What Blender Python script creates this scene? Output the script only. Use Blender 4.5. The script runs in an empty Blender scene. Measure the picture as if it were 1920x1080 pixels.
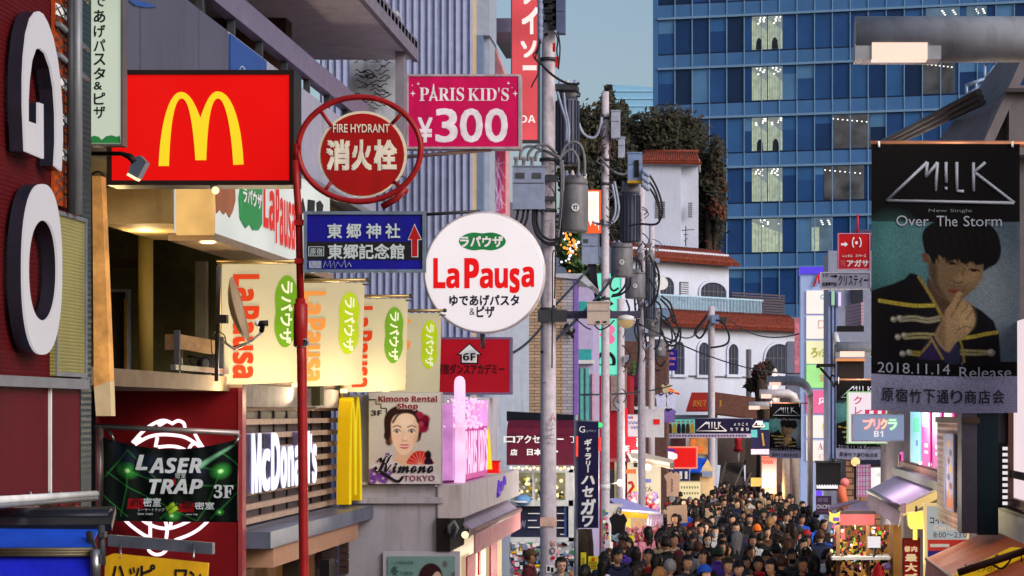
import bpy,bmesh,math,random
import numpy as np
from mathutils import Vector,Matrix,noise as mnoise

sc=bpy.context.scene
COL=sc.collection
R=random.Random(11)
rad=math.radians

# ------------------------------------------------------------------ camera
F,CX,CY,CH=4000.0,1361.0,774.0,4.0  # focal length in photo pixels, vanishing point, eye height
cam=bpy.data.cameras.new('camera')
cam.sensor_width=36.0
cam.lens=36.0*F/1920.0
cam.shift_x=-(CX-960.0)/1920.0
cam.shift_y=(CY-540.0)/1920.0
cam.clip_start,cam.clip_end=0.1,3000.0
camo=bpy.data.objects.new('camera',cam)
COL.objects.link(camo)
camo.location=(0,0,CH)
camo.rotation_euler=(rad(90),0,0)
sc.camera=camo

# ------------------------------------------------------------------ sky, sun, exposure
EXPOSURE=0.85
SUN_EL,SUN_AZ=26.0,128.0  # degrees; azimuth clockwise from +Y (low behind the camera)
world=bpy.data.worlds.new('World')
sc.world=world
world.use_nodes=True
nt=world.node_tree
sky=nt.nodes.new('ShaderNodeTexSky')
sky.sky_type='NISHITA'
sky.sun_disc=False
sky.sun_elevation=rad(SUN_EL)
sky.sun_rotation=rad(SUN_AZ)
sky.air_density,sky.dust_density,sky.ozone_density=1.0,3.6,0.8
nt.links.new(sky.outputs[0],nt.nodes['Background'].inputs[0])
nt.nodes['Background'].inputs[1].default_value=0.08
sun=bpy.data.lights.new('sun','SUN')
sun.energy=1.05
sun.angle=rad(35)
sun.color=(0.95,0.95,1.0)
suno=bpy.data.objects.new('sun',sun)
COL.objects.link(suno)
_d=Vector((math.sin(rad(SUN_AZ))*math.cos(rad(SUN_EL)),math.cos(rad(SUN_AZ))*math.cos(rad(SUN_EL)),math.sin(rad(SUN_EL))))
suno.rotation_euler=(-_d).to_track_quat('-Z','Y').to_euler()
vs=sc.view_settings
vs.view_transform,vs.look,vs.gamma,vs.exposure='Standard','None',1.0,EXPOSURE
vs.use_curve_mapping=False
try:
 sc.cycles.use_denoising=True
 sc.cycles.max_bounces=6
 sc.cycles.sample_clamp_indirect=4.0
except Exception:
 pass
EX=2.0**EXPOSURE

# ------------------------------------------------------------------ photo pixel -> world
def X(px,Y):return(px-CX)*Y/F
def Z(py,Y):return CH-(py-CY)*Y/F
def W(px,py,Y):return Vector((X(px,Y),Y,Z(py,Y)))
def YonX(px,x):return F*x/(px-CX)  # depth where the column of pixels meets a facade X = x
def gz(Y):return-0.02*min(max(0.0,Y-33.0),105.0)

class Fr:
 def __init__(s,O,U,V,N):s.O,s.U,s.V,s.N=Vector(O),Vector(U),Vector(V),Vector(N)
 def P(s,u,v,n=0.0):return s.O+s.U*u+s.V*v+s.N*n
def CF(Y):return Fr((-CX*Y/F,Y,CH+CY*Y/F),(Y/F,0,0),(0,0,-Y/F),(0,-1,0))  # facing the street's near end
def LF(x):return Fr((x,0,0),(0,1,0),(0,0,1),(1,0,0))  # left-hand facade, u = Y, v = z
def RF(x):return Fr((x,0,0),(0,1,0),(0,0,1),(-1,0,0))  # right-hand facade
def onX(x,pts):  # pixel outline -> (Y, z) on a facade plane
 out=[]
 for px,py in pts:
  Y=YonX(px,x);out.append((Y,Z(py,Y)))
 return out

# ------------------------------------------------------------------ materials
def lin(c):
 r=[]
 for v in c[:3]:
  v=v/255.0
  r.append(v/12.92 if v<=0.04045 else((v+0.055)/1.055)**2.4)
 return(r[0],r[1],r[2],1.0)
MATS={}
def M(key,rgb=None,rough=0.6,metal=0.0,var=0.25,scale=6.0,bump=0.0,bscale=40.0,grime=0.0,spec=0.18,transl=0.0):
 """painted / woven / cast surface: mottled base colour, optional streaks of dirt and bump"""
 if key in MATS:return MATS[key]
 m=bpy.data.materials.new(key);MATS[key]=m
 m.use_nodes=True
 t=m.node_tree;L=t.links.new
 b=t.nodes['Principled BSDF']
 b.inputs['Roughness'].default_value=rough
 b.inputs['Metallic'].default_value=metal
 b.inputs['Specular IOR Level'].default_value=spec
 c=lin(rgb)
 tc=t.nodes.new('ShaderNodeTexCoord')
 n=t.nodes.new('ShaderNodeTexNoise');n.inputs['Scale'].default_value=scale;n.inputs['Detail'].default_value=7;n.inputs['Roughness'].default_value=0.65
 L(tc.outputs['Object'],n.inputs['Vector'])
 rp=t.nodes.new('ShaderNodeValToRGB')
 rp.color_ramp.elements[0].position,rp.color_ramp.elements[1].position=0.3,0.7
 rp.color_ramp.elements[0].color=(c[0]*(1-var),c[1]*(1-var),c[2]*(1-var),1)
 rp.color_ramp.elements[1].color=(min(1,c[0]*(1+var*.6)),min(1,c[1]*(1+var*.6)),min(1,c[2]*(1+var*.6)),1)
 L(n.outputs['Fac'],rp.inputs['Fac'])
 out=rp.outputs['Color']
 if grime>0:
  mp=t.nodes.new('ShaderNodeMapping');mp.inputs['Scale'].default_value=(6,6,0.7)
  L(tc.outputs['Object'],mp.inputs['Vector'])
  g=t.nodes.new('ShaderNodeTexNoise');g.inputs['Scale'].default_value=1.5;g.inputs['Detail'].default_value=5
  L(mp.outputs[0],g.inputs['Vector'])
  gr=t.nodes.new('ShaderNodeValToRGB');gr.color_ramp.elements[0].position,gr.color_ramp.elements[1].position=0.5,0.75
  L(g.outputs['Fac'],gr.inputs['Fac'])
  mm=t.nodes.new('ShaderNodeMath');mm.operation='MULTIPLY';mm.inputs[1].default_value=grime
  L(gr.outputs['Color'],mm.inputs[0])
  mx=t.nodes.new('ShaderNodeMixRGB');mx.inputs['Color2'].default_value=(c[0]*.3+.01,c[1]*.28+.01,c[2]*.25+.008,1)
  L(mm.outputs[0],mx.inputs['Fac']);L(out,mx.inputs['Color1']);out=mx.outputs['Color']
 L(out,b.inputs['Base Color'])
 if bump>0:
  bn=t.nodes.new('ShaderNodeTexNoise');bn.inputs['Scale'].default_value=bscale;bn.inputs['Detail'].default_value=4
  L(tc.outputs['Object'],bn.inputs['Vector'])
  bp=t.nodes.new('ShaderNodeBump');bp.inputs['Strength'].default_value=bump;bp.inputs['Distance'].default_value=0.02
  L(bn.outputs['Fac'],bp.inputs['Height']);L(bp.outputs[0],b.inputs['Normal'])
 if transl>0:
  tr=t.nodes.new('ShaderNodeBsdfTranslucent');L(out,tr.inputs['Color'])
  ms=t.nodes.new('ShaderNodeMixShader');ms.inputs[0].default_value=transl
  L(b.outputs[0],ms.inputs[1]);L(tr.outputs[0],ms.inputs[2]);L(ms.outputs[0],t.nodes['Material Output'].inputs['Surface'])
 return m
def lit(key,rgb,k=1.0,var=0.2,scale=1.2):
 """a face that glows, lit from inside or standing in for lamplight on it: shows about its own colour at the scene's exposure"""
 if key in MATS:return MATS[key]
 m=bpy.data.materials.new(key);MATS[key]=m
 m.use_nodes=True
 t=m.node_tree;L=t.links.new
 b=t.nodes['Principled BSDF']
 c=lin(rgb)
 b.inputs['Base Color'].default_value=(c[0]*.25,c[1]*.25,c[2]*.25,1)
 b.inputs['Roughness'].default_value=0.45
 b.inputs['Specular IOR Level'].default_value=0.2
 tc=t.nodes.new('ShaderNodeTexCoord')
 n=t.nodes.new('ShaderNodeTexNoise');n.inputs['Scale'].default_value=scale;n.inputs['Detail'].default_value=3
 L(tc.outputs['Object'],n.inputs['Vector'])
 mr=t.nodes.new('ShaderNodeMapRange');mr.inputs[1].default_value,mr.inputs[2].default_value=0.3,0.7
 mr.inputs[3].default_value,mr.inputs[4].default_value=k*(1-var)/EX,k*(1+var*.5)/EX
 L(n.outputs['Fac'],mr.inputs[0])
 b.inputs['Emission Color'].default_value=c
 L(mr.outputs[0],b.inputs['Emission Strength'])
 return m
def ribs(key,rgb,axis=2,period=0.02,depth=0.6,rough=0.5,dark=0.55,metal=0.0,var=.15,spec=.3):
 """corrugated sheet, boarding, courses of brick-like siding: ribs run across one axis"""
 if key in MATS:return MATS[key]
 m=M(key,rgb,rough,metal,var=var,scale=3,grime=.35,spec=spec)
 t=m.node_tree;L=t.links.new;b=t.nodes['Principled BSDF']
 tc=t.nodes.new('ShaderNodeTexCoord');sp=t.nodes.new('ShaderNodeSeparateXYZ');L(tc.outputs['Object'],sp.inputs[0])
 d=t.nodes.new('ShaderNodeMath');d.operation='DIVIDE';d.inputs[1].default_value=period;L(sp.outputs[axis],d.inputs[0])
 f=t.nodes.new('ShaderNodeMath');f.operation='FRACT';L(d.outputs[0],f.inputs[0])
 p=t.nodes.new('ShaderNodeMath');p.operation='PINGPONG';p.inputs[1].default_value=0.5;L(f.outputs[0],p.inputs[0])
 bp=t.nodes.new('ShaderNodeBump');bp.inputs['Strength'].default_value=depth;bp.inputs['Distance'].default_value=period*.5
 L(p.outputs[0],bp.inputs['Height']);L(bp.outputs[0],b.inputs['Normal'])
 src=b.inputs['Base Color'].links[0].from_socket
 lt=t.nodes.new('ShaderNodeMath');lt.operation='LESS_THAN';lt.inputs[1].default_value=0.07;L(p.outputs[0],lt.inputs[0])
 mu=t.nodes.new('ShaderNodeMath');mu.operation='MULTIPLY';mu.inputs[1].default_value=dark;L(lt.outputs[0],mu.inputs[0])
 c=lin(rgb);mx=t.nodes.new('ShaderNodeMixRGB');mx.inputs['Color2'].default_value=(c[0]*.15,c[1]*.15,c[2]*.15,1)
 L(mu.outputs[0],mx.inputs['Fac']);L(src,mx.inputs['Color1']);L(mx.outputs[0],b.inputs['Base Color'])
 return m
def brick(key,rgb,mortar,w=0.25,h=0.07,swap='XZ',rough=.8):
 if key in MATS:return MATS[key]
 m=M(key,rgb,rough,var=.3,scale=9,grime=.3)
 t=m.node_tree;L=t.links.new;b=t.nodes['Principled BSDF']
 tc=t.nodes.new('ShaderNodeTexCoord');sp=t.nodes.new('ShaderNodeSeparateXYZ');L(tc.outputs['Object'],sp.inputs[0])
 cb=t.nodes.new('ShaderNodeCombineXYZ');L(sp.outputs['XYZ'.index(swap[0])],cb.inputs[0]);L(sp.outputs['XYZ'.index(swap[1])],cb.inputs[1])
 k=t.nodes.new('ShaderNodeTexBrick');k.inputs['Scale'].default_value=1.0;k.inputs['Brick Width'].default_value=w;k.inputs['Row Height'].default_value=h
 k.inputs['Mortar Size'].default_value=h*.12;L(cb.outputs[0],k.inputs['Vector'])
 c=lin(rgb);k.inputs['Color1'].default_value=(c[0]*.8,c[1]*.8,c[2]*.8,1);k.inputs['Color2'].default_value=(c[0]*1.15,c[1]*1.12,c[2]*1.1,1);k.inputs['Mortar'].default_value=lin(mortar)
 bp=t.nodes.new('ShaderNodeBump');bp.inputs['Strength'].default_value=.5;bp.inputs['Distance'].default_value=.01;bp.invert=True
 L(k.outputs['Fac'],bp.inputs['Height']);L(bp.outputs[0],b.inputs['Normal']);L(k.outputs['Color'],b.inputs['Base Color'])
 return m
def tile_roof(key,rgb,a,pitch):
 """half-round clay tiles: rows along the slope direction"""
 return M(key,rgb,.7,var=.55,scale=5,bump=.3,bscale=18,grime=.5)
def printed(key,rough=.6):
 """ink on paper or cloth: the picture is a colour per point of the sheet"""
 if key in MATS:return MATS[key]
 m=bpy.data.materials.new(key);MATS[key]=m;m.use_nodes=True
 t=m.node_tree;b=t.nodes['Principled BSDF'];b.inputs['Roughness'].default_value=rough;b.inputs['Specular IOR Level'].default_value=.04
 a=t.nodes.new('ShaderNodeVertexColor');a.layer_name='ink';t.links.new(a.outputs[0],b.inputs['Base Color'])
 return m

# ------------------------------------------------------------------ mesh builder
WL={}  # world origin of every object that may get children
_GLY={}
def glyphs(body):
 if body in _GLY:return _GLY[body]
 c=bpy.data.curves.new('t','FONT');c.body=body;c.resolution_u=3
 o=bpy.data.objects.new('t',c);COL.objects.link(o)
 dg=bpy.context.evaluated_depsgraph_get()
 m=bpy.data.meshes.new_from_object(o.evaluated_get(dg))
 vv=[(v.co.x,v.co.y)for v in m.vertices];ff=[tuple(p.vertices)for p in m.polygons]
 bpy.data.objects.remove(o);bpy.data.curves.remove(c);bpy.data.meshes.remove(m)
 _GLY[body]=(vv,ff)
 return _GLY[body]
def _alpha(s,up,low,dig):
 o=''
 for ch in s:
  if 'A'<=ch<='Z':o+=chr(up+ord(ch)-65)
  elif 'a'<=ch<='z':o+=chr(low+ord(ch)-97)
  elif '0'<=ch<='9' and dig:o+=chr(dig+ord(ch)-48)
  else:o+=ch
 return o
def sansb(s):return _alpha(s,0x1D5D4,0x1D5EE,0x1D7EC)
def serifb(s):return _alpha(s,0x1D400,0x1D41A,0x1D7CE)
def scriptb(s):return _alpha(s,0x1D4D0,0x1D4EA,0)
def sansbi(s):return _alpha(s,0x1D63C,0x1D656,0x1D7EC)

def lamp(parent,pos,watts,col=(1,.8,.55),size=.3,down=None):
 la=bpy.data.lights.new('lamp_light','AREA' if down else 'POINT');la.energy=watts;la.color=col
 if down:la.size=size
 else:la.shadow_soft_size=size
 lo=bpy.data.objects.new('lamp_light',la);COL.objects.link(lo);lo.parent=parent;lo.location=Vector(pos)-WL[parent.name];return lo
class MB:
 def __init__(s):s.v,s.f,s.m,s.sm,s.mats=[],[],[],[],[];s.flat=False
 def mi(s,m):
  if m not in s.mats:s.mats.append(m)
  return s.mats.index(m)
 def add(s,vs_,fs,m,smooth=False):
  o=len(s.v);i=s.mi(m)
  s.v+=[Vector(a)for a in vs_]
  for f in fs:s.f.append(tuple(o+k for k in f));s.m.append(i);s.sm.append(smooth)
  return s
 def fbox(s,fr,u0,v0,u1,v1,n0,n1,m):
  p=[fr.P(u,v,n)for n in(n0,n1)for u,v in((u0,v0),(u1,v0),(u1,v1),(u0,v1))]
  return s.add(p,[(3,2,1,0),(4,5,6,7),(0,1,5,4),(1,2,6,5),(2,3,7,6),(3,0,4,7)],m)
 def box(s,a,b,m):
  return s.fbox(Fr((0,0,0),(1,0,0),(0,1,0),(0,0,1)),a[0],a[1],b[0],b[1],a[2],b[2],m)
 def pbox(s,x0,y0,x1,y1,Y,d,m,n=0.0):return s.fbox(CF(Y),x0,y0,x1,y1,n-d,n,m)  # a box behind depth Y seen face on
 def frame(s,fr,u0,v0,u1,v1,wu,wv,n0,n1,m):
  s.fbox(fr,u0,v0,u1,v0+wv,n0,n1,m);s.fbox(fr,u0,v1-wv,u1,v1,n0,n1,m)
  s.fbox(fr,u0,v0+wv,u0+wu,v1-wv,n0,n1,m);s.fbox(fr,u1-wu,v0+wv,u1,v1-wv,n0,n1,m)
  return s
 def poly(s,fr,pts,n0,n1,m):
  k=len(pts);p=[fr.P(u,v,n1)for u,v in pts]
  if n0 is None:return s.add(p,[tuple(range(k))],m)
  p+=[fr.P(u,v,n0)for u,v in pts]
  fs=[tuple(range(k)),tuple(range(2*k-1,k-1,-1))]+[(i,k+i,k+(i+1)%k,(i+1)%k)for i in range(k)]
  return s.add(p,fs,m)
 def ring(s,fr,outer,inner,n0,n1,m):
  k=len(outer);p=[fr.P(u,v,n1)for u,v in outer+inner]+[fr.P(u,v,n0)for u,v in outer+inner];fs=[]
  for i in range(k):
   j=(i+1)%k
   fs+=[(i,j,k+j,k+i),(2*k+i,3*k+i,3*k+j,2*k+j),(i,2*k+i,2*k+j,j),(k+i,k+j,3*k+j,3*k+i)]
  return s.add(p,fs,m)
 def disc(s,fr,cu,cv,ru,rv,n0,n1,m,k=40):
  return s.poly(fr,[(cu+ru*math.cos(a),cv+rv*math.sin(a))for a in[2*math.pi*i/k for i in range(k)]],n0,n1,m)
 def quad(s,a,b,c,d,m):return s.add([a,b,c,d],[(0,1,2,3)],m)
 def slab(s,a,b,c,d,t,m):
  """a sheet through four corners with thickness t (downwards along its normal)"""
  a,b,c,d=map(Vector,(a,b,c,d));n=(b-a).cross(d-a).normalized()*t
  return s.add([a,b,c,d,a-n,b-n,c-n,d-n],[(0,1,2,3),(7,6,5,4),(0,4,5,1),(1,5,6,2),(2,6,7,3),(3,7,4,0)],m)
 def tube(s,pts,r,m,seg=8,smooth=True):
  pts=[Vector(p)for p in pts];k=len(pts);rs=r if isinstance(r,(list,tuple))else[r]*k
  vs_,fs=[],[];up=None
  for i in range(k):
   d=(pts[min(i+1,k-1)]-pts[max(i-1,0)])
   d=d.normalized()if d.length>1e-9 else Vector((0,0,1))
   if up is None:up=Vector((0,0,1))if abs(d.z)<.9 else Vector((0,1,0))
   a=d.cross(up)
   if a.length<1e-4:a=d.cross(Vector((1,0,0)))
   a.normalize();b=a.cross(d).normalized();up=b
   for j in range(seg):
    t=2*math.pi*j/seg;vs_.append(pts[i]+(a*math.cos(t)+b*math.sin(t))*rs[i])
  for i in range(k-1):
   for j in range(seg):
    fs.append((i*seg+j,i*seg+(j+1)%seg,(i+1)*seg+(j+1)%seg,(i+1)*seg+j))
  s.add(vs_,fs,m,smooth)
  return s.add([],[],m)if False else s._caps(len(s.v)-k*seg,k,seg,m)
 def _caps(s,o,k,seg,m):
  i=s.mi(m)
  s.f.append(tuple(o+j for j in range(seg))[::-1]);s.m.append(i);s.sm.append(False)
  s.f.append(tuple(o+(k-1)*seg+j for j in range(seg)));s.m.append(i);s.sm.append(False)
  return s
 def lathe(s,c,axis,prof,m,seg=20,smooth=True):
  c=Vector(c);ax=Vector(axis).normalized();a=ax.orthogonal().normalized();b=ax.cross(a)
  vs_=[c+ax*h+(a*math.cos(2*math.pi*j/seg)+b*math.sin(2*math.pi*j/seg))*max(r,1e-4)for r,h in prof for j in range(seg)]
  fs=[(i*seg+j,i*seg+(j+1)%seg,(i+1)*seg+(j+1)%seg,(i+1)*seg+j)for i in range(len(prof)-1)for j in range(seg)]
  s.add(vs_,fs,m,smooth)
  return s._caps(len(s.v)-len(vs_),len(prof),seg,m)
 def ball(s,c,r,m,seg=10,rings=6,sq=(1,1,1)):
  c=Vector(c);vs_=[]
  for i in range(rings+1):
   t=math.pi*i/rings
   for j in range(seg):
    p=2*math.pi*j/seg;vs_.append(c+Vector((math.sin(t)*math.cos(p)*sq[0],math.sin(t)*math.sin(p)*sq[1],math.cos(t)*sq[2]))*r)
  return s.add(vs_,[(i*seg+j,i*seg+(j+1)%seg,(i+1)*seg+(j+1)%seg,(i+1)*seg+j)for i in range(rings)for j in range(seg)],m,True)
 def text(s,fr,body,u0,v0,u1,v1,n,m,bold=0.0,rot=0,slant=0.0,bend=None,back=False):
  """body stretched to fill the box from its top left (u0, v0) to its bottom right (u1, v1); bold = stroke growth as a share of the text height"""
  vv,ff=glyphs(body)
  if not vv:return s
  s.flat=True
  xs=[a[0]for a in vv];ys=[a[1]for a in vv];x0,x1,y0,y1=min(xs),max(xs),min(ys),max(ys)
  h=max(y1-y0,1e-6)
  offs=[(0,0)]if bold<=0 else[(a,b)for a in(-1,1)for b in(-1,1)]+[(0,0)]
  g=bold*h
  for i,(ox,oy)in enumerate(offs):
   P=[]
   for x,y in vv:
    tx=(x+ox*g-x0+g)/(x1-x0+2*g);ty=(y+oy*g-y0+g)/(y1-y0+2*g)
    if slant:tx=(tx+slant*ty)/(1+slant)
    if bend:ty=bend(tx,ty)
    if rot:P.append(fr.P(u0+(u1-u0)*ty,v0+(v1-v0)*tx,n+i*.0006))
    else:P.append(fr.P(u0+(u1-u0)*tx,v1+(v0-v1)*ty,n+i*.0006))
   s.add(P,ff,m)
  return s
 def warp(s,fn,start=0):
  for i in range(start,len(s.v)):s.v[i]=Vector(fn(s.v[i]))
  return s
 def build(s,name,parent=None,loc=None,recalc=None):
  if not s.v:s.add([(0,0,0),(0.001,0,0),(0,.001,0)],[(0,1,2)],M('blank',(128,128,128)))
  if parent is not None:base=WL[parent.name]
  elif loc is not None:base=Vector(loc)
  else:
   xs=[v.x for v in s.v];ys=[v.y for v in s.v];zs=[v.z for v in s.v]
   base=Vector(((min(xs)+max(xs))/2,(min(ys)+max(ys))/2,min(zs)))
  me=bpy.data.meshes.new(name)
  me.from_pydata([tuple(v-base)for v in s.v],[],s.f)
  for m in s.mats:me.materials.append(m)
  me.polygons.foreach_set('material_index',s.m)
  me.polygons.foreach_set('use_smooth',s.sm)
  if recalc is None:recalc=not s.flat and len(s.f)<6000
  if recalc:
   bm=bmesh.new();bm.from_mesh(me);bmesh.ops.recalc_face_normals(bm,faces=bm.faces);bm.to_mesh(me);bm.free()
  me.update()
  o=bpy.data.objects.new(name,me);COL.objects.link(o)
  if parent is not None:o.parent=parent
  else:o.location=base
  WL[o.name]=base
  return o
def tag(o,label=None,cat=None,group=None,kind=None):
 if label:o['label']=label
 if cat:o['category']=cat
 if group:o['group']=group
 if kind:o['kind']=kind
 return o
def thing(name,label,cat,loc,group=None):
 o=bpy.data.objects.new(name,None);COL.objects.link(o);o.location=loc;o.empty_display_size=.2
 WL[o.name]=Vector(loc)
 return tag(o,label,cat,group)
def copy_tree(o,parent=None):
 c=o.copy();COL.objects.link(c)
 if parent is not None:c.parent=parent
 for ch in list(o.children):copy_tree(ch,c)
 return c
def cable(a,b,sag,r,m,mb=None,k=14,seg=5):
 a,b=Vector(a),Vector(b);pts=[a.lerp(b,i/k)-Vector((0,0,sag*4*(i/k)*(1-i/k)))for i in range(k+1)]
 return(mb or MB()).tube(pts,r,m,seg)
def bez(p0,p1,p2,p3,k=10,first=True):
 o=[]
 for i in range(0 if first else 1,k+1):
  t=i/k;q=1-t
  o.append((q**3*p0[0]+3*q*q*t*p1[0]+3*q*t*t*p2[0]+t**3*p3[0],q**3*p0[1]+3*q*q*t*p1[1]+3*q*t*t*p2[1]+t**3*p3[1]))
 return o
def spline(pts,k=8,closed=False):
 """Catmull-Rom through points of any dimension"""
 P=[np.array(p,float)for p in pts];n=len(P);o=[]
 for i in range(n if closed else n-1):
  if closed:a,b,c,d=P[i-1],P[i],P[(i+1)%n],P[(i+2)%n]
  else:a,b,c,d=P[max(i-1,0)],P[i],P[i+1],P[min(i+2,n-1)]
  for j in range(k):
   t=j/k;o.append(tuple(.5*(2*b+(c-a)*t+(2*a-5*b+4*c-d)*t*t+(3*b-a-3*c+d)*t**3)))
 if not closed:o.append(tuple(P[-1]))
 return o
def blob(cx,cy,rx,ry,k=28,pinch=0.0,vert=True):
 o=[]
 for i in range(k):
  t=2*math.pi*i/k;x,y=math.cos(t),math.sin(t)
  if vert:x*=1-pinch*math.exp(-(y/.35)**2)
  else:y*=1-pinch*math.exp(-(x/.3)**2)
  o.append((cx+rx*x,cy+ry*y))
 return o
def rrect(x0,y0,x1,y1,r,k=5):
 o=[]
 for cx,cy,a0 in((x1-r,y1-r,0),(x0+r,y1-r,90),(x0+r,y0+r,180),(x1-r,y0+r,270)):
  for i in range(k+1):a=rad(a0+90*i/k);o.append((cx+r*math.cos(a),cy+r*math.sin(a)))
 return o

def sign(name,label,cat,x0,y0,x1,y1,Y,d,fm,pm,fw=3,group=None):
 """a box sign seen face on: frame with a set-back face panel; returns its Empty"""
 t=thing(name,label,cat,W((x0+x1)/2,y1,Y+d/2),group)
 f=MB();fr=CF(Y)
 f.frame(fr,x0,y0,x1,y1,fw,fw,-d,0,fm)
 f.build('frame',t)
 MB().fbox(fr,x0+fw,y0+fw,x1-fw,y1-fw,-d+.004,-.012,pm).build('panel',t)
 return t
def lettering(t,Y,items,n=-.008,name='lettering'):
 mb=MB();fr=CF(Y)
 for it in items:
  body,x0,y0,x1,y1,m=it[:6];kw=it[6]if len(it)>6 else{}
  mb.text(fr,body,x0,y0,x1,y1,n,m,**kw)
 return mb.build(name,t)

# ------------------------------------------------------------------ printed pictures
class Ink:
 """a picture as a colour per grid point; shapes are drawn in the picture's own coordinates"""
 def __init__(s,x0,y0,x1,y1,step,bg):
  s.xs=np.linspace(x0,x1,int(abs(x1-x0)/step)+1);s.ys=np.linspace(y0,y1,int(abs(y1-y0)/step)+1)
  s.x,s.y=np.meshgrid(s.xs,s.ys);s.c=np.zeros(s.x.shape+(3,));s.c[:]=lin(bg)[:3];s.st=step
 def mix(s,a,col):
  c=np.array(lin(col)[:3])if not isinstance(col,np.ndarray)else col
  s.c=s.c*(1-a[...,None])+c*a[...,None]
 def ell(s,cx,cy,rx,ry,col,soft=.15,op=1,rot=0):
  c,n=math.cos(rad(rot)),math.sin(rad(rot));dx,dy=s.x-cx,s.y-cy
  d=np.sqrt(((dx*c+dy*n)/rx)**2+((-dx*n+dy*c)/ry)**2)
  s.mix(np.clip((1+soft/2-d)/soft,0,1)*op,col)
 def sd(s,pts):
  d=np.full(s.x.shape,1e9);ins=np.zeros(s.x.shape,bool);n=len(pts)
  for i in range(n):
   (ax,ay),(bx,by)=pts[i],pts[(i+1)%n]
   ex,ey=bx-ax,by-ay;wx,wy=s.x-ax,s.y-ay
   t=np.clip((wx*ex+wy*ey)/(ex*ex+ey*ey+1e-9),0,1)
   d=np.minimum(d,(wx-ex*t)**2+(wy-ey*t)**2)
   cnd=(ay>s.y)!=(by>s.y)
   with np.errstate(divide='ignore',invalid='ignore'):
    xi=ax+(s.y-ay)*ex/(ey if abs(ey)>1e-9 else 1e-9)
   ins^=cnd&(s.x<xi)
  d=np.sqrt(d);d[ins]*=-1
  return d
 def poly(s,pts,col,soft=None,op=1,smooth=True):
  p=spline(pts,5,True)if smooth else pts
  soft=soft or s.st*1.2
  s.mix(np.clip(.5-s.sd(p)/soft,0,1)*op,col)
 def line(s,pts,w,col,soft=None,op=1,smooth=True):
  p=spline(pts,5)if smooth and len(pts)>2 else pts
  d=np.full(s.x.shape,1e9)
  for(ax,ay),(bx,by)in zip(p[:-1],p[1:]):
   ex,ey=bx-ax,by-ay;wx,wy=s.x-ax,s.y-ay
   t=np.clip((wx*ex+wy*ey)/(ex*ex+ey*ey+1e-9),0,1)
   d=np.minimum(d,(wx-ex*t)**2+(wy-ey*t)**2)
  soft=soft or s.st*1.2
  s.mix(np.clip(.5+(w/2-np.sqrt(d))/soft,0,1)*op,col)
 def grain(s,amt,seed=1):
  g=np.random.default_rng(seed);s.c=np.clip(s.c*(1+amt*g.standard_normal(s.x.shape)[...,None]),0,1)
 def sheet(s,name,parent,place,mat,thick=None):
  """place(x, y) -> world point of the sheet"""
  base=WL[parent.name]if parent is not None else Vector((0,0,0))
  h,w=s.x.shape
  V=[tuple(place(a,b)-base)for b in s.ys for a in s.xs]
  Fc=[(r*w+c,r*w+c+1,(r+1)*w+c+1,(r+1)*w+c)for r in range(h-1)for c in range(w-1)]
  me=bpy.data.meshes.new(name);me.from_pydata(V,[],Fc)
  at=me.color_attributes.new('ink','FLOAT_COLOR','POINT')
  a=np.ones((h*w,4),np.float32);a[:,:3]=s.c.reshape(-1,3);at.data.foreach_set('color',a.ravel())
  me.materials.append(mat);me.polygons.foreach_set('use_smooth',[True]*len(Fc));me.update()
  o=bpy.data.objects.new(name,me);COL.objects.link(o)
  if parent is not None:o.parent=parent
  WL[o.name]=base
  return o
# ------------------------------------------------------------------ common materials
white=M('white_paint',(200,202,206),.55,var=.12,grime=.35)
grey=M('grey_metal',(118,122,130),.45,.3,var=.2,grime=.3)
dgrey=M('dark_grey_metal',(58,60,66),.5,.2,var=.2)
black=M('black_paint',(20,20,23),.5,var=.2)
steel=M('brushed_steel',(150,152,156),.32,.9,var=.15)
concrete=M('pole_concrete',(184,176,188),.85,var=.22,scale=9,bump=.25,grime=.4)
boxgrey=M('painted_steel_box',(132,142,170),.5,.1,var=.18,grime=.25)
rubber=M('cable_rubber',(34,34,42),.5,var=.15)
redpole=M('red_enamel',(140,24,28),.35,var=.22,scale=12,grime=.3)
woodp=M('pale_wood',(150,122,92),.7,var=.35,scale=12,grime=.3)
darkin=M('dark_interior',(34,30,30),.8,var=.3)
cream=M('cream_paint',(196,176,140),.6,var=.15,grime=.3)
wt=M('white_lettering',(225,225,228),.5,var=.05)
bk=M('black_lettering',(22,20,24),.55,var=.05)
rd=M('red_lettering',(200,22,24),.5,var=.08)
lw=lit('lit_white',(244,236,238),1.0)
lwarm=lit('lit_warm_white',(255,226,170),1.5)
lyel=lit('lit_yellow',(250,205,90),1.0)

# ------------------------------------------------------------------ ground and street
asph=M('paving_asphalt',(70,68,72),.8,var=.3,scale=4,bump=.3,grime=.3)
tilepav=brick('street_paving',(96,90,88),(58,56,56),.3,.15,'XY')
def strip(name,x0,x1,ys,dz,m):
 mb=MB();v=[];f=[]
 for y in ys:v+=[(x0,y,gz(y)+dz),(x1,y,gz(y)+dz)]
 for i in range(len(ys)-1):f.append((2*i,2*i+1,2*i+3,2*i+2))
 mb.add(v,f,m);return tag(mb.build(name,loc=(0,0,0)),kind='structure')
strip('ground',-900,900,[-60,0,33,60,90,138,300,900,1800],0,asph)
strip('street',-3.05,2.75,[-5,20,33,60,90,138,150],.004,tilepav)

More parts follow.
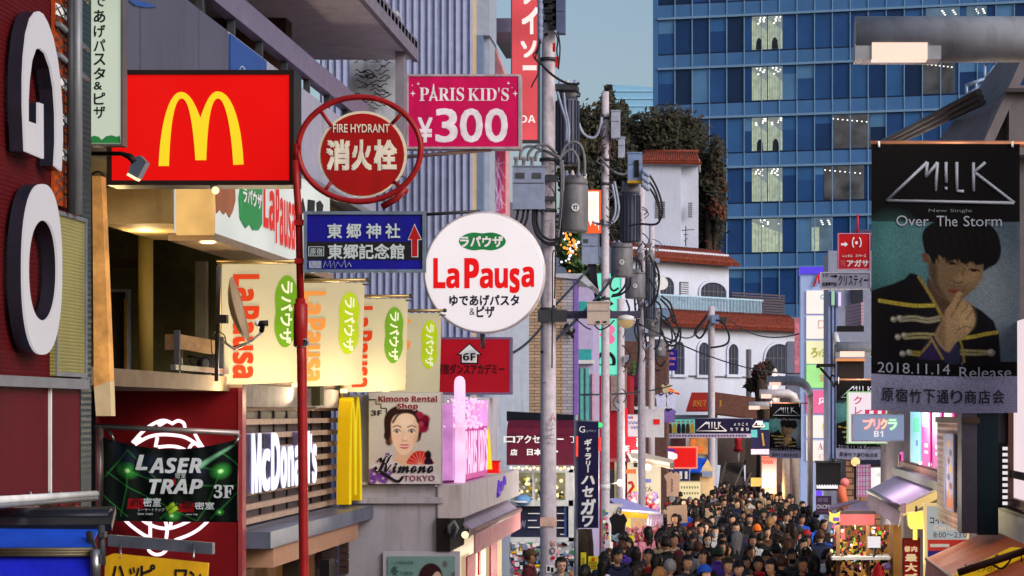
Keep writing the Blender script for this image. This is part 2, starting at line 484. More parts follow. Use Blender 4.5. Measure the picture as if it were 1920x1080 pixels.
# ------------------------------------------------------------------ glass office tower
bw=M('tower_glass',(34,66,116),.3,0,var=.3,scale=.12,spec=.12)
bs=M('tower_spandrel',(70,112,162),.3,0,var=.15,scale=.3)
bl=M('tower_ledge',(122,156,190),.4,.2,var=.1)
bdk=M('tower_dark_strip',(28,36,66),.5)  # thin dark strip along the top of each spandrel
def tower():
 Y0,Y1=180.0,172.0
 A,B=W(1234,0,Y0),W(1960,0,Y1);A.z=B.z=0
 U=(B-A).normalized();Lg=(B-A).length;N=Vector((U.y,-U.x,0))
 fr=Fr(A,U,(0,0,1),N)
 z=lambda py,Y=Y0:Z(py,Y)
 top=z(-260);t=thing('office_tower','blue glass office tower with lit rooms, rising behind the brown tree','building',(A+B)/2+Vector((0,12,gz(170))))
 def body(v):return v
 MB().fbox(fr,0,-6,Lg,top,-24,0,bw).build('glass_wall',t)
 tint=[M('pane_reflection_tint%d'%i,c,.2,0,var=.2,scale=.5,spec=.2)for i,c in enumerate(((34,66,118),(42,80,134),(30,58,104),(52,96,150),(38,72,126),(84,128,172),(26,46,80)))]  # pane tints differ to put varied reflections into the glass colour
 MB().fbox(fr,-.42,-6,-.01,top+.5,-24,.12,bs).build('corner_fin',t)
 fl=4.22;base=z(131)
 sp=MB();le=MB();dk=MB();mu=MB()
 k0=int((-4-base)/fl);k1=int((top-base)/fl)
 for k in range(k0,k1+1):
  zz=base+k*fl
  sp.fbox(fr,0,zz+.12,Lg,zz+1.18,0,.06,bs)
  le.fbox(fr,0,zz-.06,Lg,zz+.12,0,.22,bl)
  dk.fbox(fr,0,zz+1.18,Lg,zz+1.3,0,.03,bdk)
 n=int(Lg/1.5)
 for i in range(1,n+1):mu.fbox(fr,i*1.5-.035,-6,i*1.5+.035,top,.06,.13,bl)
 pn=MB();r=random.Random(6)
 for i in range(n):
  for k in range(k0,k1+1):
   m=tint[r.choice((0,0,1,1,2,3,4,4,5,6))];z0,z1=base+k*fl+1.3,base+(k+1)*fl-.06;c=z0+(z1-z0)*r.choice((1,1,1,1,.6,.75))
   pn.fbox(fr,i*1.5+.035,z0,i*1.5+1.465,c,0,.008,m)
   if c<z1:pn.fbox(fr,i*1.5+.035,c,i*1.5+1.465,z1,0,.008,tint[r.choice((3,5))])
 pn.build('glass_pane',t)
 sp.build('spandrel',t);le.build('ledge',t);dk.build('dark_strip',t);mu.build('mullion',t)
 ceil=lit('office_ceiling',(128,138,136),.9,.2);curt=None
 curt=lit('office_curtain',(172,184,160),.9,.35,3.0);spot=lit('office_spot',(255,250,235),2.2)
 dim=lit('office_dim',(88,110,128),.9,.4,1.0);warm=lit('office_warm_room',(84,84,88),.7,.8,.7);fig=M('office_figure',(40,44,52),.8)
 def upx(px):  # facade coordinate of a pixel column
  k=(px-CX)/F;return(k*A.y-A.x)/(U.x-k*U.y)
 def room(x0,x1,k,kind):
  zz=base+k*fl;u0,u1=upx(x0),upx(x1);w=MB();z0,z1=zz+1.34,zz+fl-.12
  if kind=='curtain':
   w.poly(fr,[(u0,z0),(u1,z0),(u1,z1-1.25),(u0,z1-.25)],.01,.035,curt)
   w.poly(fr,[(u0,z1),(u0,z1-.25),(u1,z1-1.25),(u1,z1)],.01,.035,ceil)
   r=random.Random(k)
   for i in range(7):w.disc(fr,u0+(u1-u0)*r.uniform(.25,.95),z1-.12-.16*(i%4),.09,.06,.035,.05,spot,8)
   if r.random()<.6:
    c=u0+(u1-u0)*r.uniform(.3,.7);w.poly(fr,[(c-.28,z0),(c+.28,z0),(c+.22,z0+.7),(c+.08,z0+.95),(c-.12,z0+.95),(c-.25,z0+.65)],.035,.05,fig)
   for i in range(1,9):w.fbox(fr,u0+(u1-u0)*i/9-.02,z0,u0+(u1-u0)*i/9+.02,z1-.3-1.0*i/9,.035,.045,ceil)
  elif kind=='dim':
   w.fbox(fr,u0,z0,u1,z1,.01,.035,dim)
   w.fbox(fr,u0+.1,z0,u0+(u1-u0)*.4,z1-.8,.035,.045,curt)
   for i in range(6):w.disc(fr,u0+(u1-u0)*(.5+.3*(i%2)+.02*i),z1-.25-.16*(i//2),.1,.05,.035,.05,spot,8)
  else:
   w.fbox(fr,u0,z0,u1,z1,.01,.035,warm)
   for i in range(8):w.disc(fr,u0+(u1-u0)*i/8+.1,z1-.3-.05*i,.07,.05,.035,.05,spot,8)
  w.build('window',t)
 for k in range(-3,3):room(1410,1438,k,'curtain');room(1440,1467,k,'curtain')
 room(1736,1798,-0,'dim');room(1812,1850,0,'dim');room(1730,1790,-1,'warm');room(1560,1632,-2,'warm');room(1410,1467,-4,'curtain');room(1520,1560,-4,'dim');room(1545,1620,-3,'warm')
tower()
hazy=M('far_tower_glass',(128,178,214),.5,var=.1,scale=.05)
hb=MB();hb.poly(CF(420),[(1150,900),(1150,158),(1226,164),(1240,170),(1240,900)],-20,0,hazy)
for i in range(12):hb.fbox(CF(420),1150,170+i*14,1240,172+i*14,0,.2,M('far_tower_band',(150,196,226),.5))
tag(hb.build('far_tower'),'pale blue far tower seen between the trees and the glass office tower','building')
hb=MB();hb.poly(CF(300),[(600,900),(600,300),(1140,420),(1140,900)],-20,0,M('far_block_wall',(110,108,122),.8))
tag(hb.build('far_block'),'grey city block far behind the shops on the left','building')

# ------------------------------------------------------------------ trees
def leaves(name,parent,clumps,n,size,mats,seed,loose=1.0):
 r=random.Random(seed);mb=MB();tot=sum(c[3]*c[4]*c[5]for c in clumps);V=[];Fs=[];Ms=[]
 for m in mats:mb.mi(m)
 for c in clumps:
  k=int(n*c[3]*c[4]*c[5]/tot)+8
  for _ in range(k):
   d=Vector((r.gauss(0,1),r.gauss(0,1),r.gauss(0,1))).normalized()*(r.random()**.4)*loose*r.choice((1,1,1,1.18))
   p=Vector((c[0]+d.x*c[3],c[1]+d.y*c[4],c[2]+d.z*c[5]))
   if mnoise.noise(p*.9)<-.28:continue
   a=Vector((r.gauss(0,1),r.gauss(0,1),r.gauss(0,1))).normalized();b=a.orthogonal().normalized();s=size*r.uniform(.6,1.4)
   o=len(V);V+=[p+a*s,p+b*s*.5,p-a*s,p-b*s*.5]
   Fs.append((o,o+1,o+2,o+3));Ms.append(min(len(mats)-1,int(len(mats)*(mnoise.noise(p*.45)*.9+.5+r.uniform(-.2,.2))))if len(mats)>1 else 0)
 mb.v=V;mb.f=Fs;mb.m=[max(0,q)for q in Ms];mb.sm=[False]*len(Fs)
 return mb.build(name,parent,recalc=False)
bark=M('bark',(62,50,42),.9,var=.4,bump=.5)
lf1,lf2,lf3=M('leaf_dark',(44,46,40),.7,var=.3),M('leaf_brown',(54,52,42),.7,var=.4),M('leaf_olive',(72,74,52),.7,var=.3)
lf4=M('leaf_rust',(104,58,44),.7,var=.3)
def tree(label,blobs,Y,trunk,n,size,mats,seed,group=None,name='broadleaf_tree'):
 """blobs: pixel centre and pixel radii of each clump of the crown"""
 k=Y/F;tx=X(trunk,Y);t=thing(name,label,'tree',(tx,Y,gz(Y)),group)
 r=random.Random(seed);cl=[]
 for(px,py,rx,ry)in blobs:cl.append((X(px,Y),Y+r.uniform(-2,2)*k*40,Z(py,Y),rx*k,max(rx,ry)*k*.8,ry*k))
 tb=MB();zt=sum(c[2]for c in cl)/len(cl)
 tb.tube([(tx,Y,gz(Y)-.2),(tx+.1,Y,zt*.5),(tx-.1,Y,zt)],[.45,.36,.2],bark,8)
 for c in cl:tb.tube([(tx,Y,zt*.55),((tx+c[0])/2,(Y+c[1])/2,(zt*.6+c[2])/2),(c[0],c[1],c[2])],[.2,.13,.05],bark,6)
 tb.build('trunk',t);leaves('crown',t,cl,n,size,mats,seed);return t
tree('big brown broadleaf tree behind the white tower with tiled roof',[(1255,270,70,60),(1300,330,52,80),(1320,420,40,60),(1210,255,60,45),(1180,300,60,70),(1345,300,16,40),(1240,370,60,60),(1290,240,40,25),(1330,370,34,50)],152,1262,30000,.2,[lf1,lf1,lf2,lf2],3)
tree('dense dark tree crown behind the second utility pole',[(1120,250,46,52),(1095,330,40,70),(1150,330,46,90),(1140,225,40,28),(1105,430,44,60),(1160,440,40,60),(1085,245,34,50),(1080,330,36,60),(1078,410,34,60),(1070,290,26,60)],150,1130,24000,.2,[lf1,lf2,lf3],4)
tree('pointed conifer tip rising above the second utility pole',[(1136,200,11,30),(1140,170,7,18),(1166,205,9,22)],154,1138,900,.3,[lf1,lf3],5,name='conifer_tree')
tree('rusty autumn foliage against the foot of the glass tower',[(1325,440,26,60),(1340,350,22,40),(1345,400,16,40)],149,1330,5000,.19,[lf2,lf4,lf1],6)
tree('green street tree with fairy lights behind the grey transformers',[(1080,470,30,40),(1100,505,30,30),(1070,440,22,24)],95,1085,2500,.2,[lf3,M('leaf_green',(62,96,56),.7),lf1],7)
bl_=MB();r_=random.Random(5)
for i in range(46):
 p=W(1072+r_.gauss(0,9),462+r_.gauss(0,14),92+r_.uniform(0,1.5));bl_.ball(p,r_.uniform(.03,.07),r_.choice([lit('fairy_orange',(255,150,60),1.6),lit('fairy_white',(250,245,255),1.6),lit('fairy_orange',(255,150,60),1.6)]),6,4)
for i in range(12):
 bl_.ball(W(1112+r_.gauss(0,6),455+r_.gauss(0,8),92),.045,lit('fairy_orange',(255,150,60),1.6),6,4)
tag(bl_.build('fairy_lights'),'string of orange and white fairy lights on the green street tree','lights',kind='stuff')

# ------------------------------------------------------------------ white villa with tiled roofs
vw=M('villa_stucco',(186,192,212),.8,var=.1,scale=.8,bump=.15,grime=.12)
vg=M('villa_window_glass',(52,58,76),.25,var=.4)
vf=M('villa_window_frame',(96,96,104),.6)
vt=tile_roof('clay_tiles',(124,58,44),0,.3)
vr=M('villa_rail',(158,190,214),.5)
def villa():
 A=Vector((X(1205,130),130,0));B=Vector((X(1500,141),141,0))
 U=(B-A).normalized();N=Vector((U.y,-U.x,0));fr=Fr(A,U,(0,0,1),N)
 def up(px):k=(px-CX)/F;return(k*A.y-A.x)/(U.x-k*U.y)
 def yy(px):return A.y+U.y*up(px)
 def zz(px,py):return Z(py,yy(px))
 t=thing('white_villa','white stucco villa with arched windows, balcony railing and red tiled roofs','building',A+U*5+Vector((0,0,gz(135))))
 z1=zz(1250,580);z2=zz(1225,455);L1=up(1502)
 MB().fbox(fr,up(1200),gz(135)-1,L1,z1-.9,-9,0,vw).build('wall',t)
 # ground-floor band and upper storey
 MB().fbox(fr,up(1190),z1-.9,up(1397),z2-.2,-9,-1.4,vw).build('upper_wall',t)
 def roof(u0,u1,zlow,zhigh,n0,n1,nm):
  mb=MB();pit=.26;k=int((u1-u0)/pit)
  mb.slab(fr.P(u0,zlow,n1),fr.P(u1,zlow,n1),fr.P(u1,zhigh,n0),fr.P(u0,zhigh,n0),.12,vt)
  for i in range(k):
   u=u0+(i+.5)*pit;pts=[fr.P(u,zlow+(zhigh-zlow)*q+.05,n1+(n0-n1)*q)for q in(0,.25,.5,.75,1)]
   mb.tube(pts,[.11,.105,.12,.105,.1],vt,6)
  for q in(.33,.66):mb.tube([fr.P(u0,zlow+(zhigh-zlow)*q+.12,n1+(n0-n1)*q),fr.P(u1,zlow+(zhigh-zlow)*q+.12,n1+(n0-n1)*q)],.035,vt,5)
  return mb.build(nm,t)
 roof(up(1236),L1,zz(1250,610),z1,-.9,.75,'lower_roof')
 roof(up(1190),up(1400),zz(1215,482),z2+.05,-2.4,-.55,'upper_roof')
 # balcony railing above the lower roof
 rl=MB();ra,rb=up(1236),up(1450);zb,zt=z1-.05,zz(1245,549)
 rl.fbox(fr,ra,zt-.1,rb,zt,-.95,-.85,vr);rl.fbox(fr,ra,zb,rb,zb+.12,-.95,-.85,vr)
 for i in range(int((rb-ra)/.14)):rl.fbox(fr,ra+i*.14,zb+.12,ra+i*.14+.05,zt-.1,-.93,-.87,vr)
 rl.build('balcony_railing',t)
 def arch(px0,px1,pt,pb,n,deep=.12):
  u0,u1=up(px0),up(px1);pm=(px0+px1)/2;za,zc=zz(pm,pb),zz(pm,pt);r=min((u1-u0)/2,(zc-za)*.5);cu=(u0+u1)/2;hw=(u1-u0)/2
  def outl(g,gb=0):return[(u0-g,za-gb),(u1+g,za-gb)]+[(cu+(hw+g)*math.cos(a),zc-r+(r+g)*math.sin(a))for a in[math.pi*i/12 for i in range(13)]]
  f=MB();f.ring(fr,outl(.16),outl(0),n,n+.12,vw);f.fbox(fr,u0-.25,za-.18,u1+.25,za,n,n+.2,vw)
  w=f.build('window',t)
  g=MB();g.poly(fr,outl(0),n-.05,n+.02,vg);g.build('pane',w)
  b=MB();k=max(1,round((u1-u0)/.45))
  for i in range(1,k+1):b.fbox(fr,u0+(u1-u0)*i/(k+1)-.025,za,u0+(u1-u0)*i/(k+1)+.025,zc-r*.2,n+.02,n+.06,vf)
  b.fbox(fr,u0,(za+zc)/2,u1,(za+zc)/2+.05,n+.02,n+.06,vf);b.build('glazing_bar',w)
 for a in((1262,1281,640,702),(1308,1328,642,703),(1364,1382,645,702)):arch(*a,0)
 arch(1433,1486,645,700,0)
 for a in((1232,1252,514,553),(1266,1292,518,553),(1342,1390,528,564)):arch(*a,-1.4)
 d=MB();u0,u1=up(1304),up(1320);d.fbox(fr,u0,zz(1312,563),u1,zz(1312,527),-1.4,-1.33,vf)
 for i in range(8):d.fbox(fr,u0+.05,zz(1312,560-4*i),u1-.05,zz(1312,558-4*i),-1.33,-1.29,vw)
 d.build('louvre_door',t)
 # tower
 ta,tb=up(1207),up(1268);tn=-3.0;tz=zz(1240,306)
 T=MB();T.poly(CF(137),[(1205,470),(1205,306),(1277,306),(1277,470)],-4,0,vw);T.poly(CF(137),[(1277,470),(1277,306),(1308,309),(1308,470)],-4,-.5,vw)
 T.pbox(1202,300,1312,309,137,5,white,.3);tw=T.build('tower',t)
 rf=MB()
 for i in range(24):
  x=1203+i*4.6;rf.tube([W(x,302,136.6),W(x+(1262-x)*.12,286,138)],[.1,.09],vt,6)
 rf.slab(W(1202,303,136.5),W(1316,305,136.5),W(1303,283,138.2),W(1213,283,138.2),.15,vt)
 rf.tube([W(1205,284,138.2),W(1310,284,138.2)],.12,vt,6);rf.build('tower_roof',tw)
 for(a,b,c,d_)in((1229,1247,378,410),(1290,1298,380,409)):
  lv=MB()
  for i in range(8):lv.pbox(a,c+i*(d_-c)/8,b,c+i*(d_-c)/8+2.2,136.98,.1,vf,.04)
  lv.build('louvre',tw)
 an=MB();an.tube([W(1286,462,134),W(1286,424,134)],.04,vf,5);an.tube([W(1278,432,134),W(1302,430,134)],.03,vf,5);an.tube([W(1282,440,134),W(1291,440,134)],.03,vf,5);an.tube([W(1283,452,134),W(1290,446,134)],.03,vf,5);an.build('aerial',t)
 ds=MB();ds.lathe(W(1238,532,127),(.3,-.9,.2),[(.01,0),(.3,.06),(.44,.16),(.42,.17)],white,18);ds.build('roof_dish',t)
 mb=MB();u=up(1320)
 mb.fbox(fr,up(1262),zz(1300,706),up(1400),zz(1300,704),0,.12,vf);mb.build('string_course',t)
 dp=MB();dp.tube([fr.P(up(1402),zz(1402,780),.1),fr.P(up(1402),zz(1402,655),.1)],.16,vf,8);dp.build('drainpipe',t)
 sd_=MB();sd_.fbox(fr,up(1420),zz(1450,590),up(1500),zz(1450,555),-6,-1.4,M('villa_annex',(86,92,112),.7))
 for i in range(9):sd_.fbox(fr,up(1400),zz(1450,552+i*5),up(1500),zz(1450,549+i*5),-1.4,-1.3,M('slat_screen',(78,72,84),.7))
 sd_.build('slatted_screen',t)
villa()
# ------------------------------------------------------------------ dark red letter building, nearest on the left
maroon=ribs('maroon_corrugated',(80,14,20),2,.022,.5,.7,.4,spec=.08)
maroonp=ribs('maroon_panel',(84,14,26),2,.012,.3,.6,.2,spec=.08)
tanc=ribs('olive_corrugated',(136,132,76),2,.017,.7,.5,.6)
greenpost=ribs('dark_green_post',(22,42,42),2,.03,.3,.4,.3)
netor=M('orange_net_sign',(160,66,22),.6,var=.4)
lb=thing('letter_shop_building','dark red corrugated shop building carrying the big white letters, nearest on the left','building',(-4.3,9.8,0))
m_=MB();m_.box((-5.6,7.6,4.17),(-3.3,10.9,8.2),maroon);m_.build('upper_wall',lb)
m_=MB();m_.box((-5.6,7.6,-.05),(-3.3,10.9,4.12),maroonp);m_.build('lower_wall',lb)
m_=MB();m_.box((-5.6,7.6,4.12),(-3.25,10.9,4.17),grey);m_.box((-3.298,10.38,3.3),(-3.285,10.4,4.12),white);m_.build('ledge',lb)
m_=MB();m_.box((-5.6,10.9,-.05),(-3.296,11.08,8.2),greenpost);m_.build('corner_post',lb)
m_=MB();m_.fbox(LF(-3.3),10.4,4.18,10.89,4.97,.004,.03,tanc);m_.frame(LF(-3.3),10.4,4.18,10.895,4.99,.02,.02,.03,.04,grey);m_.build('vent_panel',lb)
m_=MB();m_.fbox(LF(-3.3),10.42,5.02,10.72,6.3,.004,.02,netor)
for i,q in enumerate((5.25,5.42,5.6,5.95)):m_.fbox(LF(-3.3),10.44,q,10.7,q+.055,.02,.026,wt)
for i in range(26):
 m_.tube([(-3.27,10.42,5.02+i*.05),(-3.27,10.72,5.14+i*.05)],.003,dgrey,4);m_.tube([(-3.27,10.42,5.14+i*.05),(-3.27,10.72,5.02+i*.05)],.003,dgrey,4)
m_.tube([(-3.24,10.55,4.99),(-3.24,10.55,6.4)],.02,dgrey);m_.tube([(-3.24,10.66,4.99),(-3.24,10.66,6.4)],.025,grey)
for q in(5.7,5.85,6.1):m_.tube([(-3.26,10.42,q+.05),(-3.26,10.9,q)],.014,grey)
m_.build('netted_panel',lb)
# the two big letters stand off the wall
letface=lit('letter_face',(206,202,208),.68,.1,.5)
letside=M('letter_side_chrome',(72,76,98),.22,.8,var=.3,scale=3)
def on_wall(name,label,outer,inner,closed_ring):
 fr=LF(-3.2);t=None
 if closed_ring:
  f=MB();f.ring(fr,outer,inner,-.012,0,letface);s=MB();s.ring(fr,outer,inner,-.075,-.012,letside)
 else:
  f=MB();f.poly(fr,outer,-.012,0,letface);s=MB();s.poly(fr,outer,-.075,-.012,letside)
 ys=[p[0]for p in outer];zs=[p[1]for p in outer]
 t=thing(name,label,'letter',(-3.26,sum(ys)/len(ys),min(zs)),'big letters on the dark red wall')
 f.build('lit_face',t);s.build('metal_side',t)
 b=MB()
 for q in(.25,.75):b.tube([(-3.302,sum(ys)/len(ys),min(zs)+(max(zs)-min(zs))*q),(-3.27,sum(ys)/len(ys),min(zs)+(max(zs)-min(zs))*q)],.015,dgrey)
 b.build('bracket',t)
oO=onX(-3.2,[(80.5+36.5*math.copysign(abs(math.cos(a))**.85,math.cos(a)),505+160*math.copysign(abs(math.sin(a))**.85,math.sin(a)))for a in[2*math.pi*i/48 for i in range(48)]])
oI=onX(-3.2,[(81.5+27*math.copysign(abs(math.cos(a))**.9,math.cos(a)),507+94*math.copysign(abs(math.sin(a))**.9,math.sin(a)))for a in[2*math.pi*i/48 for i in range(48)]])
on_wall('letter_ring','big white ring-shaped letter, the lower one on the dark red wall',oO,oI,True)
gz_=[(247,893),(146,850),(136,600),(136,440),(141,320),(155,190),(178,105),(205,68),(222,64),(245,80),(272,130),(300,210),(325,330),(343,470),(352,620),(355,790),(347,962),(312,932),(319,800),(318,640),(309,500),(290,385),(260,300),(225,268),(203,278),(182,340),(168,450),(162,560),(162,682),(218,702),(218,576),(245,586)]
on_wall('letter_arch','big white arched letter with a notch, the upper one on the dark red wall',onX(-3.2,[(a/3,b/3)for a,b in gz_]),None,False)
# clothes rail and blue awning at the bottom left corner
cr=thing('clothes_rail','white clothes rail with empty hangers above the blue awning','clothes rail',(-2.95,9.3,2.9))
m_=MB();m_.tube([W(-10,938,8.6),W(180,926,10.2)],.016,white);m_.tube([W(-10,948,8.6),W(180,934,10.2)],.013,grey);m_.build('rail',cr)
for i,px in enumerate((52,88,110,138)):
 h=MB();Y=9.1+px/170;b=W(px,934,Y)
 h.tube([b+Vector(q)*.6 for q in((0,0,.03),(.02,0,.05),(.03,0,.02),(.01,0,-.03),(0,0,-.06))],.004,steel,5);h.tube([b+Vector((-.09,0,-.11)),b+Vector((0,0,-.035)),b+Vector((.09,0,-.11)),b+Vector((-.09,0,-.11))],.004,steel,5)
 h.build('hanger',cr)
sm_=M('printed_shirt',(120,70,44),.8,var=.6,scale=30);pk_=M('pale_shirt',(170,140,140),.8,var=.4,scale=20)
for i,(a,b,mm,lab)in enumerate(((20,70,pk_,'pale shirts hanging on the white clothes rail, far left'),(60,108,M('brown_shirt',(88,62,42),.8,var=.6,scale=30),'brown patterned shirt hanging on the white clothes rail'),(108,150,sm_,'rust orange shirt hanging at the right end of the clothes rail'))):
 q=MB();Y=9.4+i*.25;fr=CF(Y);q.poly(fr,[(a,980),(a,958),(a+8,950),((a+b)/2,946),(b-8,950),(b,960),(b+2,980)],-.08,0,mm);tag(q.build('hanging_shirt'),lab,'shirt','shirts on the clothes rail')
aw=thing('shop_awning','bright blue fabric awning with dark top edge at the bottom left corner','awning',W(100,1080,8.4))
blu=M('blue_awning_cloth',(20,72,190),.7,var=.25,scale=3,bump=.15,bscale=60);blu2=M('blue_valance_cloth',(16,28,180),.7,var=.3,scale=2.5,bump=.15,bscale=60)
dkb=M('awning_hood',(30,33,42),.35,.3,var=.3,scale=5)
m_=MB();m_.tube([W(-30,974,8.9),W(208,972,8.9)],.042,dkb,10);m_.slab(W(-30,966,9.0),W(218,962,9.0),W(210,996,8.75),W(-30,998,8.75),.03,dkb);m_.build('hood',aw)
m_=MB();m_.slab(W(-30,995,8.75),W(184,997,8.75),W(172,1028,8.5),W(-30,1030,8.5),.01,blu);m_.build('canopy',aw)
m_=MB();m_.slab(W(-30,1044,8.52),W(172,1044,8.52),W(168,1110,8.45),W(-30,1110,8.45),.01,blu2);m_.build('valance',aw)
m_=MB()
for i in range(3):m_.tube([W(-30,1031+i*5,8.49),W(172,1030+i*5,8.49)],.008,M('awning_bar',(96,88,70),.5,.4,var=.4),8)
m_.tube([W(190,985,8.5),W(192,1060,8.5)],.014,dgrey);m_.tube([W(178,1030,8.47),W(180,1090,8.47)],.02,steel);m_.pbox(176,1040,188,1056,8.46,.05,dgrey);m_.pbox(186,998,196,1008,8.46,.04,dgrey);m_.tube([W(168,1000,8.6),W(178,1050,8.47)],.015,dgrey);m_.build('arm',aw)
# yellow hanging board
yb=thing('hanging_board','yellow hanging board with black katakana under a grey bar','sign',W(290,1085,11.5))
m_=MB();fr=CF(11.5);m_.poly(fr,[(197,1044),(212,1038),(390,1056),(386,1120),(195,1120)],-.03,0,M('yellow_board',(196,150,24),.5,var=.2,grime=.3));m_.build('board',yb)
m_=MB();m_.text(fr,'ハ',207,1060,236,1092,.005,bk,bold=.03);m_.text(fr,'ッ',243,1063,262,1092,.005,bk,bold=.03);m_.text(fr,'ピ',264,1058,292,1092,.005,bk,bold=.03);m_.text(fr,'ー',298,1083,322,1087,.005,bk,bold=.03);m_.text(fr,'ワ',328,1067,352,1096,.005,bk,bold=.03);m_.text(fr,'ン',355,1070,378,1096,.005,bk,bold=.03);m_.build('lettering',yb)
m_=MB();m_.fbox(CF(11.6),202,1003,398,1024,-.06,0,M('grey_bar',(92,100,118),.4,.5,var=.3))
m_.warp(lambda v:v+Vector((0,0,-.045*(v.x-X(202,11.6))/(X(398,11.6)-X(202,11.6)))))
for px in(226,363):m_.tube([W(px,1020,11.58),W(px,1046,11.5)],.006,steel)
m_.build('bar',yb)

# ------------------------------------------------------------------ restaurant building with terrace (hamburger shop below, pasta restaurant above)
panel=M('terrace_panel',(80,80,100),.5,.1,var=.14,scale=.8,grime=.3)
panelw=M('terrace_panel_pale',(150,150,172),.5,.1,var=.12,scale=1.5,grime=.3)
rail=M('terrace_rail',(116,106,134),.4,.3,var=.2)
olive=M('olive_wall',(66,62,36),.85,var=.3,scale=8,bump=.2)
olive2=M('olive_grey_wall',(92,90,80),.8,var=.2)
colm=M('yellow_column',(150,132,72),.6,var=.15,scale=3)
beig=M('beige_beam',(190,164,116),.7,var=.15,grime=.25)
slatm=M('facade_slats',(178,152,134),.6,var=.3,scale=15)
rb=thing('restaurant_building','two-storey restaurant building with terrace above slatted hamburger shop front','building',(-5,19,0))
m_=MB()
ys=[14.4,15.3,17.0,18.0,19.4,20.8,22.2,23.6,25.6]
for a,b in zip(ys[:-1],ys[1:]):m_.box((-4.35,a+.012,6.38),(-4.2,b-.012,7.22),panel if b<18.5 else panelw)
m_.box((-4.37,14.4,6.32),(-4.18,25.6,6.38),grey);m_.build('parapet',rb)
m_=MB();m_.box((-4.3,14.4,7.38),(-4.19,25.6,7.6),rail)
for y in[15+1.1*i for i in range(10)]:m_.box((-4.28,y,7.2),(-4.22,y+.06,7.38),dgrey)
m_.build('terrace_railing',rb)
m_=MB();m_.box((-5.75,12,6.3),(-5.55,25.6,11),M('upper_wall_brown',(96,84,74),.8,var=.25));m_.box((-5.55,20.2,6.3),(-5.0,20.5,9),olive2);m_.box((-5.55,22.8,6.3),(-4.7,23.1,9),M('brown_post',(62,44,40),.7,var=.3));m_.build('upper_wall',rb)
m_=MB();m_.box((-5.75,12.5,8.22),(-3.72,25.5,8.34),M('eave_soffit',(186,180,196),.7,var=.2));m_.box((-3.74,12.5,8.2),(-3.68,25.55,8.42),M('eave_edge',(110,104,122),.6))
for i in range(50):m_.box((-3.8-R.random()*.08,13+i*.25,8.34),(-3.68,13.18+i*.25,8.42+R.random()*.05),M('eave_edge',(110,104,122),.6))
m_.build('roof',rb)
m_=MB();m_.pbox(741,78,758,330,24.9,.12,M('post_grey',(128,124,138),.5,.2,var=.2));m_.build('roof_post',rb)
tarp=M('weathered_sheet',(168,176,190),.7,var=.22,scale=2,grime=.8)
m_=MB();m_.pbox(655,20,745,330,25.8,.15,tarp);m_.build('end_wall',rb)
br_=MB();r_=random.Random(2)
for i in range(46):
 x,y=660+r_.random()*55,80+r_.random()*120;pts=[W(x+j*4,y+3*math.sin(j*.9+i)+r_.uniform(-2,2),25.74)for j in range(6)]
 br_.tube(pts,.006,M('dry_vine',(52,46,50),.9),4)
tag(br_.build('dry_vines'),'dry creeper stems clinging to the pale end wall of the terrace','creeper',kind='stuff')
# second-floor recess
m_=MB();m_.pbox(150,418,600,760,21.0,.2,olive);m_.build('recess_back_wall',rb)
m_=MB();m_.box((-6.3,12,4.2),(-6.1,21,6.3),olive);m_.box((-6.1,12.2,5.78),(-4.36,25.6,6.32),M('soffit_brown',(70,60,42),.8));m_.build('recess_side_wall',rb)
m_=MB();m_.pbox(186,348,331,419,16.9,1.6,beig);m_.build('beam',rb)
m_=MB();m_.pbox(259,419,287,700,18.6,.13,colm);m_.warp(lambda v:v)
m_=MB();m_.lathe(W(273,700,18.6),(0,0,1),[(.065,0),(.065,1.35)],colm,18);m_.build('column',rb)
stn=M('stained_poster_strip',(206,150,84),.6,var=.75,scale=3.2)
m_=MB();m_.poly(CF(13.6),[(173,330),(190,330),(206,715),(176,725)],-.1,0,stn);m_.poly(CF(13.6),[(176,725),(206,715),(208,780),(180,780)],-.1,0,cream);m_.build('stained_pillar',rb)
wn=MB();fr=CF(20.7);wn.frame(fr,198,542,240,705,5,5,-.1,0,grey);wn.fbox(fr,203,547,235,700,-.08,-.03,M('dark_pane',(44,40,30),.2));wn.fbox(fr,234,560,238,702,0,.03,M('brass_bar',(160,120,50),.35,.7));wn.build('window',rb)
dn=MB();dn.fbox(fr,366,490,386,640,-.1,0,M('grey_shutter',(104,98,84),.6));dn.build('shutter',rb);dn=MB();dn.fbox(fr,192,486,258,500,-.1,.02,M('brown_lintel',(54,34,30),.7));dn.build('lintel',rb)
m_=MB();m_.box((-6.1,13.6,4.18),(-4.12,23.1,4.3),M('terrace_floor',(110,92,74),.7,var=.3));m_.box((-4.2,17.85,4.05),(-4.08,23.12,4.24),M('ledge_stone',(122,110,104),.7,var=.3,scale=10,grime=.4));m_.build('terrace_slab',rb)
m_=MB();m_.box((-4.14,15.9,4.32),(-4.1,23.1,4.36),steel)
for y in(16,17.4,19,20.6,22.2):m_.box((-4.14,y,4.3),(-4.1,y+.04,4.62),dgrey)
m_.build('low_rail',rb)
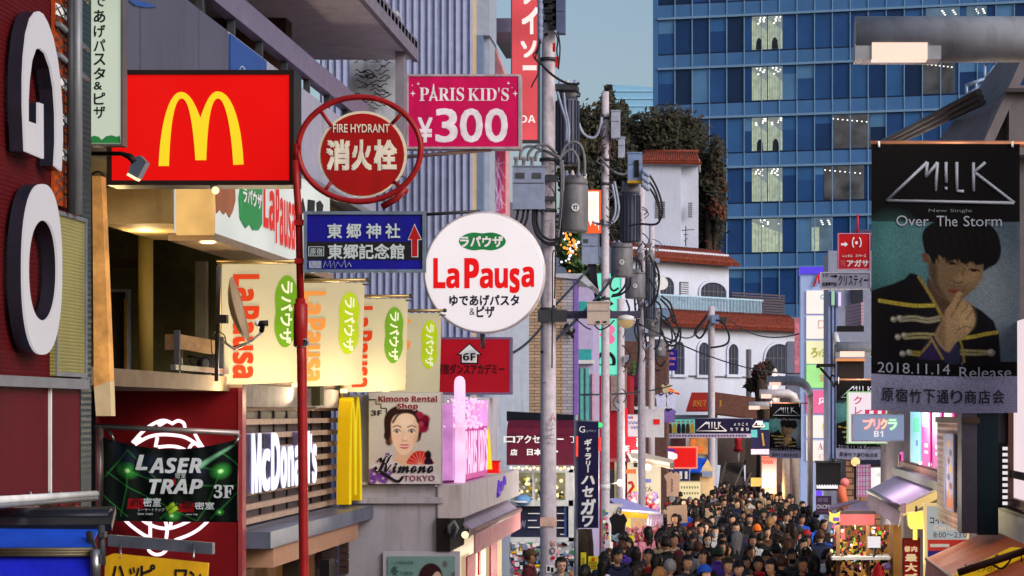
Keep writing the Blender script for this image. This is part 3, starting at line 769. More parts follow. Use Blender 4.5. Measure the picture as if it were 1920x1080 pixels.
# slatted shop front
m_=MB();m_.box((-6,17.95,-.05),(-4.27,23.08,4.18),M('shopfront_dark',(84,74,80),.5,var=.3));m_.build('shop_wall',rb)
m_=MB()
for i in range(10):
 z=3.02+i*.125;m_.box((-4.25,18.0,z),(-4.19,23.05,z+.05),slatm)
m_.build('facade_slats',rb)
m_=MB()
for y in[18.3+.6*i for i in range(8)]:m_.box((-4.268,y,2.98),(-4.255,y+.05,4.18),M('facade_batten',(34,30,32),.6))
m_.build('batten',rb)
m_=MB();m_.box((-4.27,17.9,2.86),(-3.82,23.12,3.0),M('canopy_metal',(112,122,146),.35,.5,var=.25,scale=3));m_.build('canopy',rb)
m_=MB();m_.box((-4.2,18.2,2.68),(-3.86,22.4,2.855),M('canopy_beige',(178,136,110),.6,var=.15));m_.build('canopy_fascia',rb)
m_=MB()
for i in range(16):m_.box((-4.262,22.2,.2+i*.17),(-4.2,23.08,.34+i*.17),M('dark_boarding',(74,56,50),.7,var=.3))
for i in range(24):m_.pbox(636,765+i*13,690 if i<0 else 652,776+i*13,23.06,.1,M('dark_boarding',(74,56,50),.7,var=.3))
m_.build('boarding',rb)
m_=MB();m_.box((-4.9,18.2,.3),(-4.262,22.1,2.6),lit('shop_interior_glow',(90,58,30),.8,.6,1.5));m_.build('shop_opening',rb)
m_=MB();m_.pbox(480,1052,560,1100,20.5,.5,M('menu_cabinet',(70,60,56),.5));m_.pbox(600,1050,617,1100,20.2,.3,black);m_.build('service_counter',rb)
# red panel that carries the neon and the banner
red_=M('oxblood_panel',(112,10,18),.6,var=.22,scale=1.2,grime=.1,spec=.15)
rp=thing('red_panel_wall','deep red sign wall behind the neon tubes and the dark banner','wall',W(318,1100,17.8))
m_=MB();m_.pbox(183,727,447,1500,17.7,.12,red_);m_.build('panel',rp)
m_=MB();m_.pbox(447,727,455,1500,17.7,.14,M('red_edge_trim',(150,60,66),.4),.01);m_.pbox(180,712,455,727,17.7,.2,M('panel_cap',(150,128,110),.6),.02);m_.pbox(180,727,186,1500,17.7,.14,M('red_edge_trim',(150,60,66),.4),.012);m_.build('trim',rp)
# neon drawing
neon=lit('neon_white',(255,222,232),1.5,.05)
nn=MB();fr_=CF(17.64)
def zp(pts):return[W(a/3,720+b/3,17.62)for a,b in pts]
def stroke(pts,r=.0145):nn.tube([Vector(p)for p in spline([tuple(q)for q in zp(pts)],6)],r,neon,7)
stroke([(745,330),(800,270),(860,225),(920,205),(975,225)]);stroke([(890,232),(930,208)],.02)
stroke([(965,225),(1000,207),(1032,220),(1040,250)]);stroke([(760,340),(830,300),(900,285),(980,288),(1040,300),(1100,335),(1150,380)])
stroke([(890,355),(950,350),(1000,355),(1050,375)]);stroke([(885,300),(875,355)]);stroke([(1110,310),(1150,372)]);stroke([(1095,280),(1112,310)])
stroke([(1060,372),(1075,345),(1098,332)]);stroke([(790,300),(775,330)]);stroke([(740,700),(700,760)],.001)
stroke([(680,742),(740,800),(810,850),(840,860)]);stroke([(985,878),(1060,850),(1120,815),(1180,760)])
stroke([(780,750),(830,785),(890,808),(950,812),(1010,795),(1085,760)]);stroke([(845,755),(845,870)]);stroke([(925,755),(940,810),(935,870)]);stroke([(962,755),(958,800),(940,815)])
stroke([(890,905),(850,910),(838,935),(870,958),(910,955),(938,930),(940,905),(890,905)])
stroke([(845,870),(850,905)]);stroke([(935,870),(940,905)])
tag(nn.build('neon_drawing'),'white neon line drawing in a round shape on the deep red wall','neon sign')
# laser banner on its pole frame
lbn=thing('vinyl_banner','dark vinyl banner with green laser lines hung before the red wall','banner',W(318,975,16.9))
W3=lambda a,b,Y=16.9:W(a/3,720+b/3,Y)
m_=MB();m_.tube([W(178,799,16.95),W(448,812,16.95)],.022,M('banner_pole',(158,148,150),.4,.6));m_.tube([W(188,799,16.95),W(188,962,16.95)],.026,M('banner_pole',(158,148,150),.4,.6));m_.tube([W(443,812,16.97),W(445,975,16.97)],.012,M('banner_pole2',(170,130,120),.4,.6));m_.build('pole_frame',lbn)
ink=Ink(580,300,1340,770,4.0,(16,22,22))
ink.poly([(640,310),(800,350),(1000,375),(1130,400),(1130,470),(900,480),(700,430)],(34,42,62),60,.8)
ink.ell(900,600,200,120,(16,26,20),.8,.5)
for pts in([(590,520),(720,335)],[(720,335),(810,420),(900,520)],[(720,460),(720,560),(680,740)],[(600,490),(780,590),(900,650),(1100,760)],[(720,460),(900,520),(1330,560)],[(1240,465),(1150,690),(1110,760)],[(1240,465),(1000,375)],[(1250,360),(1340,450)],[(1335,600),(1180,750)],[(580,620),(720,740)],[(1030,385),(1000,520)],[(1000,650),(900,750)]):
 ink.line(pts,5,(44,130,60),5,.75,False)
for cx,cy,s in((720,460,40),(1240,465,38),(970,730,30),(1235,710,16)):
 ink.ell(cx,cy,s,s*.8,(60,170,70),1.6,.8);ink.ell(cx,cy,s*.35,s*.3,(190,250,170),.8,1)
ink.poly([(1130,400),(1210,360),(1330,318),(1180,400),(1120,440)],(120,190,150),14,.8)
ink.poly([(728,632),(800,626),(808,690),(720,692)],(150,22,30),6,1,False);ink.poly([(1012,652),(1095,650),(1092,705),(1008,706)],(150,22,30),6,1,False)
ink.poly([(945,498),(990,490),(985,532),(938,534)],(160,26,40),5,1,False)
for a,b in((930,676),(955,655),(948,700),(972,680)):ink.poly([(a,b),(a+26,b-14),(a+34,b+8),(a+8,b+24)],(150,190,40),4,1,False)
ink.grain(.08)
def sag(a,b):
 t=(a-580)/760.0;top=4*62*t*(1-t)*max(0,1-(b-300)/480.0)+8*t
 v=W3(a,b+top,16.9);v.y+=.018*math.sin(a*.018+b*.008)+.012*math.sin(a*.05)
 return v
cl=ink.sheet('cloth',lbn,sag,printed('vinyl_print',.45))
lt_=MB();LW=M('banner_letters',(198,206,216),.5)
fz=Fr(W3(0,0,16.86),W3(1,0,16.86)-W3(0,0,16.86),W3(0,1,16.86)-W3(0,0,16.86),(0,-1,0))
lt_.text(fz,sansbi('L'),760,398,830,484,0,LW,bold=.02);lt_.text(fz,sansbi('ASER'),838,415,1135,502,0,LW,bold=.02);lt_.text(fz,sansbi('TRAP'),838,535,1142,618,0,LW,bold=.02)
lt_.text(fz,serifb('3F'),1202,566,1312,642,0,LW,bold=.012);lt_.text(fz,'密室',806,640,905,690,0,LW,bold=.02);lt_.text(fz,'密室',1095,664,1205,706,0,LW,bold=.02);lt_.text(fz,'赤',735,635,795,688,.0,M('dark_red_letters',(60,8,12),.6),bold=.03);lt_.text(fz,'赤',1022,655,1082,703,.0,M('dark_red_letters',(60,8,12),.6),bold=.03);lt_.text(fz,'密室',985,500,1045,530,0,LW)
lt_.text(fz,'レーザートラップ',778,698,925,716,0,LW);lt_.text(fz,'laser maze',775,722,860,736,0,LW);lt_.text(fz,'laser trap',1048,728,1112,740,0,LW)
lt_.build('lettering',lbn)
m_=MB()
for a,b,c,d in((605,250,640,320),(1345,290,1320,335)):m_.tube([W3(a,b,16.94),W3((a+c)/2+6,(b+d)/2,16.9),W3(c,d,16.9)],.012,steel,6)
m_.build('tie',lbn)
# ------------------------------------------------------------------ pasta restaurant fascia, flags and things on the terrace
fasw=lit('fascia_white',(214,218,214),.75,.2,.8)
fs=thing('fascia_sign','long white fascia sign with green blob and red lettering under the terrace','sign',(-4.15,18.8,5.39))
m_=MB();m_.box((-4.3,16.62,5.4),(-4.01,21.6,6.22),fasw);m_.build('panel',fs)
m_=MB();m_.box((-4.34,16.6,5.34),(-3.98,21.62,5.4),M('fascia_trim',(130,110,90),.4,.4));m_.box((-4.34,16.58,6.22),(-3.98,21.62,6.26),grey);m_.build('trim',fs)
m_=MB();m_.pbox(330,345,399,440,16.55,.08,lit('fascia_end_warm',(226,180,108),.75,.45,3.0),.0);m_.build('end_cap',fs)
red2=M('pasta_red',(206,32,24),.5,var=.06);grn=M('pasta_green',(40,130,70),.5,var=.1)
m_=MB();f_=LF(-4.0)
m_.poly(f_,onX(-4.0,[(404,346),(440,346),(441,375),(436,396),(430,408),(424,396),(419,402),(412,392),(406,400)]),-.006,.004,M('brown_splat',(140,86,60),.6))
m_.poly(f_,onX(-4.0,[(452,345),(491,345),(491,420),(484,432),(474,432),(468,420),(460,428),(450,410),(448,370)]),-.006,.004,grn)
m_.text(f_,'ラパウザ',YonX(454,-4),Z(350,17.7),YonX(489,-4),Z(385,17.9),.008,wt,bold=.03);m_.build('emblem',fs)
m_=MB();m_.text(f_,sansb('La'),YonX(493,-4),6.05,YonX(514,-4),5.6,.004,red2,bold=.02);m_.text(f_,sansb('Pausa'),YonX(516,-4),6.05,YonX(552,-4),5.5,.004,red2,bold=.02)
m_.text(f_,'pasta',YonX(572,-4),6.05,YonX(625,-4),5.75,.004,bk,bold=.02)if False else None
m_.poly(f_,onX(-4.0,[(563,400),(568,372),(573,400)]),-.006,.004,bk);m_.poly(f_,onX(-4.0,[(578,374),(590,376),(589,398),(577,396)]),-.006,.004,bk);m_.poly(f_,onX(-4.0,[(594,380),(600,376),(606,385),(604,398),(595,400)]),-.006,.004,bk);m_.build('lettering',fs)
# flags
flagc=lit('flag_cloth',(236,222,180),.42,.2,1.6)  # cloth given a glow, standing in for lamplight through it from behind
frd=lit('flag_red',(214,60,20),.7,.2);frd2=lit('flag_orange',(238,150,70),.75,.2);fgr=lit('flag_green',(110,160,30),.72,.25,3);fgr2=lit('flag_lime',(176,196,24),.8,.2,3);flw=lit('flag_letter_cream',(240,240,200),.8)  # emblems and letters share the cloth's added glow
labs=['nearest cream cloth flag with red vertical lettering, behind the satellite dish','second cream cloth flag, right behind the red pole','third cream cloth flag with red lettering, between the second and the last','last cream cloth flag, beside the round white sign']
for i,(xr,yt,yb,Y,colr,colg)in enumerate(((571,491,718,17.6,frd,fgr),(684,526,722,20.3,frd2,fgr2),(765,556,733,22.5,frd,fgr),(828,583,737,25.8,frd2,fgr2))):
 k=(yb-yt)/227.0;w=158*k;x0=xr-w;H=yb-yt
 t=thing('cloth_flag',labs[i],'flag',W((x0+xr)/2,yb,Y),'cream flags along the terrace');fr=CF(Y)
 def wav(v,x0=x0,w=w,Y=Y,i=i):
  u=(v.x-X(x0,Y))/(X(xr,Y)-X(x0,Y));h=(Z(yt,Y)-v.z)
  return v+Vector((-.03*h*u,.02*math.sin(5*u+i)*min(1,h*2),-.012*math.sin(3*u+1)*h))
 c=MB();n=14
 for a in range(n):
  for b in range(10):c.fbox(fr,x0+w*a/n,yt+4+(H-4)*b/10,x0+w*(a+1)/n,yt+4+(H-4)*(b+1)/10,-.004,0,flagc)
 vv=[];ff=[]
 c=MB();
 for lay in(0,-.004):
  o=len(vv)
  for b in range(11):
   for a in range(n+1):vv.append(fr.P(x0+w*a/n,yt+4+(H-4)*b/10,lay))
  for b in range(10):
   for a in range(n):ff.append((o+b*(n+1)+a,o+b*(n+1)+a+1,o+(b+1)*(n+1)+a+1,o+(b+1)*(n+1)+a))
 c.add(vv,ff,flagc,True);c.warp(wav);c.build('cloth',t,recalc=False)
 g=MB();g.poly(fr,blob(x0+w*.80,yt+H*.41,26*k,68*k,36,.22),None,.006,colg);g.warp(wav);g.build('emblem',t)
 l=MB();fs_='La Pausa'
 l.text(fr,sansb('La'),x0+w*.15,yt+H*.1,x0+w*.47,yt+H*.32,.007,colr,rot=1,bold=.03);l.text(fr,sansb('Pausa'),x0+w*.15,yt+H*.36,x0+w*.47,yt+H*.95,.007,colr,rot=1,bold=.03)
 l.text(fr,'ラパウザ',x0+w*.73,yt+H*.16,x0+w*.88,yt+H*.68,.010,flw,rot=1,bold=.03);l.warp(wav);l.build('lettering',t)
 p=MB();p.tube([W(x0-6,yt,Y),W(xr+6,yt-1,Y)],.018,M('flag_rod',(150,130,90),.35,.7));p.tube([W(x0-1,yt,Y),W(x0-1,yb+12,Y)],.018,M('flag_rod',(150,130,90),.35,.7));p.ball(W(xr+6,yt-1,Y),.026,dgrey);p.tube([W(xr-4,yt+7,Y),W(xr+8,yt+8,Y)],.008,dgrey);p.build('rod',t)
 s=MB();s.pbox(x0-8,yb+4,x0+10,yb+14,Y,.08,dgrey);s.pbox(x0-4,yb-4,x0+8,yb+4,Y-.06,.05,lwarm);s.build('lamp',t)
 for q in(0,):
  la=bpy.data.lights.new('flag_lamp','AREA');la.energy=14;la.color=(1,.8,.5);la.shape='RECTANGLE';la.size,la.size_y=.5,.1
  lo=bpy.data.objects.new('flag_lamp',la);COL.objects.link(lo);lo.parent=t
  lo.location=(0,-.28 if q==0 else .3,-.16+.0);lo.rotation_euler=(rad(180+(12 if q==0 else-12)),0,0)
# warm lamps the terrace has (spots lighting the beam and the column)
for(px,py,Y,e)in((390,452,16.9,5),(272,450,17.6,6),(215,440,15.6,8)):
 la=bpy.data.lights.new('terrace_lamp','POINT');la.energy=e;la.color=(1,.72,.34);la.shadow_soft_size=.08
 lo=bpy.data.objects.new('terrace_lamp',la);COL.objects.link(lo);lo.location=W(px,py,Y)
t=thing('spot_lamp','small lit ceiling spot beneath the red arches sign','lamp',W(402,352,14.1));m_=MB();m_.tube([W(398,343,14.1),W(403,356,14.05)],.025,white,10);m_.build('body',t);m_=MB();m_.ball(W(404,357,14.04),.026,lwarm);m_.build('bulb',t)
# satellite dish
sd=thing('satellite_dish','grey satellite dish on the terrace in front of the nearest cream flag','satellite dish',W(412,700,16.9))
c0=W(432,584,16.8);ax=Vector((.97,.08,.24)).normalized()
m_=MB();prof=[(.005,0),(.09,.008),(.17,.028),(.235,.055),(.262,.07),(.262,.076),(.235,.062),(.17,.036),(.09,.016),(.005,.01)]
m_.lathe(c0,ax,prof,M('dish_grey',(146,126,104),.55,var=.2,grime=.3),36);m_.build('reflector',sd)
m_=MB();m_.tube([W(418,640,16.85),W(440,655,16.7),W(470,640,16.55),W(492,622,16.45)],.01,white);m_.tube([W(490,622,16.45),W(494,604,16.43)],.02,black);m_.build('feed_arm',sd)
m_=MB();m_.tube([W(484,607,16.42),W(502,606,16.42)],.024,black);m_.ball(W(483,606,16.42),.026,white);m_.build('feed_horn',sd)
m_=MB();m_.tube([W(410,500,16.9),W(406,715,16.9)],.018,dgrey);m_.pbox(404,590,424,606,16.86,.08,dgrey);m_.build('mast',sd)
m_=MB();pts=spline([tuple(W(a,b,16.8))for a,b in((402,690),(396,640),(404,622),(420,628),(430,650),(470,640))],6);m_.tube(pts,.005,rubber,5);m_.build('cord',sd)
wb=thing('wooden_beam','pale wooden beam on the terrace beside the satellite dish','beam',W(355,690,17.2));m_=MB();a,b=W(312,640,17.0),W(394,652,17.3);m_.slab(W(322,627,17.0),W(396,640,17.3),W(396,664,17.3),W(322,655,17.0),.1,woodp);m_.pbox(309,627,323,656,17.0,.12,M('beam_end',(96,70,52),.8));m_.build('timber',wb);m_=MB();m_.tube([W(340,656,17.1),W(342,705,17.1)],.01,steel);m_.build('post',wb)
cu=thing('spot_fixture','dark round spotlight fixture with clamp below the wooden beam','lamp',W(368,706,17.1));m_=MB();m_.lathe(W(384,682,17.0),(.6,-.7,.1),[(.03,-.06),(.055,-.03),(.06,.03),(.05,.04)],black,16);m_.build('body',cu);m_=MB();m_.tube([W(352,668,17.1),W(384,672,17.0)],.012,dgrey);m_.tube([W(355,675,17.1),W(376,704,17.05)],.01,dgrey);m_.tube([W(345,702,17.1),W(395,700,17.0)],.012,dgrey);m_.build('bracket',cu);m_=MB();m_.disc(CF(16.93),386,682,6,9,0,.004,steel,16);m_.build('lens',cu)
# upper flood lamps under the eave
for i,(px,py,s,lab)in enumerate(((617,10,1.0,'grey metal floodlight under the eave, above the fire hydrant sign'),(573,-6,.6,'smaller floodlight under the eave, left of the other floodlight'))):
 t=thing('flood_lamp',lab,'lamp',W(px,py+20,23));m_=MB();m_.lathe(W(px,py+8,23),(-.45,-.5,-.75),[(.04,-.16),(.06,-.1),(.09,0),(.085,.02)],M('lamp_shell',(150,152,160),.3,.8),18);m_.build('housing',t);m_=MB();m_.lathe(W(px,py+8,23),(-.45,-.5,-.75),[(.08,.012),(.001,.022)],M('lamp_glass',(90,92,96),.1),16);m_.build('glass',t);m_=MB();m_.tube([W(px+8,py-8,23.1),W(px+14,py-40,23.2)],.02,dgrey);m_.build('bracket',t)
# blue poster panel on the parapet
pb=thing('parapet_poster','blue poster panel with white script on the grey terrace parapet','poster',(-4.19,18.7,6.5));m_=MB();m_.fbox(LF(-4.2),YonX(428,-4.2),6.45,YonX(496,-4.2),7.2,.005,.02,M('blue_poster',(38,72,140),.5,var=.2));m_.build('panel',pb);m_=MB();m_.text(LF(-4.2),scriptb('Rollin'),YonX(440,-4.2),7.0,YonX(490,-4.2),6.7,.024,M('pale_blue_letters',(150,170,200),.5));m_.build('lettering',pb)
p2=MB();p2.poly(LF(-4.2),onX(-4.2,[(240,2),(246,0),(272,4),(291,13),(270,14),(250,10)]),.002,.012,M('blue_poster',(38,72,140),.5));p2.fbox(LF(-4.2),15.02,Z(35,15),YonX(321,-4.2),7.1,-.002,.006,panelw)if False else None;tag(p2.build('blue_emblem'),'blue curved emblem on the grey terrace parapet, top left','emblem')
# vertical white sign at the top left
vsn=sign('vertical_sign','tall narrow white sign with black vertical kana, left of red arches sign','sign',166,-60,230,273,13.4,.1,M('sign_dark_frame',(92,88,92),.5,.2,var=.2),lit('vertical_sign_face',(196,208,190),.8,.15,1.5),4)
cs=[]
for ch,y0,y1 in(('で',-8,12),('あ',18,42),('げ',46,70),('パ',73,96),('ス',100,122),('タ',126,149),('&',153,168),('ピ',173,196),('ザ',199,222)):cs.append((ch,175,y0,197 if ch!='&' else 191,y1,bk,dict(bold=.025)))
lettering(vsn,13.4,cs)
m_=MB();m_.poly(CF(13.4),[(170,268),(170,256),(176,254),(184,256),(190,262),(198,255),(208,253),(218,256),(224,254),(225,268)],None,-.009,grn);m_.build('emblem',vsn)
# red sign with the yellow double arch
mr=lit('arches_red',(222,8,6),.9,.12,.9);my=lit('arches_yellow',(236,204,34),.95,.06)
ms=sign('arches_sign','big red lit sign with a yellow double arch, on the left facade','sign',200,131,551,347,14.0,.25,M('sign_brown_frame',(42,30,28),.45,.3),mr,9)
def arches():
 o=bez((297,311),(300,232),(316,172),(339,172))+bez((339,172),(355,172),(366,196),(375,221),first=False)+bez((375,221),(384,196),(393,171),(408,171),first=False)+bez((408,171),(436,171),(453,235),(456,308),first=False)
 o+=[(437,309)]+bez((437,309),(434,250),(424,184),(408,184),first=False)+bez((408,184),(393,184),(388,240),(386,300),first=False)+[(366,300)]+bez((366,300),(362,240),(355,184),(340,184),first=False)+bez((340,184),(325,184),(318,240),(316,311),first=False)
 return o
m_=MB();m_.poly(CF(14.0),arches(),-.011,-.004,my);m_.build('arch_emblem',ms)
# clip-on lamp in front of the red sign
cl_=thing('clamp_lamp','grey clamp spotlight on a black arm in front of the red arches sign','lamp',W(180,300,13.5));m_=MB();m_.tube([W(168,288,13.5),W(228,288,13.4),W(244,294,13.3),W(252,304,13.3)],[.014,.014,.022,.02],black);m_.build('arm',cl_)
m_=MB();m_.poly(CF(13.3),[(248,296),(262,291),(274,304),(258,334),(240,324)],-.09,0,M('lamp_box',(96,106,128),.4,.5));m_.build('housing',cl_);m_=MB();m_.poly(CF(13.3),[(240,324),(258,334),(254,338),(237,328)],-.08,.0,lwarm);m_.build('bulb',cl_)
m_=MB();m_.tube([tuple(p)for p in spline([tuple(W(a,b,15))for a,b in((172,328),(182,322),(192,326),(194,338))],5)],.008,black,5);m_.build('cord',cl_)
# fire hydrant post
fp=thing('hydrant_signpost','red round signpost with a ring, fire hydrant disc, in front of the shops','signpost',(X(569,13.5),13.5,0))
Yh=13.5;m_=MB();m_.tube([W(572,1900,Yh),W(570,1080,Yh),W(566,680,Yh),W(563,560,Yh)],.031,redpole,14);m_.lathe(W(563.5,592,Yh),(0,0,1),[(.031,-.2),(.045,-.19),(.045,.07),(.03,.085)],redpole,16);m_.tube([W(563.5,560,Yh),W(560,400,Yh),W(556,345,Yh),W(555,300,Yh)],.023,redpole,12);m_.build('pole',fp)
m_=MB();pts=[]
for i in range(49):
 a=rad(10+340*i/48.0-180+10);pts.append(W(674-115*math.cos(2*math.pi*i/48),280-98*math.sin(2*math.pi*i/48),Yh))
m_.tube(pts,.019,redpole,10);m_.tube([W(555,300,Yh),W(557,270,Yh)],.021,redpole);m_.tube([W(716,388,Yh),W(744,372,Yh),W(762,352,Yh)],.021,redpole);m_.build('ring',fp)
m_=MB()
for a,b,c,d in((600,207,622,237),(758,207,735,232),(764,362,738,340),(606,362,622,340)):m_.tube([W(a,b,Yh),W(c,d,Yh)],.012,redpole)
m_.build('spoke',fp)
dsk=M('hydrant_disc',(156,18,20),.35,var=.2,grime=.4)
m_=MB();m_.disc(CF(Yh),680,289,83,81,-.014,.0,M('disc_rim',(206,196,176),.4,var=.1));m_.disc(CF(Yh),680,290,78,77,.0,.006,dsk);m_.build('disc',fp)
hw=M('hydrant_white',(220,212,198),.45)
lettering(fp,Yh,[('FIRE HYDRANT',625,233,731,249,hw,dict(bold=.02)),('消',612,262,657,320,hw,dict(bold=.045)),('火',659,262,698,320,hw,dict(bold=.045)),('栓',701,262,745,320,hw,dict(bold=.045))],n=.010)
m_=MB();m_.fbox(CF(Yh),558,636,570,650,.03,.036,wt);m_.disc(CF(Yh),573,643,9,8,.028,.036,M('sticker_grey',(150,150,160),.5),16);m_.text(CF(Yh),'☻',567,637,579,649,.038,bk);m_.build('sticker',fp)
# blue street sign
bs_=sign('direction_sign','blue street sign with white kanji and red arrow, fixed to red pole','sign',569,396,798,511,13.45,.03,M('sign_alu_frame',(128,144,166),.4,.6,var=.25,grime=.4),M('sign_blue',(22,22,136),.4,var=.16,grime=.35),6)
m_=MB();m_.fbox(CF(13.45),575,453,792,487,-.012,-.009,M('sign_black_band',(30,28,34),.45,var=.2));m_.build('band',bs_)
sw=M('street_sign_white',(186,200,206),.5,var=.1)
lettering(bs_,13.45,[('東',613,419,641,447,sw,dict(bold=.025)),('郷',649,419,677,447,sw,dict(bold=.025)),('神',686,419,714,447,sw,dict(bold=.025)),('社',722,419,750,447,sw,dict(bold=.025)),('原宿',581,465,604,478,sw),('東郷記念館',614,457,758,486,sw,dict(bold=.025))],n=-.006)
m_=MB();m_.frame(CF(13.45),578,462,607,480,1,1,-.009,-.007,sw);m_.poly(CF(13.45),[(777,419),(791,450),(784,450),(784,482),(771,482),(771,450),(764,450)],None,-.005,sw);m_.poly(CF(13.45),[(777,422),(789,448.5),(782.5,448.5),(782.5,480.5),(772.5,480.5),(772.5,448.5),(766,448.5)],None,-.003,M('arrow_red',(168,20,26),.5));m_.build('arrow',bs_)
m_=MB();m_.fbox(CF(13.45),579,489,602,503,-.009,-.006,M('worn_sticker',(140,148,172),.6,var=.4,scale=40));pts=[(606,502),(610,490),(614,500),(618,489),(620,502),(626,490),(628,503),(633,491),(640,500),(646,488),(648,502),(655,492),(658,500)];m_.tube([fr0 for fr0 in[CF(13.45).P(a,b,-.004)for a,b in pts]],.0028,sw,4);m_.build('sticker',bs_)
m_=MB()
for y in(417,489):m_.pbox(552,y-5,575,y+5,13.46,.06,redpole,.0)
m_.build('bracket',bs_)
# letters and arch emblem on the slatted front
lm=lit('shop_letters',(238,236,252),1.2,.08);ls=M('shop_letter_side',(176,168,206),.4)
ml=thing('shop_name_letters','glowing white shop name letters on the slatted wood front','letters',(-4.1,19.6,3.15));m_=MB()
zt_,zb_=3.98,3.3
m_.text(LF(-4.1),sansb('M'),YonX(472,-4.1),3.82,YonX(490,-4.1),3.3,0,lm,bold=.03);m_.text(LF(-4.1),sansb('c'),YonX(491,-4.1),3.68,YonX(507,-4.1),3.3,0,lm,bold=.03);m_.text(LF(-4.1),sansb('D'),YonX(509,-4.1),3.82,YonX(525,-4.1),3.3,0,lm,bold=.03);m_.text(LF(-4.1),sansb("onald's"),YonX(526,-4.1),3.82,YonX(594,-4.1),3.3,0,lm,bold=.03);m_.build('lit_face',ml)
m_=MB()
for q in range(6):
 n=-.01-q*.014
 for s_,a,b,zt in(('M',472,490,3.82),('c',491,507,3.68),('D',509,525,3.82),("onald's",526,594,3.82)):m_.text(LF(-4.1),sansb(s_),YonX(a,-4.1),zt,YonX(b,-4.1),3.3,n,ls,bold=.02)
m_.build('letter_side',ml)
ya=M('arch_yellow',(226,184,10),.4,var=.08);yl=lit('arch_yellow_lit',(238,208,20),.8,.1,.6)
am=thing('arch_emblem','tall yellow double arch standing off the slatted wood front','emblem',(-4.0,22.7,3.05))
def arch_on(x,y0,y1,z0,z1):
 pts=arches();return[(y0+(y1-y0)*(a-297)/159.0,z1+(z0-z1)*(b-171)/140.0)for a,b in pts]
ao=arch_on(-3.93,22.3,23.05,3.04,4.17)
m_=MB();m_.poly(LF(-3.93),ao,-.14,-.01,ya);m_.build('side',am);m_=MB();m_.poly(LF(-3.93),ao,-.01,0,yl);m_.build('face',am)
# ------------------------------------------------------------------ pale corner shop with kimono poster
cw=M('corner_shop_wall',(176,172,184),.75,var=.12,scale=2.5,bump=.15,grime=.45)
cs_=thing('corner_shop','low pale corner shop carrying the kimono poster and pink lit tower','building',(-3.7,26,0))
m_=MB();m_.box((-4.19,23.14,-.1),(-3.12,29.6,3.2),cw);m_.box((-4.19,23.14,3.2),(-3.16,29.6,4.2),cw);m_.build('wall',cs_)
m_=MB();m_.box((-4.15,23.08,3.02),(-3.06,29.62,3.09),cw);m_.box((-3.12,23.1,2.86),(-2.86,29.5,3.22),M('cornice_white',(196,186,190),.6,var=.12,grime=.4));m_.box((-4.15,23.08,3.22),(-3.1,23.14,3.25),M('cornice_white',(196,186,190),.6));m_.build('cornice',cs_)
m_=MB();m_.box((-3.13,23.06,2.5),(-2.98,24.3,2.86),darkin);m_.box((-3.118,24.2,.2),(-3.09,29.4,2.5),lit('corner_window',(214,190,150),.75,.4,1.2));m_.build('opening',cs_)
lamp(cs_,(-2.3,29.4,1.9),40,(1,.86,.7));lamp(cs_,(-2.6,26,1.9),4,(1,.84,.66));pkc=M('pink_awning',(196,132,138),.7,var=.2);m_=MB();m_.slab((-3.1,24.2,2.8),(-3.1,29.5,2.8),(-2.84,29.5,2.62),(-2.84,24.2,2.62),.03,M('awning_pale',(170,160,180),.6));m_.box((-2.86,24.2,2.4),(-2.84,29.5,2.62),pkc);m_.tube([(-2.85,24.1,2.66),(-2.85,29.5,2.66)],.035,M('awning_roll',(150,120,118),.5),10);m_.build('awning',cs_)  # both lights added in the street for the window's glow on the crowd
m_=MB();m_.tube([W(842,1000,23.0),W(842,986,23.0),W(852,978,23.0),W(858,990,23.0),W(850,1008,23.0)],.02,grey);m_.pbox(842,992,880,1008,23.05,.1,dgrey);m_.ball(W(872,1003,22.95),.04,lwarm);m_.build('awning_crank',cs_)
for i,(y,c_)in enumerate(((25.1,(206,80,104)),(27.6,(196,66,92)))):
 m_=MB();m_.box((-3.06,y,1.75),(-3.04,y+.75,2.3),M('pink_poster%d'%i,c_,.6,var=.3,scale=8));tag(m_.build('wall_poster'),('pink poster on the corner shop side, under the near end of the awning','pink poster on the corner shop side, farther under the awning')[i],'poster','pink posters under the awning')
m_=MB();m_.box((-3.06,26.3,2.0),(-3.04,26.5,2.32),rd);tag(m_.build('small_notice'),'small red notice between the two pink posters','notice')
gf=MB();pv=M('violet_spray',(112,60,214),.5)
gf.tube([(-2.855,26.6+q*.12,2.98+.06*math.sin(q*2.1)+.02*q)for q in range(9)],.025,pv,6);gf.tube([(-2.855,26.6,2.95),(-2.855,26.75,3.14),(-2.855,26.95,2.98)],.02,pv,6);tag(gf.build('graffiti_tag'),'violet spray tag on the white cornice of the corner shop','graffiti')
# kimono poster
kp=thing('kimono_poster','large poster of a smiling woman in a kimono on the pale corner shop','poster',W(759,908,23.1))
i2=Ink(635,48,1040,562,3.0,(206,200,192))
i2.ell(700,480,260,200,(190,176,180),1.4,.7)
i2.poly([(640,562),(640,470),(700,440),(770,420),(850,460),(930,430),(1000,480),(1030,562)],(214,204,214),20,.9)
for cx,cy,rr in((665,505,42),(715,530,36),(650,545,30),(745,500,22),(740,400,16)):
 for a in range(5):i2.ell(cx+rr*.5*math.cos(a*1.26),cy+rr*.5*math.sin(a*1.26),rr*.5,rr*.4,(104+12*(a%2),54,150),.5,.9)
 i2.ell(cx,cy,rr*.2,rr*.2,(200,170,210),.5)
hr=(52,32,28)
i2.poly([(722,260),(722,190),(750,145),(800,122),(870,125),(920,160),(935,220),(930,290),(900,330),(760,330),(735,310)],hr,7)
i2.ell(748,325,20,22,(80,50,40),.5);i2.ell(735,290,16,26,hr,.4)
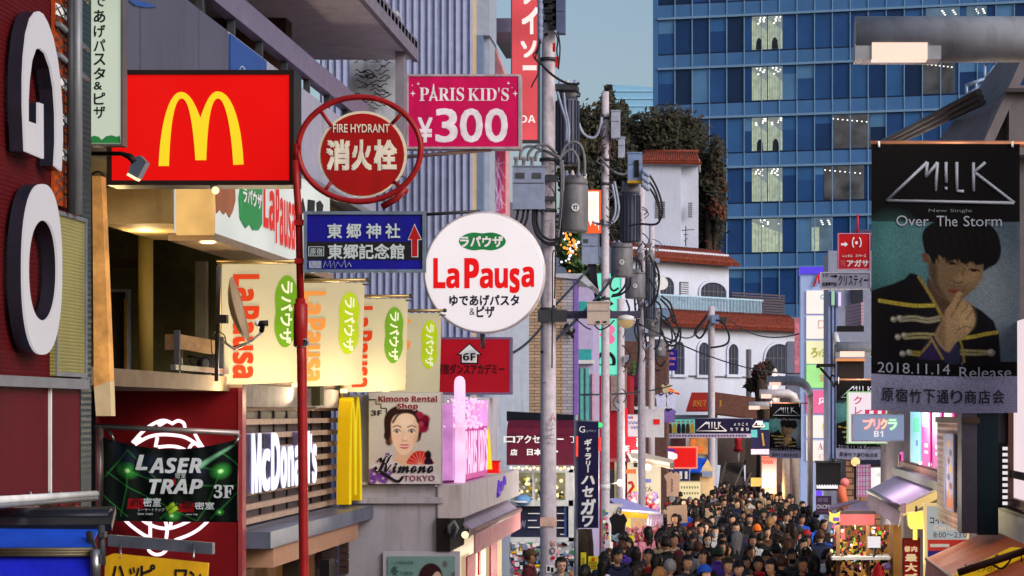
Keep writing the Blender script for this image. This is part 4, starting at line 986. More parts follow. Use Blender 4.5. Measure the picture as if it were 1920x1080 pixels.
for cx,cy,rx,ry,c in((945,200,34,30,(120,20,44)),(940,245,32,30,(140,26,56)),(920,175,22,20,(150,40,66)),(958,225,16,18,(96,14,36)),(926,225,16,14,(170,60,86))):i2.ell(cx,cy,rx,ry,c,.35)
i2.poly([(792,370),(882,370),(890,430),(850,470),(800,445),(765,425),(790,405)],(222,180,152),8)
i2.poly([(760,250),(762,210),(785,175),(840,162),(890,178),(910,220),(914,262),(905,310),(885,355),(855,392),(832,400),(808,390),(780,352),(764,305)],(238,204,178),7)
i2.ell(790,310,26,34,(244,196,172),1.2,.6);i2.ell(882,312,24,34,(236,190,164),1.2,.6);i2.ell(840,215,46,34,(248,224,202),1.3,.7);i2.poly([(884,200),(912,240),(905,310),(880,360),(890,300),(896,250)],(214,172,146),16,.6)
for ex in(793,876):
 i2.ell(ex,266,17,9,(240,226,216),.5);i2.ell(ex,266,9,9.5,(38,24,22),.4);i2.line([(ex-19,266),(ex-8,257),(ex+8,256),(ex+19,265)],5,(44,28,26),5);i2.line([(ex-22,242),(ex,234),(ex+22,242)],7,(92,64,52),6,.85);i2.ell(ex+2.5,263,2.4,2.4,(250,250,250),.5)
i2.line([(832,262),(828,295),(824,312)],6,(214,172,146),8,.6);i2.ell(836,318,16,7,(206,156,132),.9,.8);i2.ell(838,306,7,12,(250,226,206),1,.7)
i2.poly([(802,345),(820,338),(836,341),(852,338),(868,345),(852,361),(835,365),(816,360)],(206,84,90),4);i2.line([(806,347),(836,352),(864,347)],5,(248,240,236),3)
i2.line([(770,215),(800,172),(845,158),(890,172),(912,215)],12,hr,8)
i2.poly([(855,450),(862,415),(885,388),(915,376),(948,380),(975,395),(992,430),(994,450)],(204,40,40),4)
for a in range(9):i2.line([(922,452),(922+66*math.cos(rad(20*a+10)),452-70*math.sin(rad(20*a+10)))],3,(240,170,150),3,.8,False)
i2.ell(968,400,18,26,(34,24,30),.3);i2.poly([(948,450),(955,420),(985,420),(995,450)],(40,26,50),4)
i2.grain(.04)
m_=MB();m_.pbox(690,735,829,909,23.08,.03,M('poster_board',(180,176,172),.6));m_.build('board',kp)
K=lambda a,b,n=0:CF(23.04).P(480+a/3,720+b/3,n)
i2.sheet('picture',kp,lambda a,b:K(a,b),printed('paper_print',.5))
fk=Fr(K(0,0),K(1,0)-K(0,0),K(0,1)-K(0,0),(0,-1,0));m_=MB()
kr=M('kimono_red_letters',(140,34,44),.5);kb=M('kimono_black_letters',(30,24,34),.5);kw=M('kimono_white_outline',(224,214,210),.5)
for nm,a,b,c,d in((sansb('Kimono Rental'),690,66,1020,100),(sansb('Shop'),795,108,912,148)):m_.text(fk,nm,a-3,b-3,c+3,d+3,.003,kw,bold=.09);m_.text(fk,nm,a,b,c,d,.008,kr,bold=.015)
m_.text(fk,sansb('3F'),647,148,708,178,.005,kb,bold=.015);m_.tube([fk.P(a,b,.004)for a,b in((636,88),(676,88),(676,112),(704,112),(704,136),(734,136),(734,164))],.006,kb,4)
m_.text(fk,scriptb('K'),662,395,770,500,.004,kw,bold=.05);m_.text(fk,scriptb('imono'),765,440,1002,502,.004,kw,bold=.07);m_.text(fk,scriptb('K'),664,398,768,498,.012,kb,bold=.02);m_.text(fk,scriptb('imono'),768,443,1000,500,.012,kb,bold=.03);m_.tube([fk.P(a,b,.008)for a,b in spline([(700,490),(740,515),(780,542),(808,545),(828,518)],5)],[.004]+[.016]*19+[.004],kb,6)
m_.text(fk,sansb('TOKYO'),828,510,1010,548,.004,kw,bold=.06);m_.text(fk,sansb('TOKYO'),832,514,1006,545,.009,M('tokyo_letters',(130,60,84),.5),bold=.0);m_.build('lettering',kp)
# lower poster with the sign for winter
wp=sign('window_poster','framed pale green poster with a dark-haired head, low on the corner shop','poster',718,1034,862,1130,23.08,.04,M('poster_white_frame',(190,190,204),.5,var=.1),M('poster_green',(120,156,152),.5,var=.25,scale=6),9)
i3=Ink(727,1043,853,1128,1.2,(132,166,164));i3.ell(735,1050,60,40,(112,150,150),1.2,.7);i3.poly([(778,1128),(782,1090),(790,1066),(806,1056),(822,1062),(830,1080),(834,1128)],(60,34,40),2);i3.poly([(806,1128),(808,1090),(818,1072),(828,1082),(830,1128)],(226,190,172),2);i3.ell(834,1058,5,6,(110,106,112),.6);i3.ell(852,1078,6,6,(110,106,112),.6);i3.ell(846,1112,7,7,(80,130,130),.6);i3.grain(.05)
i3.sheet('picture',wp,lambda a,b:CF(23.06).P(a,b),printed('paper_print',.5));lettering(wp,23.05,[('冬',733,1061,748,1079,M('poster_green_letters',(60,92,96),.5),dict(bold=.02)),('の着物',750,1071,774,1078,M('poster_green_letters',(60,92,96),.5)),('いざ着物体験',734,1052,776,1058,M('poster_green_letters',(60,92,96),.5))],n=.004)
# pink lit tower
pw=lit('pink_tower_white',(255,206,242),1.0,.25,4);pm=lit('pink_tower_magenta',(206,20,150),.75,.25,2.5);plt=lit('pink_tower_pink',(246,150,226),1.0,.3,3)
pt=thing('pink_light_tower','pink and white lit shop tower with glowing balls and candle top','sign tower',W(870,905,24))
m_=MB();m_.lathe(W(862,905,23.6),(0,0,1),[(.062,0),(.062,1.08),(.058,1.13),(.04,1.165),(.01,1.18)],pw,18);m_.build('candle',pt)
m_=MB();m_.box((-3.14,23.35,3.26),(-2.99,23.75,4.1),lit('pink_tower_lilac',(226,150,220),.75,.35,4));m_.build('back_light',pt)
m_=MB();m_.box((-3.02,23.8,3.24),(-2.94,26.3,3.84),pm);m_.box((-2.99,24.6,3.84),(-2.92,26.2,4.15),plt);m_.build('magenta_box',pt)
m_=MB();m_.text(LF(-2.94),sansb("PARIS KID'S"),24.0,3.8,26.2,3.3,.012,pw,bold=.02);m_.build('lettering',pt)
m_=MB();r_=random.Random(4);
for i in range(190):
 px=r_.gauss(868,17);py=r_.uniform(745,800)+(r_.random()**3)*30*(1 if px<850 else .2);m_.ball(W(px,py,23.45+r_.uniform(-.1,.1)),r_.uniform(.010,.020),pw,7,5)
tag(m_.build('glowing_balls',pt),kind='stuff')
yc=thing('yellow_cone','tall yellow cone standing beside the pink lit tower','ornament',W(912,872,27.5));m_=MB();m_.lathe(W(912,880,27.5),(0,0,1),[(.075,0),(.07,.1),(.05,.4),(.03,.52),(.005,.6)],lit('cone_yellow',(250,214,40),.9),18);m_.build('cone',yc)
rx=thing('red_box','bright red box beside the yellow cone on the corner shop','box',W(922,892,27.8));m_=MB();m_.pbox(909,866,935,893,27.6,.2,lit('box_red',(232,20,20),.85));m_.pbox(908,864,936,867,27.6,.22,rd,.01);m_.build('case',rx)
# ------------------------------------------------------------------ white ribbed building with projecting signs
rbm=ribs('ribbed_sheet',(146,154,190),0,.085,.35,.55,.12,.0,.2)
rbb=thing('ribbed_building','tall white ribbed sheet-metal building behind the projecting signs','building',W(800,1400,31))
m_=MB();m_.pbox(600,-60,886,1200,30.2,.9,rbm);m_.build('wall',rbb);m_=MB();sm2=M('rib_seam',(96,104,142),.6);rl2=M('rib_light',(162,170,204),.5,var=.1)
for i in range(22):m_.pbox(602+i*13.2,-60,604.2+i*13.2,1200,30.19,.02,sm2,.012);m_.pbox(604.2+i*13.2,-60,608.5+i*13.2,1200,30.19,.02,rl2,.02)
m_.build('ribs',rbb)
m_=MB();m_.pbox(886,-60,893,1200,30.19,.9,cream);m_.pbox(893,66,906,1200,30.2,.9,M('blue_grey_pilaster',(104,122,152),.6,var=.2));m_.pbox(893,-60,918,66,30.2,.9,M('pale_pilaster',(150,158,178),.6,var=.2));m_.build('pilaster',rbb)
m_=MB();m_.pbox(906,66,918,1200,30.4,.7,M('pale_pilaster',(150,158,178),.6,var=.2));m_.build('corner',rbb)
pbd=thing('pink_block','salmon pink building edge seen right of the white ribbed building','building',W(935,1100,40));m_=MB();m_.poly(CF(40),[(905,470),(905,62),(918,66),(946,140),(946,470)],-1,0,M('salmon_wall',(206,150,158),.7,var=.25,grime=.4));m_.pbox(918,34,962,60,40,3,M('grey_bridge',(108,112,138),.6));m_.build('wall',pbd)
m_=MB();i4=Ink(918,280,948,400,.8,(150,120,170));i4.poly([(930,280),(948,280),(948,400),(934,400)],(190,70,100),2,1,False)
for i in range(40):i4.line([(918+R.random()*30,280+R.random()*120),(918+R.random()*30,280+R.random()*120)],1.5,(210,190,220)if i%2 else(110,60,130),2,.6,False)
i4.sheet('collage_poster',pbd,lambda a,b:CF(39.9).P(a,b),printed('paper_print'))
# Paris sign
ps=sign('price_sign','magenta price sign in white lettering reading 300, above the round sign','sign',762,139,976,279,28.2,.25,M('sign_rust_frame',(176,160,170),.5,.3,var=.3,grime=.5),M('sign_magenta',(192,10,84),.45,var=.16,grime=.25),4)
pwh=M('paris_white',(226,218,230),.5)
lettering(ps,28.2,[(serifb('P'),786,164,804,189,pwh),(serifb('RIS'),822,164,870,189,pwh),(serifb("KID'S"),877,164,954,189,pwh),('¥',783,220,811,267,pwh,dict(bold=.03)),('3',816,203,858,267,pwh,dict(bold=.025)),('0',862,203,905,267,pwh,dict(bold=.025)),('0',909,203,952,267,pwh,dict(bold=.025))])
m_=MB();fr=CF(28.2);n=-.008
for pts in([(812,157),(813.5,157),(815,172),(821,189),(817,189),(813.5,176),(812,176),(808,189),(804,189),(810,172)],[(806,181),(819,181),(819.5,183.5),(805,183.5)],[(809,172),(816,172),(816.5,174.5),(808.5,174.5)]):m_.poly(fr,pts,None,n,pwh);n+=.001
for cx,cy,s in((774,175,6),(784,157,4),(953,156,4),(966,175,6),(773,160,2),(960,164,2)):m_.poly(fr,[(cx,cy-s),(cx+s*.2,cy-s*.2),(cx+s,cy),(cx+s*.2,cy+s*.2),(cx,cy+s),(cx-s*.2,cy+s*.2),(cx-s,cy),(cx-s*.2,cy-s*.2)],None,-.008,pwh)
m_.build('emblem',ps);m_=MB();m_.tube([W(762,294,28.3),W(922,281,28.3)],.025,M('rusty_tube',(146,120,116),.6));m_.tube([W(760,140,28.5),W(760,300,30)],.03,grey);m_.build('bracket',ps)
# round sign
rsn=thing('round_sign','large round white lit sign with green blob and red lettering','sign',W(908,625,26))
m_=MB();m_.lathe(W(908,511,26.0),(0,-1,0),[(.70,-.22),(.735,-.2),(.745,-.08),(.745,.0),(.725,.012)],M('round_sign_rim',(196,186,190),.4,.3),56);m_.build('rim',rsn)
m_=MB();m_.lathe(W(908,511,26.0),(0,-1,0),[(.722,.0),(.72,.016),(.70,.022),(.001,.024)],lit('round_sign_face',(238,230,234),.82,.08,.8),56,False);m_.build('face',rsn)
m_=MB();m_.poly(CF(26),blob(905,453,44,19,44,.2,False),None,.028,M('blob_green',(30,124,68),.5));m_.build('emblem',rsn)
lr=lit('round_red',(222,14,18),.85,.04);ln=M('round_navy',(26,20,48),.5)
lettering(rsn,26,[('ラパウザ',863,443,944,464,wt,dict(bold=.04)),(sansb('L'),813,484,836,541,lr,dict(bold=.02)),(sansb('a'),837,503,862,541,lr,dict(bold=.03)),(sansb('P'),871,484,899,541,lr,dict(bold=.03)),(sansb('a'),900,503,925,541,lr,dict(bold=.03)),(sansb('u'),928,503,953,541,lr,dict(bold=.03)),(sansb('s'),956,503,975,550,lr,dict(bold=.03)),(sansb('a'),978,500,1002,539,lr,dict(bold=.03)),('ゆであげパスタ',843,553,974,574,ln,dict(bold=.035)),('&',881,578,891,591,ln),('ピザ',894,574,928,596,ln,dict(bold=.035))],n=.032)
m_=MB();m_.tube([W(800,402,26.1),W(900,396,26.1)],.02,dgrey);m_.tube([W(800,402,26.1),W(780,400,29.9)],.025,grey);m_.tube([W(905,622,26.1),W(905,650,28.4)],.03,dgrey);m_.build('bracket',rsn)
# red 6F sign
sf=sign('academy_sign','red projecting sign with white house symbol and black katakana, below the round sign','sign',816,632,959,740,28.5,.2,M('sign_mauve_frame',(120,104,140),.45,.4,var=.2),lit('academy_red',(178,12,34),.62,.3,1.2),4)
m_=MB();fr=CF(28.5);hs=[(880,646),(900,664),(894,664),(894,680),(866,680),(866,664),(860,664)];m_.poly(fr,[(880,643),(905,666),(897,666),(897,683),(863,683),(863,666),(855,666)],None,-.009,bk);m_.poly(fr,hs,None,-.006,wt);m_.build('emblem',sf)
lettering(sf,28.5,[(sansb('6F'),868,662,892,676,bk,dict(bold=.01)),('原宿',818,682,842,702,M('dull_black_letters',(66,8,14),.6),dict(bold=.04)),('ダンスアカデミー',843,682,946,702,M('dull_black_letters',(66,8,14),.6),dict(bold=.04))],n=-.004)
# tall red sign behind the first utility pole
dsn=sign('tall_red_sign','tall red lit sign with white katakana behind the first utility pole','sign',958,-80,1010,264,39,.4,M('sign_grey_edge',(72,70,84),.5,.4),lit('tall_sign_red',(226,84,92),.85,.45,.7),2)
lw2=lit('tall_sign_white',(244,230,226),.9,.08)
lettering(dsn,39,[('ダ',978,-40,1010,8,lw2,dict(bold=.04)),('イ',978,12,1010,64,lw2,dict(bold=.05)),('ソ',976,76,1006,108,lw2,dict(bold=.05)),('ー',980,122,1006,132,lw2,dict(bold=.04)),(sansb('DA'),976,216,1004,230,lw2)],n=-.006)
# ------------------------------------------------------------------ utility poles with their equipment
finm=M('transformer_fins',(70,74,92),.5,.3,var=.2);trm=M('transformer_grey',(112,112,120),.55,.15,var=.22,scale=8,grime=.5,bump=.15)
bush=M('porcelain_bushing',(190,180,186),.25,var=.1);emb=M('white_enamel',(206,206,210),.4)
def pole(name,label,px,Y,top,r0,r1,lean=0,group='concrete utility poles'):
 t=thing(name,label,'utility pole',(X(px,Y),Y,gz(Y)),group)
 zt=Z(top,Y);m_=MB();n=10
 m_.tube([(X(px,Y)+lean*i/n,Y,gz(Y)-.2+(zt-gz(Y)+.2)*i/n)for i in range(n+1)],[r0+(r1-r0)*i/n for i in range(n+1)],concrete,20);m_.build('shaft',t);return t
def loops(t,Y,lst,r=.02,name='cable',m=rubber):
 for pts in lst:
  m_=MB();m_.tube(spline([tuple(W(a,b,Y+(c[0]if c else 0)))for a,b,*c in pts],6),r,m,6);m_.build(name,t)
def transformer(label,x0,y0,x1,y1,Y,mark=True,nb=4,fins=False):
 k=Y/F;cx=(x0+x1)/2;r=(x1-x0)/2*k;h=(y1-y0)*k
 t=thing('transformer',label,'transformer',W(cx,y1,Y),'grey transformers on the utility poles');c=W(cx,y1,Y)
 m_=MB();m_.lathe(c,(0,0,1),[(r*.92,0),(r,h*.04),(r,h*.8),(r*.94,h*.84)],trm if not fins else finm,26)
 if fins:
  for i in range(18):a=2*math.pi*i/18;m_.fbox(Fr(c+Vector((0,0,h*.02)),(-math.sin(a),math.cos(a),0),(0,0,1),(math.cos(a),math.sin(a),0)),-.012,0,.012,h*.78,r*.95,r*1.14,finm)
 m_.build('tank',t)
 m_=MB();m_.lathe(c+Vector((0,0,h*.84)),(0,0,1),[(r*.98,0),(r*.98,h*.05),(r*.8,h*.16)],trm,22);m_.build('lid',t)
 for i in range(nb):
  a=x0+(x1-x0)*(.15+.7*i/max(1,nb-1));b=MB();b.lathe(W(a,y0+6,Y-r*.3),(0,0,1),[(.02,0),(.045,.01),(.03,.04),(.045,.06),(.03,.1),(.018,.14)],bush if i%2 else boxgrey,10);b.build('bushing',t)
 if mark:
  m_=MB();fr=CF(Y-r-.012);yc=y0+(y1-y0)*.56;m_.disc(fr,cx,yc,7.5*34/Y,7.5*34/Y,0,.006,emb,20);m_.text(fr,'灯',cx-4.5*34/Y,yc-4.5*34/Y,cx+4.5*34/Y,yc+4.5*34/Y,.01,bk,bold=.03);m_.build('emblem',t)
 return t
def cabinet(label,x0,y0,x1,y1,Y,d,m=None,vents=2,name='switch_cabinet'):
 t=thing(name,label,'cabinet',W((x0+x1)/2,y1,Y+d/2));m_=MB();m_.pbox(x0,y0,x1,y1,Y,d,m or boxgrey);m_.pbox(x0-1,y0-2,x1+1,y0,Y-.02,d+.04,m or boxgrey);m_.build('case',t)
 m_=MB();w=x1-x0;h=y1-y0
 for i in range(vents):a=x0+w*(.1+.52*i);m_.pbox(a,y0+h*.15,a+w*.28,y0+h*.28,Y-.004,.01,M('vent_dark',(66,70,78),.6),.01)
 m_.pbox(x0+1,y0+h*.38,x1-1,y0+h*.4,Y-.002,.01,M('seam_dark',(70,78,96),.6),.006)
 m_.build('vent',t);return t
p1=pole('utility_pole','thick concrete utility pole with doodles and stickers, nearest of the poles',1028,34,-60,.138,.102)
m_=MB()
for y in(112,300,332,395,580,597):m_.lathe(W(1028,y,34),(0,0,1),[(.142,-.025),(.142,.025)],dgrey,20)
m_.build('band',p1)
m_=MB();fr=CF(33.86)
m_.tube([fr.P(a,b,.006)for a,b in((1033,790),(1037,774),(1041,790))],.006,rd,5);m_.tube([fr.P(a,b,.006)for a,b in((1035,785),(1040,785))],.005,rd,5)
r_=random.Random(9)
for y in(797,806,816,824,832):
 x=1022+r_.random()*3;m_.tube([fr.P(x+q*2.2,y+r_.uniform(-4,4),.004)for q in range(8)],.0035,bk,4)
m_.fbox(fr,1013,970,1044,987,.004,.01,M('pole_label',(206,170,160),.6));m_.fbox(fr,1034,1014,1042,1023,-.01,.004,M('pole_label',(206,170,160),.6));m_.disc(fr,1036,1033,5,6,.0,.006,M('ring_sticker',(110,80,70),.6),16);m_.disc(fr,1036,1033,3,4,.006,.008,concrete,16);m_.disc(fr,1037,1046,4,3.5,.0,.006,rd,12);m_.fbox(fr,1024,1060,1040,1074,0,.006,wt);m_.fbox(fr,1026,1062,1031,1071,.006,.008,bk);m_.fbox(fr,1033,1064,1038,1073,.006,.008,bk)
m_.tube([fr.P(a,b,.006)for a,b in((1034,1024),(1037,1017),(1040,1024))],.005,rd,5);m_.tube([fr.P(1016+q*3,716+3*(q%2),.004)for q in range(4)],.004,bk,4);m_.build('sticker',p1)
loops(p1,33.8,[[(1041,470),(1036,480),(1036,560),(1035,690)],[(1041,300),(1042,420),(1040,560)]],.012,'riser_cable')
# top hardware
for i,y in enumerate((12,40,66)):
 t=thing('insulator',('topmost porcelain insulator on the nearest utility pole','middle porcelain insulator on the nearest utility pole','lowest porcelain insulator on the nearest utility pole')[i],'insulator',W(1013,y+8,33.75),'insulators at the top of the nearest pole');m_=MB();m_.lathe(W(1013,y+8,33.75),(0,0,1),[(.02,-.06),(.045,-.04),(.03,-.01),(.04,.0),(.05,.06),(.04,.14),(.055,.17),(.03,.19)],M('insulator_glaze',(130,140,170),.2,var=.2),14);m_.build('body',t);m_=MB();m_.tube([W(1013,y+2,33.75),W(1026,y-2,33.9)],.02,black);m_.build('bracket',t)
cabinet('dark grey box at the very top of the nearest utility pole',1043,-6,1059,62,33.7,.2,M('pole_box_blue',(84,92,126),.5,.2),0)
t=thing('switch_gear','black clamp hardware with wires at the top of the nearest utility pole','switchgear',W(1032,75,33.7));m_=MB()
for a,b,c,d in((1018,-4,1044,6),(1020,16,1042,24),(1022,30,1042,38),(1028,44,1044,54),(1036,2,1042,48)):m_.pbox(a,b,c,d,33.72,.14,black)
m_.build('body',t);loops(t,33.6,[[(1013,74),(1006,95),(1000,105),(1010,118)],[(1014,76),(1010,92),(1004,108),(1013,120)],[(1012,118),(1008,140),(1000,155),(996,164)],[(1040,60),(1046,75),(1044,95),(1048,120)],[(1046,60),(1050,90),(1047,130)]],.012);m_=MB();m_.pbox(1036,80,1041,96,33.7,.05,rd);m_.pbox(1041,106,1048,126,33.7,.06,rd);m_.build('red_fuse',t)
t=transformer('tall finned dark transformer near the top of the nearest pole',1044,160,1084,310,34.3,False,3,True);loops(t,33.8,[[(1045,172),(1053,200),(1062,230),(1062,265)],[(1057,174),(1060,205),(1066,235),(1066,268)]],.022,m=boxgrey);loops(t,33.7,[[(1012,117),(1035,140),(1060,155),(1080,158),(1086,155)]],.022);m_=MB();m_.pbox(1040,157,1082,168,34,.5,dgrey);m_.tube([W(1082,172,33.9),W(1087,176,33.9),W(1086,181,33.9),W(1081,180,33.9)],.02,dgrey);m_.build('bracket',t)
c1=cabinet('blue-grey switch cabinet on the left of the nearest utility pole',961,312,1021,392,33.7,.35);
for i,a in enumerate((968,982,998)):
 b=MB();b.lathe(W(a,312,33.85),(0,0,1),[(.03,0),(.03,.1),(.045,.11),(.045,.15)],bush,10);b.build('bushing',c1)
loops(c1,33.75,[[(975,300),(978,282),(992,274),(1015,280),(1040,292),(1052,300)],[(990,302),(992,286),(1005,274),(1024,272),(1044,288)],[(1004,302),(1006,288),(1016,282),(1032,286),(1050,296)]],.024,m=M('cable_grey',(104,104,112),.5));loops(c1,33.8,[[(972,392),(970,404),(966,420)],[(982,392),(980,408),(974,424)],[(990,392),(988,410),(980,430)],[(1000,392),(1000,420),(1010,445),(1032,456),(1050,445),(1054,410)],[(1008,392),(1007,416),(1016,440),(1034,450),(1048,440),(1050,400)],[(1003,392),(1004,425),(1018,452),(1036,459),(1052,448),(1056,330)]],.02)
m_=MB();m_.pbox(1010,330,1046,340,33.75,.1,dgrey);m_.pbox(1012,368,1042,376,33.75,.1,dgrey);m_.build('clamp',c1)
t=transformer('round grey transformer with white disc mark, on the nearest utility pole',1055,330,1103,435,34.1);loops(t,33.8,[[(1050,300),(1060,275),(1076,266),(1090,275),(1096,300),(1096,330)],[(1048,300),(1062,284),(1074,282),(1084,300),(1084,332)],[(1050,296),(1053,330),(1052,380),(1048,430)],[(1054,300),(1056,340),(1050,420),(1046,446)]],.024,m=M('cable_grey',(104,104,112),.5))
ca=thing('cross_arm','long dark steel cross-arm across the utility poles at mid height','cross-arm',W(1100,600,34));m_=MB();m_.pbox(1008,581,1062,603,33.8,.12,dgrey);m_.pbox(1040,583,1200,597,33.95,.1,M('arm_violet_grey',(72,68,92),.5,.4));m_.build('bar',ca);loops(ca,33.9,[[(1078,596),(1096,612),(1108,618)],[(1112,606),(1124,618),(1140,612),(1152,600)],[(1050,602),(1060,598),(1070,590)]],.012)
bb=cabinet('beige square cabinet hung on the dark cross-arm',1101,567,1142,608,33.6,.3,M('beige_cabinet',(176,160,152),.5,var=.1,grime=.2),0);m_=MB();m_.pbox(1118,602,1125,606,33.59,.02,dgrey,.006);m_.pbox(1131,602,1138,605,33.59,.02,dgrey,.006);m_.build('label_plate',bb)
dl=thing('dome_lamp','half-round cream street lamp below the dark cross-arm','lamp',W(1174,616,34));m_=MB();m_.lathe(W(1174,601,34),(0,0,-1),[(.13,-.06),(.135,0),(.12,.06),(.07,.11),(.01,.125)],lit('dome_cream',(196,166,120),.6),20);m_.build('shade',dl);m_=MB();m_.lathe(W(1174,596,34),(0,0,1),[(.14,-.04),(.14,.02),(.05,.05)],white,18);m_.build('cap',dl)
cabinet('small grey-blue switch cabinet left of the second utility pole',1091,440,1122,495,50,.4,None,1)
t=thing('drop_cables','bundle of black cables hanging below the small grey-blue cabinet','cables',W(1112,565,50));loops(t,50.1,[[(1104+i*1.6,495),(1106+i*1.5,520),(1114+i,545+i),(1118+i,566)]for i in range(9)],.022);loops(t,50,[[(1122,548),(1130,556),(1138,540),(1140,500),(1138,440)],[(1120,560),(1128,548),(1133,520),(1132,470)]],.02)
# second pole
p2=pole('utility_pole','slimmer concrete utility pole covered in stickers at its foot, second from the front',1135,50,172,.108,.085);m_=MB();fr=CF(49.88);r_=random.Random(3)
stc=[M('stk%d'%i,c,.5)for i,c in enumerate(((220,60,120),(40,40,60),(230,190,40),(90,150,200),(230,230,230),(200,40,40),(60,140,90),(240,150,180)))]
for i in range(46):a,b=1129+r_.random()*9,955+r_.random()*110;w,h=r_.uniform(2,5),r_.uniform(2,6);m_.fbox(fr,a,b,a+w,b+h,-.02,.002+i*.0004,r_.choice(stc))
tag(m_.build('stickers',p2),kind='stuff')
m_=MB();m_.lathe(W(1135,913,50),(0,0,1),[(.112,-.06),(.112,.06)],white,18)
for y in(222,300,345,560):m_.lathe(W(1135,y,50),(0,0,1),[(.112,-.03),(.112,.03)],dgrey,16)
m_.build('band',p2)
loops(p2,49.8,[[(1083,225),(1092,248),(1106,258),(1118,255),(1126,235),(1128,220)]],.035,m=M('cable_pale',(150,156,178),.5));loops(p2,49.8,[[(1126,295),(1140,312),(1155,324),(1170,327),(1178,320)]],.03,m=M('cable_grey',(104,104,112),.5));loops(p2,49.8,[[(1128,225),(1122,245),(1128,260),(1124,280)],[(1133,240),(1127,262),(1132,285),(1120,300)],[(1141,245),(1146,265),(1142,285),(1148,300)],[(1118,298),(1124,296),(1134,303)]],.02,m=M('wire_maroon',(84,56,70),.6))
cabinet('white-grey box near the top of the second utility pole',1146,208,1162,258,49.7,.3,M('pole_box_pale',(150,156,178),.5),0)
cabinet('narrow pale box below the white-grey box on the second pole',1159,258,1171,295,49.9,.2,M('pole_box_pale',(150,156,178),.5),0)
c2=cabinet('tall blue-grey cutout switch with three tilted insulators, right of second pole',1177,287,1203,342,50,.4,M('pole_box_mid',(112,132,170),.5),0);m_=MB();m_.pbox(1190,300,1198,332,49.98,.06,black,.02);m_.pbox(1177,338,1204,343,49.96,.3,M('brass_plate',(190,150,50),.5,.3));m_.build('opening',c2)
for i in range(3):
 b=MB();y=318+i*13;b.lathe(W(1203,y,49.9),(.75,0,-.65),[(.03,0),(.07,.04),(.05,.09),(.07,.13),(.05,.18),(.06,.22),(.02,.25)],boxgrey,10);b.build('insulator',c2)
loops(c2,49.9,[[(1217,327),(1228,345),(1238,370),(1242,395),(1236,415),(1225,421),(1200,420),(1178,424)],[(1217,340),(1228,358),(1236,385),(1236,412)],[(1217,352),(1226,365),(1234,385),(1240,400)]],.028)
t=transformer('tall finned transformer between the second pole and the tiled tower',1164,345,1199,455,50.5,False,3,True);loops(t,49.9,[[(1152,340),(1158,370),(1160,395),(1152,415),(1135,422),(1110,416)],[(1148,345),(1154,380),(1152,405),(1140,420),(1118,420)]],.026,m=M('cable_pale',(150,156,178),.5))
t=transformer('square-shouldered grey transformer with white disc mark, behind the second pole',1145,455,1187,520,52);loops(t,51.5,[[(1175,520),(1172,535),(1160,550),(1148,553)],[(1182,520),(1180,538),(1164,552),(1146,556)],[(1148,520),(1144,536),(1150,545),(1160,540)],[(1180,455),(1188,425),(1184,405),(1165,402)],[(1150,452),(1144,430),(1150,408)]],.026)
p3=pole('utility_pole','concrete utility pole third from the front, behind the grey transformers',1203,66,340,.13,.1);loops(p3,65.8,[[(1195,480),(1190,560),(1198,640),(1194,700)],[(1210,470),(1214,520),(1208,580),(1212,650)]],.03)
t=transformer('grey transformer with white disc mark, third from the front',1172,505,1210,560,64);loops(t,63.6,[[(1180,505),(1176,490),(1186,484),(1200,490),(1204,510)],[(1174,562),(1180,580),(1172,590),(1182,600),(1176,612)],[(1195,560),(1200,590),(1190,615),(1196,640)]],.03)
t=transformer('finned transformer half hidden behind the third utility pole',1206,470,1228,600,68,False,2,True);loops(t,67,[[(1218,478),(1226,500),(1230,520)],[(1204,500),(1216,520),(1228,545),(1222,570)],[(1228,490),(1236,520),(1230,560),(1216,575)]],.035)
p4=pole('utility_pole','concrete utility pole fourth from the front, by the pale sign boards',1164,72,560,.15,.12);p5=pole('utility_pole','slim concrete pole beside the third utility pole',1222,78,420,.12,.1)
t=transformer('pale grey transformer beside the dark slatted windows, fourth from the front',1210,580,1240,631,78);loops(t,77,[[(1214,580),(1222,566),(1234,568),(1240,585),(1236,640),(1226,655)],[(1240,590),(1252,600),(1262,620),(1268,640),(1262,655),(1250,658)],[(1238,596),(1256,612),(1260,640),(1248,652)]],.035)
t=transformer('small grey transformer under the fourth one',1226,636,1249,668,84);loops(t,83,[[(1230,668),(1232,680),(1240,686),(1247,676)],[(1228,668),(1226,690),(1238,695)]],.035)
t=thing('junction_box','blue junction box with black cable coil beside the lower tiled roof','junction box',W(1246,620,78));m_=MB();m_.pbox(1237,580,1255,600,78,.3,M('pole_box_mid',(112,132,170),.5));m_.build('case',t);loops(t,77.5,[[(1238,604),(1252,598),(1266,590)],[(1240,555),(1256,568),(1262,585),(1268,605)],[(1238,560),(1254,578),(1262,600)],[(1240,618),(1250,640),(1268,635),(1272,612),(1258,600)],[(1240,625),(1256,648),(1274,640),(1276,615)]],.04)
p6=pole('utility_pole','light blue-grey pole standing alone before the white villa',1334,112,575,.2,.17);loops(p6,111,[[(1326,590),(1312,610),(1304,625),(1312,634),(1322,622),(1330,600)],[(1324,594),(1306,616),(1302,628)],[(1342,600),(1356,605),(1366,625),(1366,640),(1356,648),(1332,652)]],.06);m_=MB();m_.pbox(1334,590,1348,606,111.5,.4,M('pole_box_mid',(112,132,170),.5));m_.pbox(1350,594,1362,608,111.5,.3,dgrey);m_.build('case',p6)
